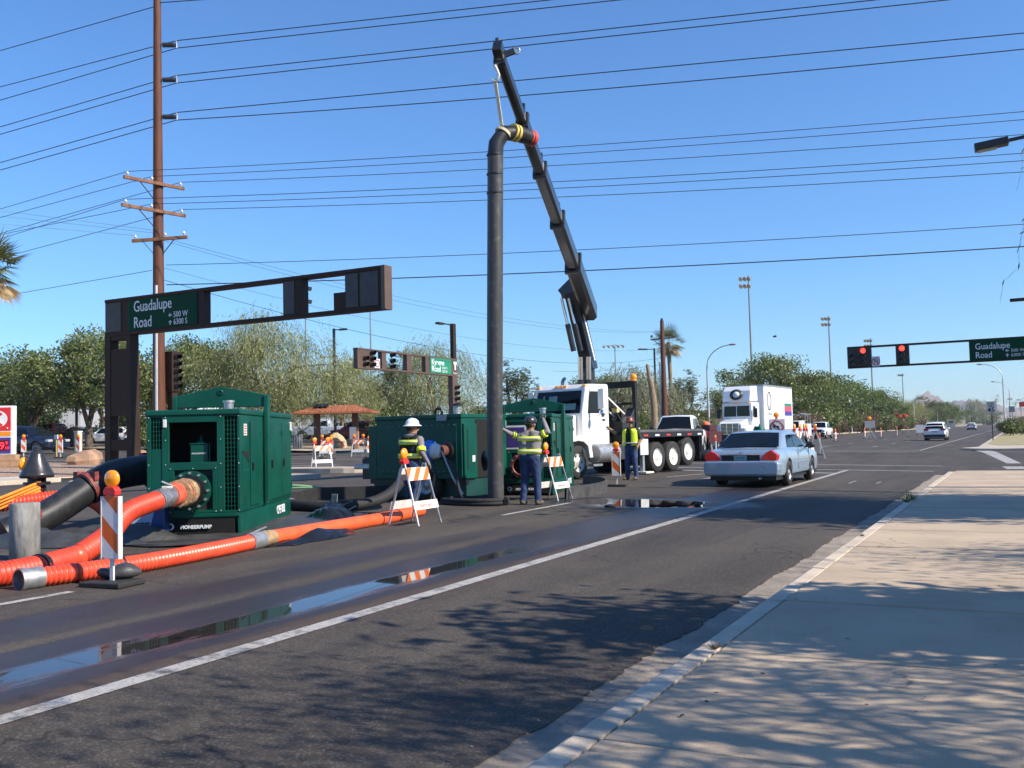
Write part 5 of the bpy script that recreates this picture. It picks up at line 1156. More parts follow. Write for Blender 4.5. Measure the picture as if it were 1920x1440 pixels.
for k, (py0, py1, px0, px1) in enumerate(((328, 356, 243, 333), (384, 405, 240, 335), (453, 442, 255, 354))):
    z = zpx((py0+py1)/2)-uz; d_ = Vector((1, 0, 0)); 
    half0 = (298-px0)*36.8/1800; half1 = (px1-298)*36.8/1800
    dr = cr if k == 2 else Vector((.21, .978, 0))
    za = z+((py0+py1)/2-py0)*36.8/1800*.25; sc_ = 1.05 if k == 2 else 1.36; m_ = MB(); a = -dr*half0*sc_; b = dr*half1*sc_
    off = Vector((dr.y, -dr.x, 0))*.24
    m_.bar(tuple(a+off+Vector((0, 0, z if k < 2 else z-.05))), tuple(b+off+Vector((0, 0, z if k < 2 else z+.05))), .1, .12); ca = m_.build('crossarm', mat('crossarm_timber', (.2, .09, .045), .75, 0, .25, 4, .3, 20), t)
    m_ = MB(); m_.bar(tuple(a*.6+off+Vector((0, 0, z-.02))), (0, 0, z-.75), .035, .02); 
    if k == 2: m_.bar(tuple(b*.6+off+Vector((0, 0, z))), (0, 0, z-.75), .035, .02)
    m_.build('brace', DARKGREY, t)
    for f_ in ((.0, .45, 1.0) if k < 2 else (0, .62, 1.0)):
        p = a.lerp(b, .06+.88*f_)+off; m_ = MB(); zz = z+(0 if k < 2 else -.05+.1*f_)+.06; PINS.append(Vector((ux, uy, uz))+Vector((p.x, p.y, zz+.17))); m_.lathe([(.02, 0), (.03, .05), (.06, .07), (.06, .11), (.035, .13), (.035, .17), (.001, .18)], (p.x, p.y, zz), 10); m_.build('pin_insulator', PORC, ca)
WIREM = mat('black_wire', (.012, .012, .014), .5, 0, .2, 4); WIREL = mat('bright_wire', (.55, .57, .6), .4, .5, .1, 4)
def ray_plane(px, py, dirv):
    """point where the line of sight of an image point meets the vertical plane of a wire run"""
    d = fwd + rt*((px-960)/1800) - up*((py-720)/1800); o = Vector((0, 0, 1.58)); n = Vector((-dirv.y, dirv.x, 0)); p0 = Vector((ux, uy, 0))
    s = (p0-o).dot(n)/d.dot(n); return o+d*s
def wire(a, b, sag, r, label, ext=0., group='overhead wires', m=None):
    a = Vector(a); b = Vector(b); b = b+(b-a)*ext; K = 24; c = (a+b)/2
    pts = [a.lerp(b, i/K)-Vector((0, 0, 4*sag*(i/K)*(1-i/K)))-c for i in range(K+1)]
    o = MB().tube(pts, r, 5).build('overhead_wire', m or WIREM, loc=c); return tag(o, label, 'wire', group)
CL = [Vector((ux, uy, zpx(py)))+cr*.74 for py in (70, 138, 210)]
RW = [(5, 300, -55, 1140), (63, 332, 0, 1030), (75, 332, 0, 1160), (132, 335, 0, 1640), (143, 335, 0, 1775), (202, 335, 62, 1920), (215, 335, 83, 1920), (318, 300, 200, 1920), (328, 300, 215, 1920), (347, 325, 243, 1920), (373, 300, 278, 1920), (383, 300, 292, 1920), (396, 325, 313, 1920), (497, 312, 411, 1920), (534, 312, 453, 1920)]
ORD = ['topmost', 'second', 'third', 'fourth', 'fifth', 'sixth', 'seventh', 'eighth', 'ninth', 'tenth', 'eleventh', 'twelfth', 'thirteenth', 'fourteenth', 'fifteenth']
for k, (y0, x0, y1, x1) in enumerate(RW):
    a = ray_plane(x0, y0, rdir); b = ray_plane(x1, y1, rdir)
    if 1 <= k <= 6: a = CL[(k-1)//2]+Vector((0, 0, .16 if k % 2 else -.14))
    if 7 <= k <= 12: a = PINS[k-7]
    wire(a, b, .0 if k < 6 else .25, .019 if k in (0, 1, 2, 3, 4, 5, 6, 14) else .012, f'{ORD[k]} wire down the pole, on the long span to the right', .25 if x1 == 1920 else .8)
LW = [(12, 292, 95, 0), (80, 290, 163, 0), (90, 290, 188, 0), (150, 290, 238, 0), (160, 290, 252, 0), (218, 290, 305, 0), (230, 290, 319, 0), (322, 246, 392, 0), (332, 268, 408, 0), (362, 284, 438, 0), (378, 243, 448, 0), (390, 265, 440, 0), (412, 284, 476, 30), (507, 284, 550, 35)]
for k, (y0, x0, y1, x1) in enumerate(LW):
    a = ray_plane(x0, y0, ldir); b = ray_plane(x1, y1, ldir)
    if 1 <= k <= 6: a = CL[(k-1)//2]+Vector((0, 0, .16 if k % 2 else -.14))
    if 7 <= k <= 12: a = PINS[k-7]
    wire(a, b, 0, .017 if k < 7 else .012, f'{ORD[k]} wire down the pole, on the span leaving to the left', .3)
for k, (x0, y0, x1, y1) in enumerate(((0, 395, 290, 432), (0, 405, 290, 437), (0, 420, 255, 442))):
    a = ray_plane(x0, y0, ldir); b = ray_plane(x1, y1, ldir); wire(a, b, 0, .008, f'bright thin wire left of the pole, {["upper", "middle", "lower"][k]} of three', 0, m=WIREL)
# service drops running right-downwards behind the gantry to the far pole
farp = Vector((*pt(1245, 85), 0)); fz = 1.58+(809-640)/1800*85
for k, (px, py, zz, sag) in enumerate(((312, 520, 1.58+(809-670)/1800*85, 1.6), (312, 497, fz-.6, 1.3), (330, 445, fz+.9, 1.2), (352, 440, fz+.9, 1.0))):
    a = Vector((ux, uy, zpx(py))); b = Vector((farp.x, farp.y, zz)); wire(a, b, sag, .011 if k == 0 else .007, ['lowest service cable sagging from the utility pole behind the sign', 'thin service wire above the lowest cable', 'faint wire from the lowest crossarm to the far pole', 'faintest wire from the crossarm end to the far pole'][k])
# far distribution pole by the palm
x, y = pt(1245, 85); t = thing('utility_pole', 'brown pole with one crossarm and pale conduit in front of the palm', 'pole', (x, y, tz(x)+.1)); H_ = 10.9
m_ = MB(); m_.tube([(0, 0, 0), (0, 0, H_)], [.3, .17], 12); m_.build('shaft', WOODP, t); m_ = MB(); m_.tube([(-.33, -.1, 0), (-.3, -.1, 7.2)], .07, 8); m_.build('conduit', SILVER, t)
m_ = MB(); m_.bar(tuple(-cr*1.05+Vector((0, 0, 9.2))), tuple(cr*1.05+Vector((0, 0, 9.35))), .12); m_.bar(tuple(-cr*.8+Vector((0, 0, 9.15))), (0, 0, 8.5), .05); m_.build('crossarm', DARKGREY, t)
m_ = MB()
for s in (-1, 0, 1): m_.ball(tuple(cr*s*.95+Vector((0, 0, 9.5 if s else H_+.1))), .12, 8, 6)
m_.build('insulator', INS, t)
wire((farp.x, farp.y, 1.58+(809-683)/1800*85), tuple(Vector((*pt(1035, 110), 1.58+(813-694)/1800*110))), .3, .012, 'lone wire running left from the brown pole by the palm')

# ------------------------------------------------------------------ street lights
def cobra(label, px, d, side, H_=10.0, group='curved street lights'):
    x, y = pt(px, d); t = thing('street_light', label, 'street light', (x, y, tz(x)), 0, group)
    m_ = MB(); m_.tube([(0, 0, 0), (0, 0, H_*.78)], [.13, .09], 10); m_.build('pole', SILVER, t)
    ar = [(0, 0, H_*.78)]+[(side*2.6*(1-math.cos(a)), 0, H_*.78+H_*.21*math.sin(a)) for a in np.linspace(.2, 1.5, 8)]; e = ar[-1]
    m_ = MB(); m_.tube(ar, .055, 8); m_.build('arm', SILVER, t)
    m_ = MB(); m_.ball((e[0]+side*.35, 0, e[2]+.02), .42, 10, 6, (1, .45, .28)); m_.build('lamp_head', GREYPAINT, t)
    return t
cobra('curved street light left of the white lorry', 1327, 100, 1); cobra('curved street light right of the white pickup', 1594, 180, 1); cobra('curved street light left of the orange flag mountain view', 1712, 290, 1)
cobra('nearest curved street light on the right, beside the speed limit sign', 1881, 133, -1); cobra('second curved street light on the right', 1892, 190, -1); cobra('third curved street light on the right', 1903, 330, 1)
for k, (px, d) in enumerate(((1755, 380), (1792, 500), (1806, 570), (1816, 640), (1829, 740), (1842, 880), (1852, 1020), (1860, 1180))): cobra(f'far pale light pole, {ORD[k]} after the mountain street light' if k else 'far pale light pole, first after the mountain street light', px, d, 1, 10, 'far light poles')
def flat_head(label, px, d, ztop, side, L=1.6, m=BLACK):
    x, y = pt(px, d); t = thing('lot_light', label, 'street light', (x, y, tz(x)+.1), 0, 'square-head light poles'); h_ = ztop-tz(x)-.1
    m_ = MB(); m_.bar((0, 0, 0), (0, 0, h_), .16); m_.build('pole', m, t); m_ = MB(); e = cr*side*L; m_.bar((0, 0, h_-.1), tuple(e+Vector((0, 0, h_-.1))), .08); m_.build('arm', m, t)
    m_ = MB(); m_.bar(tuple(e*.45+Vector((0, 0, h_-.1))), tuple(e*1.05+Vector((0, 0, h_-.06))), .34, .13); m_.build('lamp_head', m, t); return t
flat_head('black square-head light pole behind the tiled bus shelter', 627, 76, 10.4, 1, 1.0); flat_head('dark square-head light pole left of the palm', 1229, 100, 1.58+(809-652)/1800*100, -1, 1.6)
flat_head('small light pole between the signal column and the black pipe', 867, 160, 1.58+(818-752)/1800*160, -1, .8); flat_head('light pole under the far end of the right signal arm', 1636, 190, 1.58+(799-730)/1800*190, -1, 1.0); flat_head('thin dark pole behind the trees left of the sign column', 142, 80, 1.58+(836-645)/1800*80, -1, .3)
def field_light(label, px, d, ytop, n=2, bar=False):
    x, y = pt(px, d); yh = 816.2-(px-960)*.02444; H_ = 1.58+(yh-ytop)/1800*d-tz(x); t = thing('floodlight_mast', label, 'floodlight', (x, y, tz(x)), 0, 'sports field floodlights')
    m_ = MB(); m_.tube([(0, 0, 0), (0, 0, H_)], [.22, .12], 8); m_.build('mast', mat('grey_green_mast', (.22, .26, .25), .5, .2, .1, 2), t); 
    for k in range(n):
        for s in ((-.95, -.3, .3) if not bar else (-2.2, -1.1, 0, 1.1, 2.2)):
            p = cr*s+Vector((0, 0, H_-.35-1.15*k)); m_ = MB(); q = p+Vector((-.2, -.45, -.25)); m_.tube([tuple(p), tuple(q)], [.18, .38], 10); m_.build('lamp', STEEL, t)
        m_ = MB(); m_.bar(tuple(-cr*(2.3 if bar else 1)+Vector((0, 0, H_-.3-1.15*k))), tuple(cr*(2.3 if bar else .5)+Vector((0, 0, H_-.3-1.15*k))), .12); m_.build('crossbar', DARKGREY, t)
field_light('tallest floodlight mast, above the white lorry', 1411, 150, 515); field_light('second floodlight mast, right of the white lorry', 1559, 190, 592); field_light('third floodlight mast, behind the left end of the right signal arm', 1636, 215, 634); field_light('floodlight mast passing behind the second red signal', 1693, 300, 700, 1)
field_light('wide floodlight bar between the crane and the palm', 1155, 220, 645, 1, True); field_light('thin mast under the middle of the Guadalupe sign arm', 574, 170, 555, 1); field_light('thin mast under the right end of the near sign arm', 696, 170, 560, 1); field_light('small multi-lamp mast left of the black light pole', 619, 260, 665, 1, True)
# near luminaire reaching in from the right
x, y = pt(1850, 22); hz = 1.58+(794.5-271)/1800*22
t = thing('street_light', 'black luminaire reaching in at the upper right edge of the picture', 'street light', (x, y, .13))
m_ = MB(); m_.bar((0, 0, hz-.13), (.7, .05, hz-.06), .3, .16); m_.build('lamp_head', mat('black_luminaire', (.02, .018, .018), .45), t, .01); m_ = MB(); m_.bar((.06, .005, hz-.225), (.46, .035, hz-.185), .2, .03); m_.build('lens', mat('lens_grey', (.35, .32, .28), .3), t)
m_ = MB(); m_.bar((.7, .05, hz-.05), (2.6, .2, hz+.15), .07); m_.build('arm', BLACK, t); m_ = MB(); m_.bx(2.55, 2.75, .1, .3, 0, hz+.4); m_.build('pole', BROWN, t)
# speed limit sign
x, y = pt(1857, 84); t = thing('speed_limit_sign', 'speed limit 45 sign on a dark post at the far right corner', 'sign', (x, y, .13), R(6))
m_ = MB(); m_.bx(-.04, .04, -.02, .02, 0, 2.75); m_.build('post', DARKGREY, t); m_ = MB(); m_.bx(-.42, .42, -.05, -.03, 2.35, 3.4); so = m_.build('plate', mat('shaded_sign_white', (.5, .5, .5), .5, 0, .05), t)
text('SPEED', .2, face_M((-.3, -.056, 3.14), (1, 0, 0), (0, 0, 1)), BLACK, so, bold=.004); text('LIMIT', .2, face_M((-.26, -.056, 2.93), (1, 0, 0), (0, 0, 1)), BLACK, so, bold=.004); text('45', .6, face_M((-.34, -.056, 2.45), (1, 0, 0), (0, 0, 1)), BLACK, so, bold=.012)
x, y = pt(1895, 180); t = thing('small_sign', 'small dark sign on the second right light pole', 'sign', (x, y-.3, .13)); m_ = MB(); m_.bx(-.05, .05, -.02, .02, 0, 4.6); m_.build('post', DARKGREY, t); m_ = MB(); m_.bx(-.5, .5, -.06, -.03, 3.5, 4.6); m_.build('plate', GREYPAINT, t)
# no-left-turn board and the orange flags
x, y = pt(1454, 57); t = thing('no_turn_sign', 'white no-left-turn board with amber lamp beyond the blue car roof', 'sign', (x, y, tz(x)), R(14))
m_ = MB(); m_.bx(-.46, .46, -.02, .02, 1.05, 1.97); so = m_.build('board', DULLWHITE, t, .01); m_ = MB(); m_.lathe([(.33, 0), (.4, 0), (.4, .012), (.33, .012)], (0, -.036, 1.5), 26, 'y'); m_.bar((-.26, -.034, 1.76), (.26, -.034, 1.24), .006, .07); m_.build('red_ring', mat('dark_sign_red', (.3, .015, .03), .5), so)
m_ = MB(); m_.tube([(.12, -.028, 1.3), (.12, -.028, 1.55), (-.12, -.028, 1.55)], .035, 6); m_.add([(-.28, -.03, 1.55), (-.1, -.03, 1.68), (-.1, -.03, 1.42)], [(0, 1, 2)]); m_.build('turn_arrow', BLACK, so)
for s in (-1, 1): m_ = MB(); m_.bar((s*.4, .3, 0), (s*.3, .02, 1.9), .05); m_.bar((s*.4, -.35, 0), (s*.3, -.03, 1.1), .05); m_.build('leg', STEEL, t)
lamp(t, -.02, 0, 1.98, r=.16)
x, y = pt(1688, 150); t = thing('flag_stand', 'pair of orange warning flags on a stand beside the far road', 'flag', (x, y, tz(x))); m_ = MB(); m_.bar((0, 0, 0), (0, 0, 2.6), .06); m_.build('stand', DARKGREY, t)
FLAG = mat('orange_flag', (.9, .1, .04), .6, 0, .1, 3)
for s in (-1, 1):
    vs = []; 
    for i in range(6):
        for j in range(5): vs.append((s*(.1+.16*i), .12*math.sin(i*1.5+j*.6), 2.3+.18*j+.12*i-.05*i*j*.3))
    m_ = MB(); m_.add(vs, [(i*5+j, i*5+j+1, (i+1)*5+j+1, (i+1)*5+j) for i in range(5) for j in range(4)], 0, True); m_.build('flag', FLAG, t)
x, y = pt(1628, 108); t = thing('arrow_board', 'small dark message board with amber lamp beside the far channelizers', 'sign', (x, y, tz(x)), .3); m_ = MB(); m_.bx(-.55, .55, -.03, .03, 1.2, 2.0); m_.build('board', GREYPAINT, t); m_ = MB(); m_.bar((0, 0, 0), (0, 0, 1.3), .08); m_.bar((-.5, -.4, 0), (0, 0, .9), .05); m_.bar((.5, -.4, 0), (0, 0, .9), .05); m_.build('stand', STEEL, t); lamp(t, 0, 0, 2.0, r=.2)
x, y = pt(1721, 126); t = thing('portable_sign', 'back of a white sign on a stand left of the moving car', 'sign', (x, y, tz(x)), .2); m_ = MB(); m_.bx(-.45, .45, -.03, .03, .45, 1.5); m_.build('board', DULLWHITE, t); m_ = MB(); m_.bar((-.4, 0, 0), (-.3, 0, .6), .05); m_.bar((.4, 0, 0), (.3, 0, .6), .05); m_.build('stand', DARKGREY, t)
# leaning frame at the right edge
x, y = pt(1914, 32); t = thing('leaning_post', 'two thin leaning dark bars of a sign stand at the right edge', 'sign stand', (x, y, .13)); m_ = MB(); m_.bar((-.03, 0, 0), (.32, 0, .75), .035); m_.bar((.06, .05, 0), (.42, .05, .75), .035); m_.bar((.7, 0, 0), (.4, 0, .75), .035); m_.build('bar', DARKGREY, t)
# ------------------------------------------------------------------ vehicles
TINT = mat('tinted_window', (.005, .006, .007), .05, 0, .2, 2, spec=.35)
TRIM = mat('black_trim', (.014, .014, .015), .5, 0, .2, 5)
RIMM = mat('alloy_rim', (.42, .42, .42), .35, .7, .1, 6, dirt=.2)
DW = mat('white_truck_rim', (.72, .70, .64), .5, 0, .1, 8, dirt=.3)
def wheel(parent, x, y, z, r, w, side, rim=RIMM, rimr=.64, name='wheel'):
    m_ = MB(); m_.lathe([(r*.6, -w/2), (r*.93, -w/2), (r, -w/2+.03), (r, w/2-.03), (r*.93, w/2), (r*.6, w/2)], (x, y, z), 26, 'x'); o = m_.build(name, TYRE, parent)
    m_ = MB(); s = side; e = x+s*w/2; R_ = r*rimr
    prof = [(R_*1.03, -s*.01), (R_*.95, -s*.02), (R_*.85, -s*.06), (R_*.4, -s*.045), (R_*.3, -s*.01), (.001, -s*.008)]
    m_.lathe(prof, (e, y, z), 20, 'x'); rm = m_.build('rim', rim, o)
    m_ = MB()
    for k in range(6): a = k*math.pi/3; m_.cyl((e-s*.07, y+R_*.62*math.cos(a), z+R_*.62*math.sin(a)), (e-s*.045, y+R_*.62*math.cos(a), z+R_*.62*math.sin(a)), R_*.13, n=8)
    if rim is not DW: m_.build('rim_hole', TRIM, o)
    return o
def vehicle(name, label, cat, loc, rz, L, hw, top, gh, wy, wr, paint, sill=.26, windows=(), arch=1.14, group=None, xr=.74, wscreen=None, rscreen=None, rim=RIMM, tumble=.90):
    t = thing(name, label, cat, loc, rz, group); ty = [p[0] for p in top]; tzv = [p[1] for p in top]
    ys = set(np.linspace(-L/2, L/2, 44)) | set(ty)
    for c in wy:
        Ra = wr*arch; ys |= {c-Ra-.001, c-Ra+.012, c+Ra+.001, c+Ra-.012} | set(c+Ra*np.cos(np.linspace(.2, math.pi-.2, 9)))
    ys = sorted(ys); V = []; np_ = 8
    for y in ys:
        zt = float(np.interp(y, ty, tzv)); zb = sill
        for c in wy:
            Ra = wr*arch
            if abs(y-c) < Ra: zb = max(zb, wr+math.sqrt(max(Ra*Ra-(y-c)**2, 0)))
        e = abs(y)/(L/2); w = hw*(1-.12*e**7)
        lv = [sill, sill+.12*(zt-sill), sill+.42*(zt-sill), sill+.66*(zt-sill), sill+.86*(zt-sill), zt-.025, zt, zt+.012]
        xf = [.955, .985, 1, .995, .975, .93, .86, .0]
        zb = min(zb, zt-.05)
        V.append([(w*f, max(z, zb)) for f, z in zip(xf, lv)])
    m_ = MB(); vs = []
    for y, s_ in zip(ys, V): vs += [(x, y, z) for x, z in s_] + [(-x, y, z) for x, z in s_[-2::-1]]
    k = 2*np_-1
    fs = [(i*k+j, i*k+j+1, (i+1)*k+j+1, (i+1)*k+j)[::-1] for i in range(len(ys)-1) for j in range(k-1)]
    m_.add(vs, fs, 0, True); m_.add(vs[:k], [tuple(range(k))]); m_.add(vs[-k:], [tuple(range(k-1, -1, -1))])
    body = m_.build('body', paint, t); wnm = body.modifiers.new('n', 'WEIGHTED_NORMAL'); wnm.keep_sharp = True; wnm.weight = 80
    m_ = MB(); m_.bx(-hw+.12, hw-.12, -L/2+.15, L/2-.15, .18, sill+.35)
    m_.build('underbody', TRIM, t)
    zmax = max(z for _, z in gh); xb = hw*tumble; x2 = hw*xr; zb0 = float(np.interp(0, ty, tzv))-.03
    def gx(z): return xb+(x2-xb)*(z-zb0)/(zmax-zb0)
    m_ = MB(); vs = []
    for y, z in gh: zz = max(z, zb0+.02); a = gx(zz); vs += [(xb, y, zb0), (a+.01, y, zz-.035), (a*.93, y, zz), (0, y, zz+.02), (-a*.93, y, zz), (-a-.01, y, zz-.035), (-xb, y, zb0)]
    fs = [(i*7+j, i*7+j+1, (i+1)*7+j+1, (i+1)*7+j) for i in range(len(gh)-1) for j in range(6)]
    m_.add(vs, fs, 0, True); m_.add(vs[:7], [tuple(range(6, -1, -1))]); m_.add(vs[-7:], [tuple(range(7))]); m_.build('cabin', paint, t)
    for poly in windows:
        for s in (-1, 1):
            vs = [(s*(gx(z)+.016), y, z) for y, z in poly]; m_ = MB(); m_.add(vs, [tuple(range(len(vs)))[::s]]); m_.build('side_window', TINT, t)
    for nm, sc in (('windscreen', wscreen), ('rear_window', rscreen)):
        if sc:
            (y0, z0), (y1, z1) = sc; n = Vector((0, (z1-z0), -(y1-y0))).normalized()*.02
            if n.z < 0: n = -n
            if nm == 'windscreen' and n.y < 0: n = -n
            a, b = gx(z0)-.05, gx(z1)-.09; vs = [(-a, y0, z0), (a, y0, z0), (b, y1, z1), (-b, y1, z1)]
            vs += [(0, y0, z0+.022), (0, y1, z1+.022)]; vs = [(p[0], p[1]+n.y, p[2]+n.z) for p in vs]; m_ = MB(); ff = [(0, 4, 5, 3), (4, 1, 2, 5)]; m_.add(vs, ff if nm == 'windscreen' else [q[::-1] for q in ff], 0, True); m_.build(nm, TINT, t)
    for c in wy:
        for s in (-1, 1): wheel(t, s*(hw-.12), c, wr, wr, .22, s, rim)
    return t
def mirrors(t, y, z, x, m=TRIM):
    for s in (-1, 1): o = MB(); o.ball((s*(x+.12), y, z), .12, 10, 8, (1.1, .55, .75)); o.bar((s*x*.95, y, z-.05), (s*(x+.1), y, z-.02), .05); o.build('mirror', m, t)
# the light blue saloon
BLUE = mat('pale_blue_car_paint', (.33, .44, .55), .26, .35, .04, 1.2, coat=.7)
sed_top = [(-2.69, .74), (-2.66, .86), (-2.56, .955), (-2.2, .99), (-1.5, 1.01), (-1.0, .99), (1.0, .96), (1.25, .95), (2.3, .85), (2.58, .78), (2.69, .6)]
sed_gh = [(-1.98, .97), (-1.12, 1.395), (-.9, 1.43), (-.3, 1.455), (.25, 1.43), (.45, 1.38), (1.22, .97)]
SW = [[(-1.22, 1.01), (-.42, 1.0), (-.42, 1.345), (-.95, 1.335)], [(-.36, 1.0), (.62, .99), (.95, 1.0), (.36, 1.335), (-.36, 1.345)]]
car = vehicle('saloon_car', 'pale blue four-door saloon seen from behind, driving away down the road', 'car', (-6.38, 27.62, tz(-6.38)), R(-1), 5.38, .985, sed_top, sed_gh, (1.45, -1.46), .335, BLUE, .3, SW, wscreen=((1.17, 1.0), (.42, 1.375)), rscreen=((-1.9, 1.02), (-1.16, 1.385)))
m_ = MB(); m_.prism([(-.95, .31), (.95, .31), (.985, .45), (.985, .64), (.9, .69), (-.9, .69), (-.985, .64), (-.985, .45)], -2.76, -2.35, 'xz'); m_.build('rear_bumper', BLUE, car, .05, seg=3)
for s in (-1, 1):
    m_ = MB(); m_.prism([(s*.50, .715), (s*.93, .70), (s*.955, .84), (s*.80, .965), (s*.66, .90)][::s], -2.715, -2.42, 'xz'); m_.build('tail_lamp', REDLAMP, car, .015)
    m_ = MB(); m_.bx(*sorted((s*.955, s*.99)), -.18, -.03, .845, .87); m_.bx(*sorted((s*.955, s*.99)), .82, .97, .84, .865); m_.build('door_handle', CHROME, car, .005)
    m_ = MB(); m_.bx(*sorted((s*.972, s*.984)), -.395, -.385, .40, .96); m_.bx(*sorted((s*.972, s*.986)), .985, .998, .4, .94); m_.build('door_gap', TRIM, car)
    m_ = MB(); m_.bx(*sorted((s*.975, s*.992)), -1.0, .95, .58, .605); m_.build('side_moulding', BLUE, car)
m_ = MB(); m_.bx(-.5, .5, -2.705, -2.6, .70, .835); m_.build('rear_panel', TRIM, car); m_ = MB(); m_.bx(-.52, .52, -2.715, -2.65, .84, .868); m_.build('chrome_strip', CHROME, car, .006)
m_ = MB(); m_.bx(-.17, .17, -2.716, -2.70, .705, .83); pl = m_.build('number_plate', mat('plate', (.25, .42, .42), .5, 0, .1, 8), car)
m_ = MB(); m_.bx(-.11, .11, -2.72, -2.717, .75, .785); m_.build('plate_print', mat('plate_print', (.1, .2, .25), .5), pl); m_ = MB(); m_.bx(-.03, .03, -2.655, -2.64, .895, .925); m_.build('badge', CHROME, car, .01)
mirrors(car, .92, 1.02, .93); m_ = MB(); m_.cyl((.5, -2.78, .24), (.5, -2.5, .24), .03); m_.build('exhaust', STEEL, car)
# white crossover ahead
CARW = mat('white_car_paint', (.78, .79, .8), .22, 0, .02, 1, coat=.6)
suv_top = [(-2.5, .9), (-2.45, 1.06), (-1.2, 1.08), (1.2, 1.06), (2.2, .98), (2.45, .8), (2.5, .6)]
suv_gh = [(-2.44, 1.05), (-2.3, 1.4), (-2.1, 1.66), (-1.7, 1.74), (-.2, 1.78), (.35, 1.74), (.55, 1.68), (1.35, 1.06)]
SUW = [[(-2.1, 1.12), (-1.35, 1.1), (-1.35, 1.58), (-1.95, 1.56)], [(-1.28, 1.1), (-.25, 1.1), (-.25, 1.6), (-1.28, 1.58)], [(-.18, 1.1), (1.0, 1.1), (.5, 1.58), (-.18, 1.6)]]
def suv(label, loc, rz, paint, sc=1., lamps=False, nm='suv'):
    t = vehicle(nm, label, 'car', loc, rz, 5.0, .98, suv_top, suv_gh, (1.5, -1.5), .37, paint, .32, SUW, wscreen=((1.28, 1.1), (.55, 1.66)), rscreen=((-2.42, 1.15), (-2.14, 1.62)))
    m_ = MB(); m_.bx(-.94, .94, -2.56, -2.2, .34, .6); m_.build('rear_bumper', TRIM, t, .05); m_ = MB(); m_.bx(-.94, .94, 2.2, 2.55, .32, .62); m_.build('front_bumper', paint, t, .06); m_ = MB(); m_.bx(-.5, .5, 2.4, 2.53, .66, .82); m_.build('grille', TRIM, t)
    for s in (-1, 1):
        m_ = MB(); m_.bx(*sorted((s*.52, s*.95)), -2.54, -2.3, .98, 1.16); m_.build('tail_lamp', mat('dull_red_lamp', (.3, .02, .02), .2, coat=.4), t, .02); m_ = MB(); m_.bx(*sorted((s*.55, s*.93)), 2.25, 2.51, .7, .86); m_.build('headlight', mat('headlight', (.6, .62, .6), .12, .3), t, .03)
        m_ = MB(); m_.bx(*sorted((s*.94, s*.985)), -.15, 0, .93, .96); m_.build('door_handle', TRIM, t)
    m_ = MB(); m_.bx(-.25, .25, -2.53, -2.48, .8, .93); m_.build('number_plate', GREYPAINT, t); mirrors(t, .95, 1.14, .92, paint); t.scale = (sc,)*3
    return t
suv('white crossover car driving away beyond the junction', (-7.0, 101.5, tz(-7)), 0, CARW)
# pickups
pk_top = [(-2.95, .9), (-2.92, 1.22), (-.8, 1.22), (-.7, 1.2), (1.2, 1.2), (2.5, 1.14), (2.85, 1.05), (2.95, .7)]
pk_gh = [(-.98, 1.2), (-.9, 1.72), (-.7, 1.88), (-.2, 1.93), (.35, 1.92), (.6, 1.86), (1.32, 1.2)]
PKW = [[(-.78, 1.26), (-.1, 1.25), (-.1, 1.76), (-.68, 1.74)], [(-.02, 1.25), (1.0, 1.25), (.55, 1.74), (-.02, 1.76)]]
def pickup(label, loc, rz, paint, grille=TRIM, sc=1., lift=0):
    t = vehicle('pickup_truck', label, 'pickup', loc, rz, 5.9, 1.0, pk_top, pk_gh, (1.75, -1.75), .42, paint, .42, PKW, wscreen=((1.25, 1.24), (.6, 1.84)))
    m_ = MB(); m_.bx(-.62, .62, 2.75, 2.985, .72, 1.08); g_ = m_.build('grille', grille, t, .02); m_ = MB()
    for k in range(3): m_.bx(-.6, .6, 2.985, 3.0, .78+.1*k, .81+.1*k)
    m_.build('grille_bar', DARKGREY if grille is TRIM else CHROME, g_)
    m_ = MB(); m_.bx(-.98, .98, 2.8, 3.05, .45, .68); m_.build('front_bumper', CHROME if grille is not TRIM else TRIM, t, .04)
    for s in (-1, 1):
        m_ = MB(); m_.bx(*sorted((s*.66, s*.97)), 2.7, 2.98, .78, 1.02); m_.build('headlight', mat('headlight', (.6, .62, .6)), t, .03); m_ = MB(); m_.bx(*sorted((s*.7, s*.96)), -2.98, -2.9, .8, 1.15); m_.build('tail_lamp', mat('dull_red_lamp', (.3, .02, .02)), t)
        m_ = MB(); m_.bx(*sorted((s*.96, s*1.005)), -.3, -.13, 1.02, 1.05); m_.build('door_handle', TRIM, t)
    mirrors(t, 1.0, 1.32, 1.0, TRIM); t.scale = (sc,)*3
    return t
pickup('white pickup with a dark grille facing us beyond the junction', (-20.4, 116, tz(-20.4)), R(180), CARW)
x, y = pt(1270, 54); pickup('white work pickup parked behind the flatbed deck', (x, y, tz(x)), R(188), CARW, sc=1.14)
x, y = pt(603, 92); pickup('silver-white pickup parked behind the left post of the bus shelter', (x, y, tz(x)+.45), R(112), mat('silver_paint', (.5, .54, .6), .3, .3, .03, 1, coat=.5), STEEL)
x, y = pt(668, 88); suv('maroon car parked behind the right post of the bus shelter', (x, y, tz(x)+.4), R(112), mat('maroon_paint', (.09, .008, .014), .25, .2, .1, 1, coat=.6), nm='parked_car')
x, y = pt(634, 98); suv('white car parked between the silver pickup and the maroon car', (x, y, tz(x)+.4), R(112), CARW, nm='parked_car')
x, y = pt(52, 63); suv('dark blue car driving along the side street behind the fuel price sign', (x, y, tz(x)+.02), R(-80), mat('navy_paint', (.012, .018, .045), .22, .2, .1, 1, coat=.6), nm='blue_car')
x, y = pt(78, 96); suv('dark red car parked behind the blue car', (x, y, tz(x)+.3), R(100), mat('red_paint', (.2, .01, .015), .25, .2, .1, 1, coat=.6), nm='parked_car')
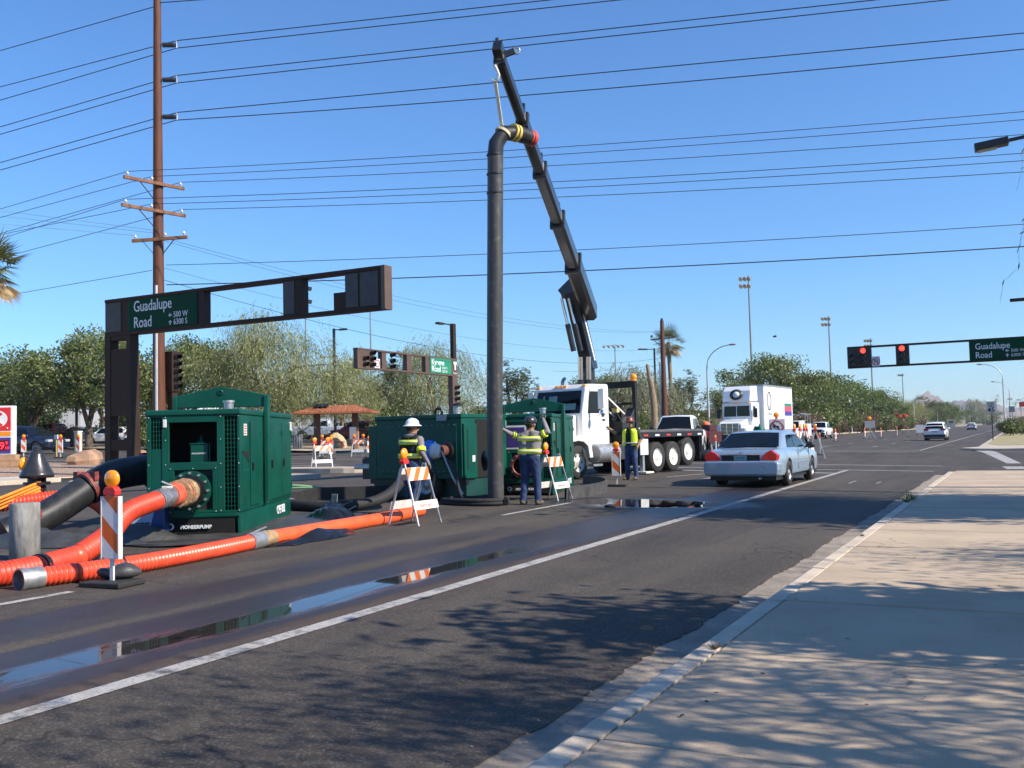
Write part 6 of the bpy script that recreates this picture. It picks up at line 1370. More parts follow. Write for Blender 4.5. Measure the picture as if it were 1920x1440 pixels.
x, y = pt(205, 90); suv('white car parked just behind the brown sign column', (x, y, tz(x)+.1), R(105), CARW, sc=.92, nm='parked_car')
x, y = pt(140, 96); suv('white car parked behind the mesquite trunks', (x, y, tz(x)+.1), R(105), CARW, sc=.9, nm='parked_car')
x, y = pt(243, 104); suv('pale car parked right of the brown sign column', (x, y, tz(x)+.1), R(105), mat('pale_paint', (.5, .5, .48), .3, 0, .05, 1, coat=.5), sc=.9, nm='parked_car')
suv('far white car on the road beyond the crossover', (-9.6, 250, tz(-9.6)), 0, CARW, nm='far_car'); suv('farthest dark car on the road beside the right light pole', (-5, 330, tz(-5)), 0, mat('grey_paint2', (.12, .12, .13), .3, 0, .1, 1, coat=.5), nm='far_car')
for k, (px, d, c) in enumerate(((1893, 260, (.2, .02, .03)), (1903, 250, (.1, .1, .12)), (1912, 255, (.5, .52, .55)), (1915, 225, (.3, .32, .35)))):
    x, y = pt(px, d); suv(['dark red car parked at the far right', 'dark grey car parked at the far right', 'silver car parked at the far right edge', 'grey car parked nearest at the far right edge'][k], (x, y, .13), R(-70), mat(f'far_car_paint_{k}', c, .3, .1, .05, 1, coat=.5), nm='parked_car')
# white box lorry, facing us
x, y = pt(1366, 66); t = thing('box_lorry', 'white tractor and box lorry with a round dark emblem, facing us', 'lorry', (x, y, tz(x)), R(176)); LW_ = 1.22
m_ = MB(); m_.prism([(0, .95), (.02, 1.55), (.3, 1.72), (1.45, 1.9), (1.5, .95)][::-1], -.82, .82, 'yz'); m_.v = [(a, -b+0, c) for a, b, c in m_.v]; m_.f = [f[::-1] for f in m_.f]; m_.build('hood', CARW, t, .1, seg=3)
m_ = MB(); m_.bx(-1.05, 1.05, -3.2, -1.5, .95, 2.95); m_.build('cab', CARW, t, .09, seg=3)
vs = [(-.98, -1.42, 2.98), (.98, -1.42, 2.98), (1.15, -2.6, 3.0), (-1.15, -2.6, 3.0), (-1.0, -1.62, 3.7), (1.0, -1.62, 3.7), (1.12, -2.6, 4.02), (-1.12, -2.6, 4.02), (-.95, -1.9, 3.98), (.95, -1.9, 3.98)]
m_ = MB(); m_.add(vs, [(3, 2, 1, 0), (0, 1, 5, 4), (4, 5, 9, 8), (8, 9, 6, 7), (1, 2, 6, 9, 5), (0, 4, 8, 7, 3), (2, 3, 7, 6)]); fa = m_.build('roof_fairing', CARW, t, .08, seg=3)
m_ = MB(); m_.lathe([(.001, -.012), (.36, -.01), (.36, 0)], (.0, 0, 0), 26, 'y', sx=1.25); M_ = Matrix.Translation((-.02, -1.43, 3.45)) @ Matrix.Rotation(R(15), 4, 'X') @ Matrix.Rotation(R(180), 4, 'Z'); m_.v = [tuple(M_ @ Vector(p)) for p in m_.v]; em = m_.build('emblem', mat('emblem_dark', (.03, .05, .05), .4), fa)
m_ = MB(); m_.lathe([(.001, -.016), (.2, -.014), (.2, 0)], (0, 0, 0), 22, 'y', sx=1.15); m_.v = [tuple(M_ @ Vector(p)) for p in m_.v]; m_.build('emblem_centre', LETTER, em)
m_ = MB(); m_.add([(-.9, -1.47, 2.05), (.9, -1.47, 2.05), (.86, -1.485, 2.72), (-.86, -1.485, 2.72)], [(3, 2, 1, 0)]); m_.build('windscreen', TINT, t); m_ = MB(); m_.bx(-.015, .015, -1.48, -1.455, 2.05, 2.72); m_.build('screen_divider', CARW, t)
m_ = MB()
for s in (-1.0, -.18, 0, .18, 1.0): m_.bx(s*.85-.05, s*.85+.05, -1.52, -1.44, 2.84, 2.9)
m_.build('marker_lamp', AMBER, t)
m_ = MB(); m_.bx(-.62, .62, .0, .05, .95, 1.6); gr2 = m_.build('grille', TRIM, t, .02); m_ = MB()
for k in range(7): m_.bx(-.6, .6, .05, .07, 1.0+.085*k, 1.02+.085*k)
for s in (-.62, -.2, .2, .62): m_.bx(s-.02, s+.02, .05, .08, .95, 1.6)
m_.build('grille_bar', CHROME, gr2)
m_ = MB(); m_.bx(-1.12, 1.12, -.2, .12, .4, .9); m_.build('front_bumper', TRIM, t, .08)
for s in (-1, 1):
    m_ = MB(); m_.bx(*sorted((s*.7, s*1.02)), -.35, .02, 1.0, 1.3); m_.build('headlight', mat('headlight', (.6, .62, .6)), t, .05); m_ = MB(); m_.bx(*sorted((s*1.18, s*1.4)), -1.6, -1.48, 1.95, 2.55); m_.bar((s*1.0, -1.7, 2.0), (s*1.25, -1.55, 2.0), .04); m_.build('mirror', TRIM, t, .03)
    m_ = MB(); m_.add([(s*1.056, -1.62, 2.05), (s*1.056, -2.3, 2.05), (s*1.056, -2.3, 2.7), (s*1.056, -1.75, 2.7)], [(0, 1, 2, 3)[::-s]]); m_.build('side_window', TINT, t); m_ = MB(); m_.prism([(-.05, .95), (-.05, 1.25), (-.4, 1.45), (-1.3, 1.45), (-1.5, 1.1), (-1.5, .95)], *sorted((s*.82, s*1.12)), 'yz'); m_.build('fender', CARW, t, .06)
    for yy in (-.75, -4.2, -5.4): wheel(t, s*1.0, yy, .5, .5, .32, s, STEEL)
    for yy in (-8.6, -9.8): wheel(t, s*1.0, yy, .5, .5, .32, s, STEEL)
m_ = MB(); m_.bx(-1.27, 1.27, -10.6, -3.55, 1.15, 4.1); bxo = m_.build('box_body', CARW, t, .03); m_ = MB(); m_.bx(-1.28, 1.28, -10.6, -3.54, 4.0, 4.12); m_.build('top_rail', STEEL, bxo)
m_ = MB(); m_.bx(-.5, .5, -10.4, -1.5, .75, 1.1); m_.build('chassis', TRIM, t)
t.scale = (1.03, 1.03, 1.09)
for r_i, r_o, mm in ((.40, .46, TRIM), (.3, .33, GREYPAINT)):
    m_ = MB(); m_.lathe([(r_i, -1.285), (r_o, -1.285)], (0, -4.75, 3.05), 26, 'x'); m_.v = [(a, (b+4.75)*1.05-4.75, (c-3.05)*1.35+3.05) for a, b, c in m_.v]; m_.build('side_emblem', mm, bxo)
for z0, z1, c in ((2.75, 2.95, (.02, .2, .14)), (2.4, 2.75, (.6, .06, .08)), (2.1, 2.4, (.05, .04, .3))):
    m_ = MB(); m_.bx(-1.284, -1.27, -10.3, -8.5, z0, z1); m_.build('poster_band', mat('poster_%d' % int(z0*100), c, .5, 0, .1, 6), bxo)
text('OLD DOMINION', .14, face_M((-1.285, -4.3, 2.15), (0, -1, 0), (0, 0, 1)), GREYPAINT, bxo)
# green tarpaulin heap and small utility vehicle near the lorry
crumple('green_tarpaulin', 'green tarpaulin heap between the blue car roof and the white lorry', 'tarpaulin', *pt(1407, 50), 1.1, .9, 1.75, 31, mat('green_tarp', (.01, .16, .10), .5, 0, .2, 3, .4, 10), .3)
x, y = pt(1482, 84); t = thing('utility_truck', 'white utility truck with rack and ladders right of the lorry', 'truck', (x, y, tz(x)), R(178))
m_ = MB(); m_.prism([(2.4, .5), (2.45, 1.15), (1.3, 1.3), (.8, 1.95), (-.7, 2.0), (-.7, .5)][::-1], -.95, .95, 'yz'); m_.build('cab', CARW, t, .06); m_ = MB(); m_.bx(-1, 1, -3, -.75, .6, 1.7); m_.build('service_body', CARW, t, .03)
m_ = MB(); m_.add([(-.85, 1.28, 1.36), (.85, 1.28, 1.36), (.8, .84, 1.9), (-.8, .84, 1.9)], [(0, 1, 2, 3)]); m_.build('windscreen', TINT, t); m_ = MB()
for yy in (-2.8, -1.8, -.9): m_.bar((-.95, yy, 1.7), (-.95, yy, 2.5), .05); m_.bar((.95, yy, 1.7), (.95, yy, 2.5), .05); m_.bar((-.95, yy, 2.5), (.95, yy, 2.5), .05)
for s in (-.9, .9, .3): m_.bar((s, -2.8, 2.52), (s, .6, 2.6), .05)
m_.build('ladder_rack', STEEL, t)
for s in (-1, 1):
    for yy in (1.6, -1.7): wheel(t, s*.85, yy, .4, .4, .25, s)

# ------------------------------------------------------------------ crane truck
TR = thing('crane_truck', 'white flatbed truck with a tall black folding crane', 'truck', (-13.1, 27.29, tz(-13.1)), R(168.5))
TW = mat('truck_white', (.80, .79, .76), .35, 0, .05, 1.5, coat=.3, dirt=.12, dcol=(.5, .42, .34))
CB = mat('crane_black', (.016, .016, .017), .32, 0, .25, 3, dirt=.2, dcol=(.06, .055, .05), coat=.3)
# cab: profile with raked windscreen
m_ = MB(); m_.prism([(-.50, 1.05), (-.50, 2.0), (-.72, 2.82), (-.86, 2.95), (-1.95, 2.97), (-2.0, 2.9), (-2.0, .95), (-.9, .95)], -1.0, 1.0, 'yz'); cab = m_.build('cab', TW, TR, .05, seg=3)
m_ = MB(); m_.prism([(1.0, .8), (1.02, 1.5), (.9, 1.62), (-.48, 1.98), (-.48, .8)], -.78, .78, 'yz'); m_.build('hood', TW, TR, .06, seg=3)
for s in (-1, 1):
    m_ = MB(); a = [(-.78, .62), (-.72, 1.0), (-.5, 1.22), (0, 1.32), (.5, 1.25), (.85, 1.05), (.95, .8), (.72, .8), (.55, 1.0), (.3, 1.12), (0, 1.16), (-.3, 1.12), (-.52, .98), (-.6, .62)]
    m_.prism(a, *sorted((s*.74, s*1.18)), 'yz'); m_.build('fender', TW, TR, .03)
    m_ = MB(); m_.add([(s*1.006, -.78, 2.02), (s*1.006, -1.62, 2.02), (s*1.006, -1.62, 2.72), (s*1.006, -.92, 2.72)], [(0, 1, 2, 3)[::-s]]); m_.build('side_window', TINT, TR)
    m_ = MB(); m_.bx(*sorted((s*1.001, s*1.004)), -1.8, -1.79, 1.1, 2.8); m_.bx(*sorted((s*1.001, s*1.004)), -.62, -.61, 1.1, 2.0); m_.build('door_seam', DARKGREY, TR); m_ = MB(); m_.bx(*sorted((s*1.0, s*1.03)), -1.72, -1.6, 1.78, 1.84); m_.build('door_handle', TRIM, TR)
    m_ = MB(); m_.bx(*sorted((s*1.28, s*1.5)), -1.0, -.95, 2.15, 2.78); mo = m_.build('mirror', TW, TR, .02); m_ = MB(); m_.bar((s*1.0, -.95, 2.85), (s*1.42, -.97, 2.85), .025); m_.bar((s*1.42, -.97, 2.85), (s*1.42, -.97, 1.95), .025); m_.bar((s*1.0, -.9, 1.9), (s*1.42, -.97, 1.95), .025); m_.build('mirror_bracket', CHROME, mo); m_ = MB(); m_.ball((s*1.4, -.97, 2.0), .13, 10, 8, (1, .6, 1)); m_.build('spot_mirror', CHROME, mo)
text('Smith Pump', .1, face_M((-1.008, -1.0, 1.62), (0, -1, 0), (0, 0, 1)), GREYPAINT, cab) if False else None
m_ = MB()
for k in range(5): w_ = (.26, .3, .48, .42, .34)[k]; m_.bx(-1.007, -1.0, -1.28-w_/2, -1.28+w_/2, 1.62-.1*k, 1.645-.1*k)
m_.build('door_print', mat('faint_print', (.5, .5, .49), .6), cab)
n_ = Vector((0, .96, .26))
m_ = MB(); q = lambda x_, y_, z_: (x_, y_+.02, z_+.006)
m_.add([q(-.9, -.505, 2.02), q(.9, -.505, 2.02), q(.86, -.70, 2.74), q(-.86, -.70, 2.74)], [(0, 1, 2, 3)[::-1]]); ws = m_.build('windscreen', TINT, TR)
m_ = MB()
for (x0, x1, z0, z1) in ((.05, .38, 2.14, 2.6), (-.72, -.12, 2.14, 2.34), (.55, .62, 2.1, 2.62)):
    f2 = lambda z: -.505-.195*(z-2.02)/.72+.024
    m_.add([(x0, f2(z0), z0), (x1, f2(z0), z0), (x1, f2(z1), z1), (x0, f2(z1), z1)], [(3, 2, 1, 0)])
m_.build('rear_window_view', mat('teal_pane', (.12, .25, .24), .15, 0, .15, 4), ws)
m_ = MB()
for x_ in (-.9, -.16, 0, .16, .9): m_.bx(x_-.06, x_+.06, -.84, -.74, 2.87, 2.93)
m_.build('marker_lamp', AMBER, TR)
m_ = MB(); m_.cyl((.8, -1.9, 2.6), (.8, -1.95, 3.1), .06); m_.tube([(.8, -1.95, 3.1), (.8, -2.0, 3.2), (.85, -2.15, 3.25)], .06, 10); m_.build('exhaust_stack', STEEL, TR)
m_ = MB(); m_.bx(-1.15, 1.15, .95, 1.15, .5, .85); m_.build('front_bumper', CHROME, TR, .03)
for s in (-1, 1): wheel(TR, s*1.04, 0, .51, .51, .28, s, mat('dusty_rim', (.6, .57, .5), .5, .2, .1, 8, dirt=.3), .66)
DW = mat('white_truck_rim', (.72, .70, .64), .5, 0, .1, 8, dirt=.3)
for yy, dz in ((-4.6, 0), (-5.68, 0), (-6.75, .14)):
    for s in (-1, 1): wheel(TR, s*1.0, yy, .52+dz, .52, .46, s, DW, .62)
m_ = MB(); m_.bx(-.45, .45, -8.0, .6, .62, .95); m_.build('chassis', BLACK, TR)
# deck
m_ = MB(); m_.bx(-1.25, 1.25, -7.85, -3.45, 1.36, 1.46); dk = m_.build('deck', mat('deck_grey', (.1, .1, .105), .6, .1, .2, 3, dirt=.3), TR, .01)
m_ = MB(); m_.bx(-1.26, -1.2, -7.85, -3.45, 1.2, 1.38); m_.bx(1.2, 1.26, -7.85, -3.45, 1.2, 1.38); m_.bx(-1.2, 1.2, -7.86, -7.78, .6, 1.38); m_.build('deck_rail', BLACK, dk)
for k in range(6):
    m_ = MB(); yy = -3.8-.75*k; m_.bx(-1.268, -1.26, yy-.14, yy+.14, 1.24, 1.3); m_.build('reflector', REDCAP if k % 2 == 0 else LETTER, dk)
for s in (-1, 1): m_ = MB(); m_.bx(*sorted((s*.7, s*1.22)), -7.65, -7.62, .35, 1.3); m_.build('mud_flap', RUBBER, TR)
# tanks, rack, crane controls
m_ = MB(); m_.tube([(-1.0, -1.0, .75), (-1.0, -2.2, .75)], .3, 16); m_.build('fuel_tank', STEEL, TR); m_ = MB(); m_.bx(-1.15, -.7, -2.9, -2.3, .5, 1.0); m_.build('battery_box', DARKGREY, TR, .03)
m_ = MB(); m_.bx(-1.2, -.9, -1.25, -.75, .35, .42); m_.build('step', STEEL, TR)
rk = MB()
for s in (-1, 1): rk.bar((s*1.12, -3.4, 1.4), (s*1.12, -3.4, 3.05), .13)
rk.bar((-1.18, -3.4, 3.0), (1.18, -3.4, 3.0), .16, .22); rk.bx(-.6, 1.1, -3.44, -3.36, 1.4, 2.3); rk.bar((-1.0, -3.38, 2.35), (1.0, -3.38, 2.35), .08); rk.build('headache_rack', BLACK, TR)
m_ = MB()
for k in range(2): m_.bar((-.7+.5*k, -2.3, 2.6), (-.95+.5*k, -3.9, 1.5), .05)
m_.build('stay', DULLWHITE, TR)
m_ = MB(); m_.cyl((-1.1, -3.4, 3.11), (-1.1, -3.4, 3.16), .1); m_.ball((-1.1, -3.4, 3.24), .11, 12, 8, (1, 1, 1.1)); m_.build('beacon', AMBER, TR)
m_ = MB(); m_.prism([(-3.5, 1.36), (-3.1, 1.36), (-3.05, 1.9), (-3.35, 2.2), (-3.6, 1.6)], -1.15, -.85, 'yz'); m_.build('outrigger_arm', CB, TR, .02)
g = np.random.default_rng(9); m_ = MB()
for k in range(34):
    a = Vector((g.uniform(-1.15, .4), g.uniform(-3.2, -2.1), g.uniform(.95, 2.3))); b = a+Vector((g.normal()*.22, g.normal()*.3, g.normal()*.2)); c = (a+b)/2+Vector((g.normal()*.1, g.normal()*.1, .12)); m_.tube([a, c, b], .022, 6)
m_.build('hydraulic_hose', BLACK, TR)
m_ = MB(); m_.bx(-.6, .6, -2.9, -2.15, .95, 1.6); m_.bx(-1.18, -.75, -2.95, -2.5, 1.1, 1.75); m_.bx(-1.25, 1.25, -3.0, -2.75, .6, .9); m_.build('crane_base', CB, TR, .03)
m_ = MB()
for k in range(5): m_.bar((-1.2, -2.55-.09*k, 1.72), (-1.22, -2.55-.09*k, 1.9), .02)
m_.build('control_lever', STEEL, TR)
m_ = MB(); m_.bx(-1.0, -.8, -2.62, -2.46, 2.05, 2.2); m_.build('gauge_box', mat('yellow_tag', (.55, .5, .2), .5), TR)
m_ = MB(); m_.bar((-1.12, -3.75, .06), (-1.12, -3.75, 1.35), .12); lg = m_.build('outrigger_leg', STEEL, TR); m_ = MB(); m_.bx(-1.42, -.82, -4.0, -3.5, 0, .06); m_.build('outrigger_pad', DULLWHITE, lg, .01)
m_ = MB(); m_.bx(-1.22, -1.18, -4.0, -3.5, .62, 1.15); m_.build('white_panel', DULLWHITE, TR)
# crane column and booms, given in world coordinates
bpy.context.view_layer.update()
IM = TR.matrix_world.inverted()
def wb(): return MB(IM)
B0 = Vector((-12.62, 29.55, 1.6)); B1 = Vector((-12.62, 29.55, 4.15)); K1 = Vector((-12.95, 29.15, 6.2))
m_ = wb(); m_.tube([B0, B0.lerp(B1, .5), B1], [.27, .24, .2], 16); m_.build('crane_column', CB, TR)
side = Vector((.885, .465, 0))
for s in (-1, 1):
    m_ = wb(); o_ = side*(.13*s)+Vector((.2, -.38, 0)); m_.tube([Vector((-12.75, 29.45, 1.9))+o_, Vector((-12.75, 29.45, 3.35))+o_], .12, 12); m_.build('lift_cylinder', CB, TR)
    m_ = wb(); m_.tube([Vector((-12.75, 29.45, 3.35))+o_, Vector((-12.72, 29.4, 4.1))+o_], .085, 12); m_.build('piston_rod', CHROME, TR)
    m_ = wb(); o_ = side*(.12*s-.1)+Vector((.1, -.3, 0)); m_.tube([Vector((-12.75, 29.3, 4.3))+o_, Vector((-12.9, 29.2, 5.2))+o_], .09, 10); m_.build('lift_cylinder', CB, TR); m_ = wb(); m_.tube([Vector((-12.9, 29.2, 5.2))+o_, Vector((-13.05, 29.1, 6.05))+o_], .05, 10); m_.build('piston_rod', CHROME, TR)
m_ = wb(); m_.bar(Vector((-12.58, 29.6, 3.7)), K1+Vector((0, 0, .1)), .42, .5, (0, -1, .2)); m_.build('inner_boom', CB, TR, .03)
m_ = wb(); m_.bar(Vector((-12.35, 29.5, 4.0)), K1+Vector((.3, 0, -.3)), .02, .1, (0, -1, 0)); m_.build('white_stripe', DULLWHITE, TR)
J0 = Vector((-12.55, 29.75, 5.62)); J3 = Vector((-9.38, 17.66, 9.62)); jd = (J3-J0); ju = jd.normalized()
m_ = wb(); m_.bar(K1+Vector((-.25, .1, -.1)), K1+Vector((.25, .1, .3)), .75, .5, (0, -1, 0)); m_.build('knuckle', CB, TR, .04)
m_ = wb(); p = K1+Vector((-.42, -.05, .25)); m_.add([p, p+Vector((.1, -.1, -.4)), p+Vector((.75, 0, .0)), p+Vector((.7, 0, .35))], [(0, 1, 2, 3)]); m_.build('knuckle_cover', REDCAP, TR)
bounds = [0, .28, .48, .67, .83, 1.0]; wd = [.62, .50, .42, .35, .29]
for k in range(5):
    a = J0+jd*max(bounds[k]-.05, 0); b = J0+jd*bounds[k+1]
    m_ = wb(); m_.bar(a, b, wd[k]*.72, wd[k], (0, 0, 1)); m_.build('boom_section', CB, TR, wd[k]*.16, seg=1)
    m_ = wb(); m_.bar(b-ju*.12, b+ju*.02, wd[k]*.72+.06, wd[k]+.06, (0, 0, 1)); m_.build('boom_collar', CB, TR, .03)
    upn = Vector((0, 0, 1))-ju*ju.z; upn.normalize(); rightn = ju.cross(upn).normalized()
    if k < 4:
        m_ = wb(); m_.tube([b+upn*(wd[k]*.5+.12)-ju*.05, b+upn*(wd[k]*.5+.12)-jd*(bounds[k+1]-bounds[k])*.85], .045, 8); m_.build('extension_cylinder', CB, TR); m_ = wb(); m_.bar(b+upn*(wd[k]*.4)-ju*.05, b+upn*(wd[k]*.5+.25)+ju*.02, .12, .06); m_.build('cylinder_bracket', CB, TR)
        m_ = wb(); m_.tube([b+upn*(wd[k]*.5+.2)+rightn*.12, b+upn*(wd[k]*.5+.24)+rightn*.14-ju*.8, b+upn*(wd[k]*.5+.1)+rightn*.12-ju*1.7], .014, 6); m_.build('hydraulic_line', BLACK, TR)
m_ = wb(); a = J0+jd*.03+rightn*(.225); b = J0+jd*.26+rightn*.225
for (f0_, f1_, mm) in ((.0, .62, DULLWHITE), (.62, 1.0, REDCAP)):
    m_ = wb(); p0 = a.lerp(b, f0_); p1 = a.lerp(b, f1_)
    for rr in (rightn*.002, ): m_.bar(p0+rr, p1+rr, .012, .3, (0, 0, 1))
    m_.build('boom_marking', mm, TR)
tip = J3; m_ = wb(); m_.bar(tip-ju*.1, tip+ju*.22+Vector((0, 0, .1)), .2, .3, (0, 0, 1)); m_.bar(tip+ju*.15, tip+Vector((-.04, -.03, .36)), .08, .16); m_.bar(tip+ju*.0, tip+side*.34+Vector((0, 0, .12)), .06, .14); m_.build('boom_tip', CB, TR, .02)
m_ = wb(); c = tip+side*.36+Vector((0, 0, .12)); m_.tube([c+side*(.07*math.cos(a))+Vector((0, 0, .07*math.sin(a))) for a in np.linspace(0, 6.28, 14)], .022, 6, False); m_.build('tip_ring', STEEL, TR)
m_ = wb(); h0 = Vector((hook.x, hook.y, hook.z)); m_.tube([tip+Vector((0, .08, -.1)), h0+Vector((0, 0, .3))], .03, 8); m_.tube([h0+Vector((0, 0, .3)), h0+Vector((.05, 0, .2)), h0+Vector((.09, .02, .08)), h0+Vector((.05, .02, -.03)), h0+Vector((-.02, 0, -.05)), h0+Vector((-.07, -.02, .02))], [.035, .032, .03, .03, .028, .012], 8); m_.build('hook', mat('white_hook', (.6, .6, .55), .5), TR)
# ------------------------------------------------------------------ people
SKIN = mat('skin', (.36, .19, .12), .55, 0, .08, 6); JEANS = mat('blue_denim', (.035, .065, .16), .85, 0, .3, 9, .4, 60); JEANS2 = mat('dark_denim', (.022, .045, .12), .85, 0, .3, 9, .4, 60)
GREYSH = mat('grey_shirt', (.23, .215, .215), .85, 0, .15, 7, .4, 18); NAVY = mat('navy_vest', (.012, .014, .03), .85, 0, .25, 7, .4, 18); DGT = mat('dark_green_shirt', (.012, .03, .024), .85, 0, .2, 7, .4, 18)
HIVIS = mat('hi_vis_yellow', (.72, .86, .04), .6, 0, .08, 8, .3, 20, emit=(.6, .8, .0), estr=.06); BOOT = mat('work_boot', (.13, .09, .06), .8, 0, .3, 12); BOOTG = mat('grey_boot', (.3, .28, .26), .8, 0, .2, 12); REFL = mat('reflective_tape', (.62, .62, .6), .4, 0, .1, 9)
GLOVE = mat('tan_glove', (.45, .3, .15), .8, 0, .2, 14); GLOVEG = mat('grey_glove', (.2, .19, .19), .8, 0, .2, 14); HAIR = mat('dark_hair', (.015, .011, .009), .7, 0, .3, 30)
def seg_dist(P, a, b, ra, rb):
    ab = b-a; t = np.clip(((P-a) @ ab)/max(ab @ ab, 1e-9), 0, 1); q = a+t[:, None]*ab; return np.linalg.norm(P-q, axis=1)-(ra+(rb-ra)*t)
def worker(label, loc, rz, P, mats, hat, hatm, scale=1., face=False):
    """P: joints. mats: dict label->material"""
    t = thing('person', label, 'person', loc, rz); t.scale = scale if isinstance(scale, tuple) else (scale,)*3
    V = Vector; ln = V(P.get('lean', (0, 0, 0))); bones = []
    def B(a, ra, b, rb, lab): bones.append((np.array(a, float), ra, np.array(b, float), rb, lab))
    ch = V((0, 0, 1.38))+ln; sh = V((0, 0, 1.42))+ln; wst = V((0, 0, 1.05))+ln*.2
    B((-.075, 0, .95), .13, (.075, 0, .95), .13, 'legs')
    for s in (-1, 1):
        B(wst+V((s*.08, 0, 0)), .12, ch+V((s*.11, -.005, -.04)), .12, 'torso'); B(wst+V((s*.07, 0, -.1)), .128, wst+V((s*.08, 0, .02)), .122, 'torso')
        B(sh+V((s*.06, 0, .01)), .085, sh+V((s*.185, 0, -.015)), .07, 'torso')
        shd = sh+V((s*.2, 0, -.02)); el, hd = [V(p) for p in P['armL' if s < 0 else 'armR']]
        B(shd, .075, el, .054, 'sleeve'); wr = el.lerp(hd, .85); B(el, .054, wr, .04, 'fore'); B(wr, .036, hd, .038, 'hand')
        kn, an, toe = [V(p) for p in P['legL' if s < 0 else 'legR']]
        B((s*.09, 0, .92), .115, kn, .078, 'legs'); B(kn, .078, an, .066, 'legs'); B(an+V((0, -.03, -.035)), .055, toe, .042, 'boot')
    hd_ = sh+V((0, .02, .0)); look = V(P.get('look', (0, 1, 0))).normalized()
    B(sh, .065, hd_+V((0, .01, .1)), .056, 'skin'); hc = hd_+V((0, .02, .2))
    B(hc+V((0, 0, -.035)), .078, hc+V((0, 0, .045))-look*.02, .096, 'skin'); B(hc+look*.035+V((0, 0, -.075)), .05, hc+look*.03+V((0, 0, -.02)), .065, 'skin')
    B(hc+look*.098+V((0, 0, .015)), .014, hc+look*.112+V((0, 0, -.022)), .018, 'skin')
    m_ = MB()
    for a, ra, b, rb, lab in bones:
        m_.ball(a, ra, 14, 10); m_.ball(b, rb, 14, 10)
        if np.linalg.norm(b-a) > 1e-3: m_.tube([a, b], [ra, rb], 14, True)
    o = m_.build('tmp', SKIN); rm = o.modifiers.new('r', 'REMESH'); rm.mode = 'VOXEL'; rm.voxel_size = .017
    sm = o.modifiers.new('s', 'SMOOTH'); sm.iterations = 5; sm.factor = .5
    bpy.context.view_layer.update(); me = bpy.data.meshes.new_from_object(o.evaluated_get(bpy.context.evaluated_depsgraph_get())); bpy.data.objects.remove(o)
    co = np.empty(len(me.vertices)*3); me.vertices.foreach_get('co', co); co = co.reshape(-1, 3)
    # cloth folds
    nr = np.empty(len(me.vertices)*3); me.vertex_normals.foreach_get('vector', nr); nr = nr.reshape(-1, 3)
    fold = .0045*np.sin(co[:, 2]*23+np.sin(co[:, 0]*13+co[:, 2]*5)*3+co[:, 1]*14)*np.sin(co[:, 0]*15+co[:, 2]*9+co[:, 1]*11+1)
    fold[co[:, 2] > 1.47+ln.z] = 0; me.vertices.foreach_set('co', (co+nr*fold[:, None]).ravel())
    cen = np.empty(len(me.polygons)*3); me.polygons.foreach_get('center', cen); cen = cen.reshape(-1, 3)
    D = np.stack([seg_dist(cen, a, b, ra, rb) for a, ra, b, rb, _ in bones]); best = D.argmin(0); labs = [b[4] for b in bones]
    order = ['legs', 'torso', 'sleeve', 'fore', 'hand', 'boot', 'skin']; me.materials.clear()
    for k in order: me.materials.append(mats[k])
    me.polygons.foreach_set('material_index', np.array([order.index(labs[i]) for i in best], dtype=np.int32)); me.polygons.foreach_set('use_smooth', np.ones(len(me.polygons), bool))
    bo = bpy.data.objects.new('body', me); COL.objects.link(bo); bo.parent = t
    # fingers
    for s in (-1, 1):
        el, hd = [V(p) for p in P['armL' if s < 0 else 'armR']]; d = (hd-el).normalized(); ac = d.cross(V((0, 1, 0.01))).normalized()
        if abs(d.y) > .9: ac = V((1, 0, 0))
        m_ = MB(); cu = d.cross(ac).normalized()*(P.get('curl', .03))
        for k, (off, L_) in enumerate(((-.026, .07), (-.009, .08), (.009, .076), (.026, .06))):
            a = hd+d*.015+ac*off; m_.tube([a, a+d*L_*.5+cu*.3, a+d*L_*.9+cu], [.0105, .0098, .008], 8)
        a = hd-d*.015+ac*.034*(-s); m_.tube([a, a+d*.03+ac*.03*(-s)+cu*.3, a+d*.065+ac*.036*(-s)+cu*.7], [.012, .011, .009], 8); m_.build('fingers', mats['hand'], t)
    # hat
    hc2 = hc+V((0, 0, .045)); m_ = MB()
    if hat == 'full':
        m_.lathe([(.168, .0), (.175, -.012), (.165, .004), (.128, .022), (.122, .06), (.105, .1), (.07, .13), (.03, .143), (.001, .145)], hc2, 22, 'z', sx=.9, sy=1.05)
    else:
        m_.lathe([(.122, -.01), (.128, .0), (.122, .05), (.105, .095), (.07, .125), (.03, .137), (.001, .139)], hc2, 22, 'z', sx=.9, sy=1.1)
    ho = m_.build('hard_hat', hatm, t)
    m_ = MB()
    if hat != 'full':
        q = hc2+look*.12; sdx = look.cross(V((0, 0, 1))); m_.add([q+sdx*.09-look*.02, q-sdx*.09-look*.02, q-sdx*.06+look*.06-V((0, 0, .012)), q+sdx*.06+look*.06-V((0, 0, .012))], [(3, 2, 1, 0)]); m_.add([q+sdx*.09-look*.02+V((0, 0, .008)), q-sdx*.09-look*.02+V((0, 0, .008)), q-sdx*.06+look*.06-V((0, 0, .004)), q+sdx*.06+look*.06-V((0, 0, .004))], [(0, 1, 2, 3)]); m_.build('peak', hatm, ho)
    m_ = MB(); m_.tube([hc2+V((.012*math.cos(a)*0+.0, 0, .142))+look*.1*math.cos(a)*.9+V((0, 0, -.055*(1-math.sin(a)) if False else -.06*math.cos(a)**2)) for a in np.linspace(0, math.pi, 9)], .008, 6); m_.build('ridge', hatm, ho)
    # hair at the nape, ears, face
    sd = look.cross(V((0, 0, 1))).normalized(); m_ = MB(); m_.ball(hc-look*.035+V((0, 0, .0)), .082, 12, 8, (1, 1, .85)); m_.build('hair', HAIR, t)
    m_ = MB()
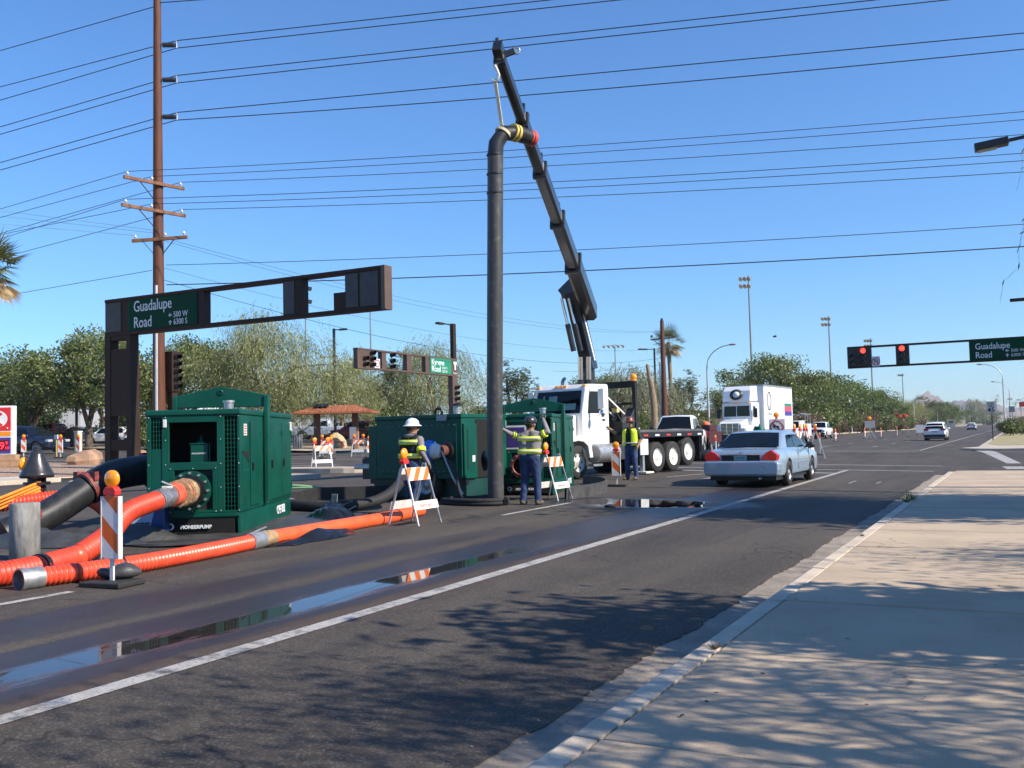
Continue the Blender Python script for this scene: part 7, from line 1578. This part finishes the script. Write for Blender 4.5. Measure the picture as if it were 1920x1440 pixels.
    for s in (-1, 1): m_.ball(hc+sd*.09*s+V((0, 0, -.005)), .025, 8, 6, (.6, 1, 1.3))
    m_.build('ear', mats['skin'], t)
    m_ = MB()
    for s in (-1, 1): m_.ball(hc+look*.092+sd*.036*s+V((0, 0, .02)), .02, 8, 6, (1.1, .7, .7))
    m_.build('sunglasses' if face else 'eye', TRIM, t); m_ = MB(); m_.ball(hc+look*.085+V((0, 0, -.05)), .022, 8, 6, (1.1, .7, .3)); m_.build('mouth', mat('lip', (.25, .1, .08), .6), t)
    return t
def band(t, z0, z1, a, b, m, yoff=0, name='hi_vis_band', x0=0):
    m_ = MB(); n = 26; vs = []
    for z, k in ((z0, 1), (z1, 1)):
        for j in range(n): th = 2*math.pi*j/n; c, s = math.cos(th), math.sin(th); vs.append((x0+a*math.copysign(abs(c)**.8, c), yoff+b*math.copysign(abs(s)**.8, s), z))
    m_.add(vs, [(j, (j+1) % n, n+(j+1) % n, n+j) for j in range(n)], 0, True); o = m_.build(name, m, t); so = o.modifiers.new('t', 'SOLIDIFY'); so.thickness = .008; so.offset = 1; return o
def armband(t, el0, el1, f0, f1, r, m):
    a = Vector(el0); b = Vector(el1); m_ = MB(); m_.tube([a.lerp(b, f0), a.lerp(b, f1)], r, 14, False); o = m_.build('sleeve_band', m, t); so = o.modifiers.new('t', 'SOLIDIFY'); so.thickness = .006; so.offset = 1
def triple(t, z, a, b, yoff=0):
    band(t, z-.045, z+.045, a, b, HIVIS, yoff); band(t, z-.015, z+.015, a+.006, b+.006, REFL, yoff, 'reflective_band')
# 1 walking away in a white full-brim helmet
aR = [(.30, -.02, 1.16), (.33, .12, .93)]; aL = [(-.27, .12, 1.18), (-.22, .32, 1.05)]
w1 = worker('person in a white full-brim helmet and navy vest walking away', (-10.14, 15.1, tz(-10)), R(-8), dict(armL=aL, armR=aR, legL=[(-.1, .1, .5), (-.11, .1, .09), (-.11, .25, .045)], legR=[(.11, .06, .49), (.13, -.12, .1), (.15, .06, .045)], lean=(.0, .05, 0), look=(.55, .8, -.1)),
            dict(legs=JEANS, torso=NAVY, sleeve=GREYSH, fore=GREYSH, hand=GLOVEG, boot=BOOTG, skin=SKIN), 'full', mat('white_helmet', (.8, .8, .78), .3, 0, .04, 4, coat=.4), (1.08, 1.08, 1.0))
triple(w1, 1.355, .226, .139, .043); triple(w1, 1.1, .214, .139, .012); armband(w1, (.2, .05, 1.40), aR[0], .62, .95, .076, HIVIS)
m_ = MB(); m_.tube([(-.1, .02, 1.47), (0, -.03, 1.475), (.1, .02, 1.47)], .035, 10); m_.build('collar', GREYSH, w1)
# 2 steadying the pipe
aL = [(-.33, -.03, 1.43), (-.45, -.16, 1.54)]; aR = [(.35, .06, 1.46), (.22, .16, 1.74)]
w2 = worker('person in a dark helmet and grey shirt, hands up steadying the black pipe', (-9.06, 17.96, tz(-9)), R(4), dict(armL=aL, armR=aR, legL=[(-.11, .04, .5), (-.13, -.04, .09), (-.14, .12, .045)], legR=[(.12, .05, .5), (.14, .02, .09), (.16, .17, .045)], lean=(0, .06, 0), look=(.25, .95, .1), curl=.015),
            dict(legs=JEANS2, torso=GREYSH, sleeve=GREYSH, fore=GREYSH, hand=GLOVEG, boot=BOOT, skin=SKIN), 'cap', mat('dark_helmet', (.025, .03, .03), .3, 0, .15, 5, coat=.4), (1.14, 1.14, 1.03))
triple(w2, 1.34, .230, .139, .05); triple(w2, 1.08, .214, .139, .012); armband(w2, (-.2, .06, 1.40), aL[0], .5, .62, .068, HIVIS); armband(w2, (-.2, .06, 1.40), aL[0], .72, .84, .064, HIVIS); armband(w2, (.2, .06, 1.40), aR[0], .35, .75, .072, HIVIS)
# 3 crane operator facing us
aR = [(.42, .06, 1.32), (.62, .16, 1.48)]; aL = [(-.31, .0, 1.14), (-.27, .15, .93)]
w3 = worker('person in a yellow vest, dark shirt and brown helmet working the crane levers', (-10.35, 27.35, tz(-10.4)), R(172), dict(armL=aL, armR=aR, legL=[(-.12, .03, .5), (-.14, .0, .09), (-.15, .15, .045)], legR=[(.12, .03, .5), (.14, .0, .09), (.17, .15, .045)], look=(-.35, .9, .05)),
            dict(legs=JEANS, torso=DGT, sleeve=DGT, fore=SKIN, hand=GLOVE, boot=BOOT, skin=SKIN), 'full', mat('brown_helmet', (.16, .045, .025), .4, 0, .15, 5, coat=.3), 1.06, True)
def vest(t):
    m_ = MB(); n = 30; rows = 9; vs = []; fs = []
    for i in range(rows):
        z = .98+(1.45-.98)*i/(rows-1); a = .245-.01*i/rows-(.05 if i == rows-1 else 0); b = .158
        for j in range(n): th = math.pi/2+.28+(2*math.pi-.56)*j/(n-1); c, s = math.cos(th), math.sin(th); vs.append((a*math.copysign(abs(c)**.8, c), b*math.copysign(abs(s)**.8, s)*(1 if i < rows-1 else .8), z))
    for i in range(rows-1):
        for j in range(n-1):
            z = .98+.47*i/(rows-1); x = vs[i*n+j][0]
            if z > 1.22 and abs(x) > .225: continue
            fs.append((i*n+j, i*n+j+1, (i+1)*n+j+1, (i+1)*n+j))
    m_.add(vs, fs, 0, True); o = m_.build('hi_vis_vest', HIVIS, t); so = o.modifiers.new('t', 'SOLIDIFY'); so.thickness = .01; so.offset = 1
    band(t, 1.03, 1.07, .262, .176, REFL, 0, 'reflective_band')
vest(w3)
# ------------------------------------------------------------------ fuel price sign, boulders, bus shelter, buildings
gx0, gy0 = pt(25, 39.5)   # right-hand edge of the sign
t = thing('price_sign', 'fuel price sign with a red and white emblem at the left edge', 'sign', (gx0, gy0, tz(gx0)+.12), R(33))
SRED = mat('sign_bright_red', (.62, .012, .02), .35, 0, .03, 3, coat=.3); SW_ = mat('sign_white', (.8, .8, .8), .4, 0, .03, 3)
m_ = MB(); m_.bx(-2.0, .0, -.15, .25, .52, 2.52); m_.build('cabinet', SW_, t, .01)
m_ = MB(); m_.bx(-1.93, -.07, -.165, -.14, 1.5, 2.45); m_.build('emblem_panel', SRED, t); m_ = MB(); m_.bx(-1.93, -.07, -.165, -.14, 1.28, 1.46); m_.build('orange_band', mat('sign_orange', (.8, .25, .01), .4), t); m_ = MB(); m_.bx(-1.93, -.07, -.165, -.14, .57, 1.22); pb = m_.build('price_panel', mat('sign_purple', (.055, .04, .25), .4), t)
m_ = MB(); c = (-.66, 1.98); n = 26; vs = [(c[0]+.47*math.cos(a), -.172, c[1]+.36*math.sin(a)) for a in np.linspace(0, 2*math.pi, n+1)[:-1]]; m_.add(vs, [tuple(range(n))[::1]]); e = m_.build('white_disc', SW_, t)
m_ = MB(); m_.bar((-.8, -.178, 1.98), (-.42, -.178, 2.2), .004, .11); m_.bar((-.8, -.178, 1.98), (-.40, -.178, 1.7), .004, .11); m_.bx(-.88, -.76, -.18, -.176, 1.68, 2.28); m_.build('letter_strokes', SRED, e); m_ = MB(); m_.ball((-.2, -.17, 1.6), .03, 8, 6); m_.build('registered_dot', SW_, e)
LED = mat('red_led', (.6, .02, .03), .4, emit=(1, .03, .06), estr=1.6)
m_ = MB(); m_.bx(-1.3, -.14, -.172, -.16, .68, 1.12); m_.build('display', mat('display_red', (.12, .0, .01), .4), pb)
text('3.19', .42, face_M((-.30, -.18, .74), (1, 0, 0), (0, 0, 1)), LED, pb, bold=.002, align='RIGHT'); text('9', .2, face_M((-.27, -.18, .92), (1, 0, 0), (0, 0, 1)), LED, pb); text('10', .16, face_M((-.29, -.18, .74), (1, 0, 0), (0, 0, 1)), LED, pb)
base = thing('brick_plinth', 'tan block plinth under the fuel price sign', 'plinth', (gx0, gy0, tz(gx0)+.12), R(33)); BR = mat('tan_block', (.42, .26, .15), .9, 0, .16, 5, .3, 40)
m_ = MB(); m_.bx(-2.28, .4, -.27, .37, .0, .24); m_.bx(-2.2, .14, -.24, .34, .24, .5); m_.build('mortar_core', mat('mortar', (.3, .23, .16), .95), base)
proto = None
for row, (x1, z0) in enumerate(((.44, .0), (.18, .26))):
    for k in range(9):
        xa = x1-.24*(k+1)-.02*row
        for (ya, yb2) in ((-.3, -.24), ):
            m_ = MB(); m_.bx(xa+.004, xa+.236, ya+.006*row, yb2+.02, z0+.004, z0+.25); m_.build('block', BR, base, .008)
    for k in range(3): m_ = MB(); m_.bx(x1-.05, x1, -.28+.21*k+.004, -.28+.21*k+.206, z0+.004, z0+.25); m_.build('block', BR, base, .008)
def boulder(label, px, d, sc, seed, m):
    x, y = pt(px, d); g = np.random.default_rng(seed); m_ = MB(); m_.ball((0, 0, .2), 1, 9, 6, sc); m_.sm = [False]*len(m_.sm); ph = g.uniform(0, 6, 6)
    m_.v = [(a*(1+.16*math.sin(3*b+ph[0])+.12*math.sin(5*c+ph[1])), b*(1+.14*math.sin(4*a+ph[2])), max(c*(1+.2*math.sin(2.5*a+ph[3])), -.1)) for a, b, c in m_.v]
    o = m_.build('boulder', m, loc=(x, y, tz(x)+.1), rotz=seed); return tag(o, label, 'boulder')
BO = mat('boulder_stone', (.40, .25, .16), .9, 0, .2, 2, .6, 10)
boulder('angular tan boulder on the gravel left of the sign column', 157, 42, (.72, .45, .52), 1, BO); boulder('pale boulder just left of the near pump roof line', 264, 39.5, (.36, .3, .45), 2, BO)
boulder('large pale round boulder under the bus shelter roof', 631, 72, (.75, .7, .85), 4, mat('pale_stone', (.45, .37, .22), .9, 0, .15, 2, .5, 10))
# bus shelter
x, y = pt(628, 69); t = thing('bus_shelter', 'bus shelter with terracotta metal roof and two brown posts', 'bus shelter', (x, y, tz(x)+.12), R(26)); bz = .25
TERR = mat('terracotta_metal', (.34, .12, .055), .55, 0, .12, 2, dirt=.15); SHB = mat('shelter_brown', (.075, .038, .026), .7, 0, .15, 3)
a, b = 2.85, 1.5; ze, zr = 2.35+bz, 2.85+bz; rg = 1.35
m_ = MB(); m_.add([(-a, -b, ze), (a, -b, ze), (a, b, ze), (-a, b, ze), (-rg, 0, zr), (rg, 0, zr)], [(0, 1, 5, 4), (1, 2, 5), (2, 3, 4, 5), (3, 0, 4)]); m_.add([(-a, -b, ze-.1), (a, -b, ze-.1), (a, b, ze-.1), (-a, b, ze-.1), (-a, -b, ze), (a, -b, ze), (a, b, ze), (-a, b, ze)], [(3, 2, 1, 0), (0, 1, 5, 4), (1, 2, 6, 5), (2, 3, 7, 6), (3, 0, 4, 7)]); ro = m_.build('roof', TERR, t)
for k in range(15):
    xx = -a+.2+k*(2*a-.4)/14; xr_ = max(min(xx, rg), -rg); f = 1 if abs(xx) <= rg else (a-abs(xx))/(a-rg); m_ = MB(); m_.bar((xx, -b, ze+.02), (xx, -b+b*f, ze+(zr-ze)*f+.02), .05, .05); m_.build('roof_rib', TERR, ro)
for k in range(5):
    yy = -b+.3+k*.6; f = 1-abs(yy)/b; m_ = MB(); m_.bar((a, yy, ze+.02), (a-(a-rg)*f, yy, ze+(zr-ze)*f+.02), .05, .05); m_.build('roof_rib', TERR, ro)
m_ = MB(); m_.bar((-.9, -.75, zr-.1), (-.9, -.2, zr+.1), 1.0, .05); m_.build('solar_panel', TINT, ro)
for xx in (-1.35, 1.4): m_ = MB(); m_.bx(xx-.2, xx+.2, -.2, .2, -.2, ze-.05); m_.build('post', SHB, t)
m_ = MB(); m_.bx(1.18, 1.62, -.24, .24, .0, 1.2); m_.build('post_plinth', mat('shelter_pink', (.3, .16, .11), .8), t)
m_ = MB(); m_.bx(-.5, .6, -.35, .1, .42, .5); m_.bx(-.4, -.32, -.3, .05, 0, .42); m_.bx(.42, .5, -.3, .05, 0, .42); m_.build('bench', mat('bench_red', (.2, .03, .025), .6), t)
x, y = pt(556, 64); t = thing('litter_bin', 'grey slatted litter bin left of the bus shelter', 'bin', (x, y, tz(x)+.12)); m_ = MB(); m_.lathe([(.001, 0), (.26, 0), (.3, .9), (.27, .9), (.25, .5), (.001, .5)], (0, 0, .1), 16); m_.build('basket', DARKGREY, t); m_ = MB()
for k in range(12): an = k*math.pi/6; m_.bar((.28*math.cos(an), .28*math.sin(an), .1), (.31*math.cos(an), .31*math.sin(an), 1.0), .05, .02)
m_.build('slat', GREYPAINT, t)
x, y = pt(660, 63); t = thing('timetable_board', 'small grey timetable board on a black post by the shelter', 'sign', (x, y, tz(x)+.12), R(20)); m_ = MB(); m_.bx(-.04, .04, -.03, .03, 0, 1.5); m_.build('post', BLACK, t); m_ = MB(); m_.bx(-.22, .22, -.06, -.03, .75, 1.55); m_.build('board', GREYPAINT, t)
x, y = pt(104, 55); t = thing('marker_post', 'yellow marker post beside the channelizers at far left', 'post', (x, y, tz(x)+.05)); m_ = MB(); m_.bx(-.05, .05, -.02, .02, 0, 1.0); m_.build('post', mat('marker_yellow', (.7, .5, .12), .6), t); m_ = MB(); m_.bx(-.13, .13, -.03, .03, 1.0, 1.25); m_.build('plate', DULLWHITE, t)
x, y = pt(145, 57); t = thing('utility_pedestal', 'cream utility box above the far channelizer', 'box', (x, y, tz(x)+.1)); m_ = MB(); m_.bx(-.16, .16, -.16, .16, .0, 1.35); m_.build('body', mat('cream_box', (.6, .5, .38), .7), t, .02); m_ = MB(); m_.bx(-.18, .18, -.18, .18, 1.35, 1.4); m_.build('cap', DULLWHITE, t)
# buildings
def house(label, px, d, w, dep, hw_, hr, wallc, roofc, rz, wins, dz=0., gable='x', name='house', flat=False):
    x, y = pt(px, d); t = thing(name, label, 'building', (x, y, tz(x)+dz), rz); WM = mat(f'wall_{px}', wallc, .85, 0, .05, .5); RM = mat(f'roof_{px}', roofc, .85, 0, .15, 1)
    m_ = MB(); m_.bx(-w/2, w/2, -dep/2, dep/2, -1, hw_); wo = m_.build('wall', WM, t)
    if flat: m_ = MB(); m_.bx(-w/2-.2, w/2+.2, -dep/2-.2, dep/2+.2, hw_, hw_+hr); m_.build('roof', RM, t)
    else:
        m_ = MB(); m_.prism([(-w/2+.01, hw_), (w/2-.01, hw_), (0, hw_+hr-.05)], -dep/2+.01, dep/2-.01, 'xz'); m_.build('gable', WM, t)
        m_ = MB(); o_ = .5
        for s in (-1, 1): m_.add([(0, -dep/2-o_, hw_+hr), (s*(w/2+o_), -dep/2-o_, hw_-hr*o_/(w/2)), (s*(w/2+o_), dep/2+o_, hw_-hr*o_/(w/2)), (0, dep/2+o_, hw_+hr), (0, -dep/2-o_, hw_+hr+.2), (s*(w/2+o_), -dep/2-o_, hw_-hr*o_/(w/2)+.2), (s*(w/2+o_), dep/2+o_, hw_-hr*o_/(w/2)+.2), (0, dep/2+o_, hw_+hr+.2)], [(0, 1, 2, 3), (7, 6, 5, 4), (0, 4, 5, 1), (1, 5, 6, 2), (2, 6, 7, 3)])
        m_.build('roof', RM, t)
    for (xa, xb, za, zb) in wins:
        m_ = MB(); m_.bx(xa-.1, xb+.1, -dep/2-.08, -dep/2-.01, za-.1, zb+.1); wo2 = m_.build('window', DULLWHITE, t); m_ = MB(); m_.bx(xa, xb, -dep/2-.1, -dep/2-.081, za, zb); m_.build('pane', TINT, wo2)
    return t
house('grey gabled house behind the left trees', 55, 128, 15, 12, 4.6, 3.0, (.42, .42, .43), (.1, .105, .12), R(40), [(-1.1, .1, 5.2, 6.3), (-5, -3.2, .8, 2.4), (3, 5, .8, 2.4)], .0)
house('long dark-roofed house behind the mesquite trunks', 150, 150, 20, 12, 2.4, 2.6, (.35, .33, .3), (.06, .065, .08), R(-55), [(-6, -4, .8, 2), (4, 6, .8, 2)], 0)
house('low white flat-roofed building with pale green panels behind the sign column', 232, 150, 26, 14, 4.2, .6, (.72, .72, .70), (.7, .7, .68), R(36), [(-6.5, -4.5, .4, 3.0), (-4, -1, .4, 3.0), (-.5, 2.5, .4, 3.0), (3, 6, .4, 3), (6.5, 9, .4, 3.0)], 0, flat=True, name='office_building')
house('beige house roof peeking over the right trees', 1662, 290, 8, 7, 6.8, 2.2, (.5, .42, .32), (.45, .36, .27), R(15), [(-2, 0, 2.4, 3.6), (2, 3.5, 2.4, 3.6)], .5)
house('small cream house at the far end of the road', 1789, 560, 8, 8, 4.5, 3, (.55, .47, .38), (.6, .52, .43), R(20), [(-3, -1, 1, 2.4)], .3)
house('cream delivery box parked at the far kerb', 1780, 400, 3.0, 6, 3.2, .15, (.62, .52, .38), (.62, .52, .38), R(5), [(-.9, .9, 1.9, 2.6)], .0, flat=True, name='delivery_box')
house('flat white building glimpsed between the trees behind the bus shelter', 560, 150, 34, 14, 3.6, .5, (.6, .6, .58), (.5, .5, .48), R(28), [(-10, -8, .8, 2.4), (-4, -2, .8, 2.4), (4, 6, .8, 2.4)], 0, flat=True, name='office_building')
x, y = pt(1920, 170); t = thing('fuel_canopy', 'red canopy edge at the far right edge of the picture', 'canopy', (x, y, .13)); m_ = MB(); m_.bx(-.9, 9, -4, 4, 4.3, 5.1); m_.build('canopy', SRED, t); m_ = MB(); m_.bx(1, 1.4, -.2, .2, 0, 4.3); m_.build('column', SW_, t)
house('low wall building behind the lorry trees', 1352, 130, 12, 8, 3.0, .4, (.33, .27, .22), (.3, .25, .2), R(15), [(-3, -1.5, 1, 2)], .2, flat=True, name='wall_building')
# work machine behind the flatbed: dark red equipment with an orange cover
x, y = pt(1322, 58); t = thing('trailer_machine', 'dark red machine with an orange cover left of the white lorry', 'machine', (x, y, tz(x)), R(170)); m_ = MB(); m_.bx(-1, 1, -2.5, 1.5, .7, 1.5); m_.bx(-.7, .5, -1.8, .5, 1.5, 1.95); m_.build('body', mat('machine_red', (.06, .008, .008), .5, 0, .2, 3), t, .05); m_ = MB(); m_.ball((.2, -.2, 2.0), .5, 12, 8, (1, 1.2, .45)); m_.build('cover', mat('orange_cover', (.75, .14, .05), .7), t); t.scale = (.45, .45, .85)
for s in (-1, 1):
    for yy in (-1.6, .6): wheel(t, s*.85, yy, .42, .42, .25, s)
# bird
bp_ = Vector((0, 0, 1.58)) + (fwd + rt*((1453-960)/1800) - up*((631-720)/1800))*70
m_ = MB(); m_.ball((0, 0, 0), .06, 8, 6, (2.4, 1, 1)); m_.add([(-.05, 0, .02), (.08, 0, .02), (.0, .32, .1), (-.12, .3, .06)], [(0, 1, 2, 3)]); m_.add([(-.05, 0, .02), (.08, 0, .02), (.0, -.32, .08), (-.12, -.3, .05)], [(3, 2, 1, 0)]); o = m_.build('bird', BLACK, loc=bp_, rotz=.5); tag(o, 'small dark bird in flight above the white lorry', 'bird')
# street litter and leaves on the near slabs
LEAFL = mat('fallen_leaf', (.03, .022, .016), .8, 0, .2, 20)
g = np.random.default_rng(77); n = 160; X_ = g.uniform(-1.8, 1.6, n); Y_ = g.uniform(3.6, 22, n); C_ = np.stack([X_, Y_, np.full(n, .142)], 1); th = g.uniform(0, 6.28, n); s_ = g.uniform(.008, .026, n)[:, None]
A_ = np.stack([np.cos(th), np.sin(th), g.uniform(-.1, .1, n)], 1)*s_; B_ = np.stack([-np.sin(th), np.cos(th), g.uniform(-.1, .3, n)], 1)*s_*.6
o = bpy.data.objects.new('leaf_litter', quads_mesh('leaf_litter', C_, A_, B_, LEAFL)); COL.objects.link(o); tag(o, 'tiny dark leaf bits scattered over the near pavement', 'leaf litter', kind='stuff')
# pebbles along the gutter and loose grit on the road edge
n = 900; X_ = -2.1-np.abs(g.normal(0, .22, n)); Y_ = g.uniform(3, 26, n); C_ = np.stack([X_, Y_, np.array([tz(v) for v in X_])+.006], 1); th = g.uniform(0, 6.28, n); s_ = g.uniform(.004, .013, n)[:, None]
A_ = np.stack([np.cos(th), np.sin(th), g.uniform(-.3, .3, n)], 1)*s_; B_ = np.stack([-np.sin(th), np.cos(th), g.uniform(.0, .6, n)], 1)*s_*.8
o = bpy.data.objects.new('gutter_grit', quads_mesh('gutter_grit', C_, A_, B_, mat('grit', (.25, .2, .16), .9, 0, .3, 30))); COL.objects.link(o); tag(o, 'loose grit lying along the near gutter', 'grit', kind='stuff')

# ------------------------------------------------------------------ haze
hm = bpy.data.materials.new('haze_air'); hm.use_nodes = True; nt = hm.node_tree; nt.nodes.clear()
ho_ = nt.nodes.new('ShaderNodeOutputMaterial'); pv = nt.nodes.new('ShaderNodeVolumePrincipled'); pv.inputs['Color'].default_value = (.80, .87, .96, 1); pv.inputs['Density'].default_value = 1.15e-4; pv.inputs['Anisotropy'].default_value = .1
nt.links.new(pv.outputs[0], ho_.inputs['Volume'])
o = MB().bx(-5010, 5010, -310, 6010, -1.5, 190).build('haze', hm); o['kind'] = 'stuff'; o['label'] = 'thin pale air haze over the whole place'
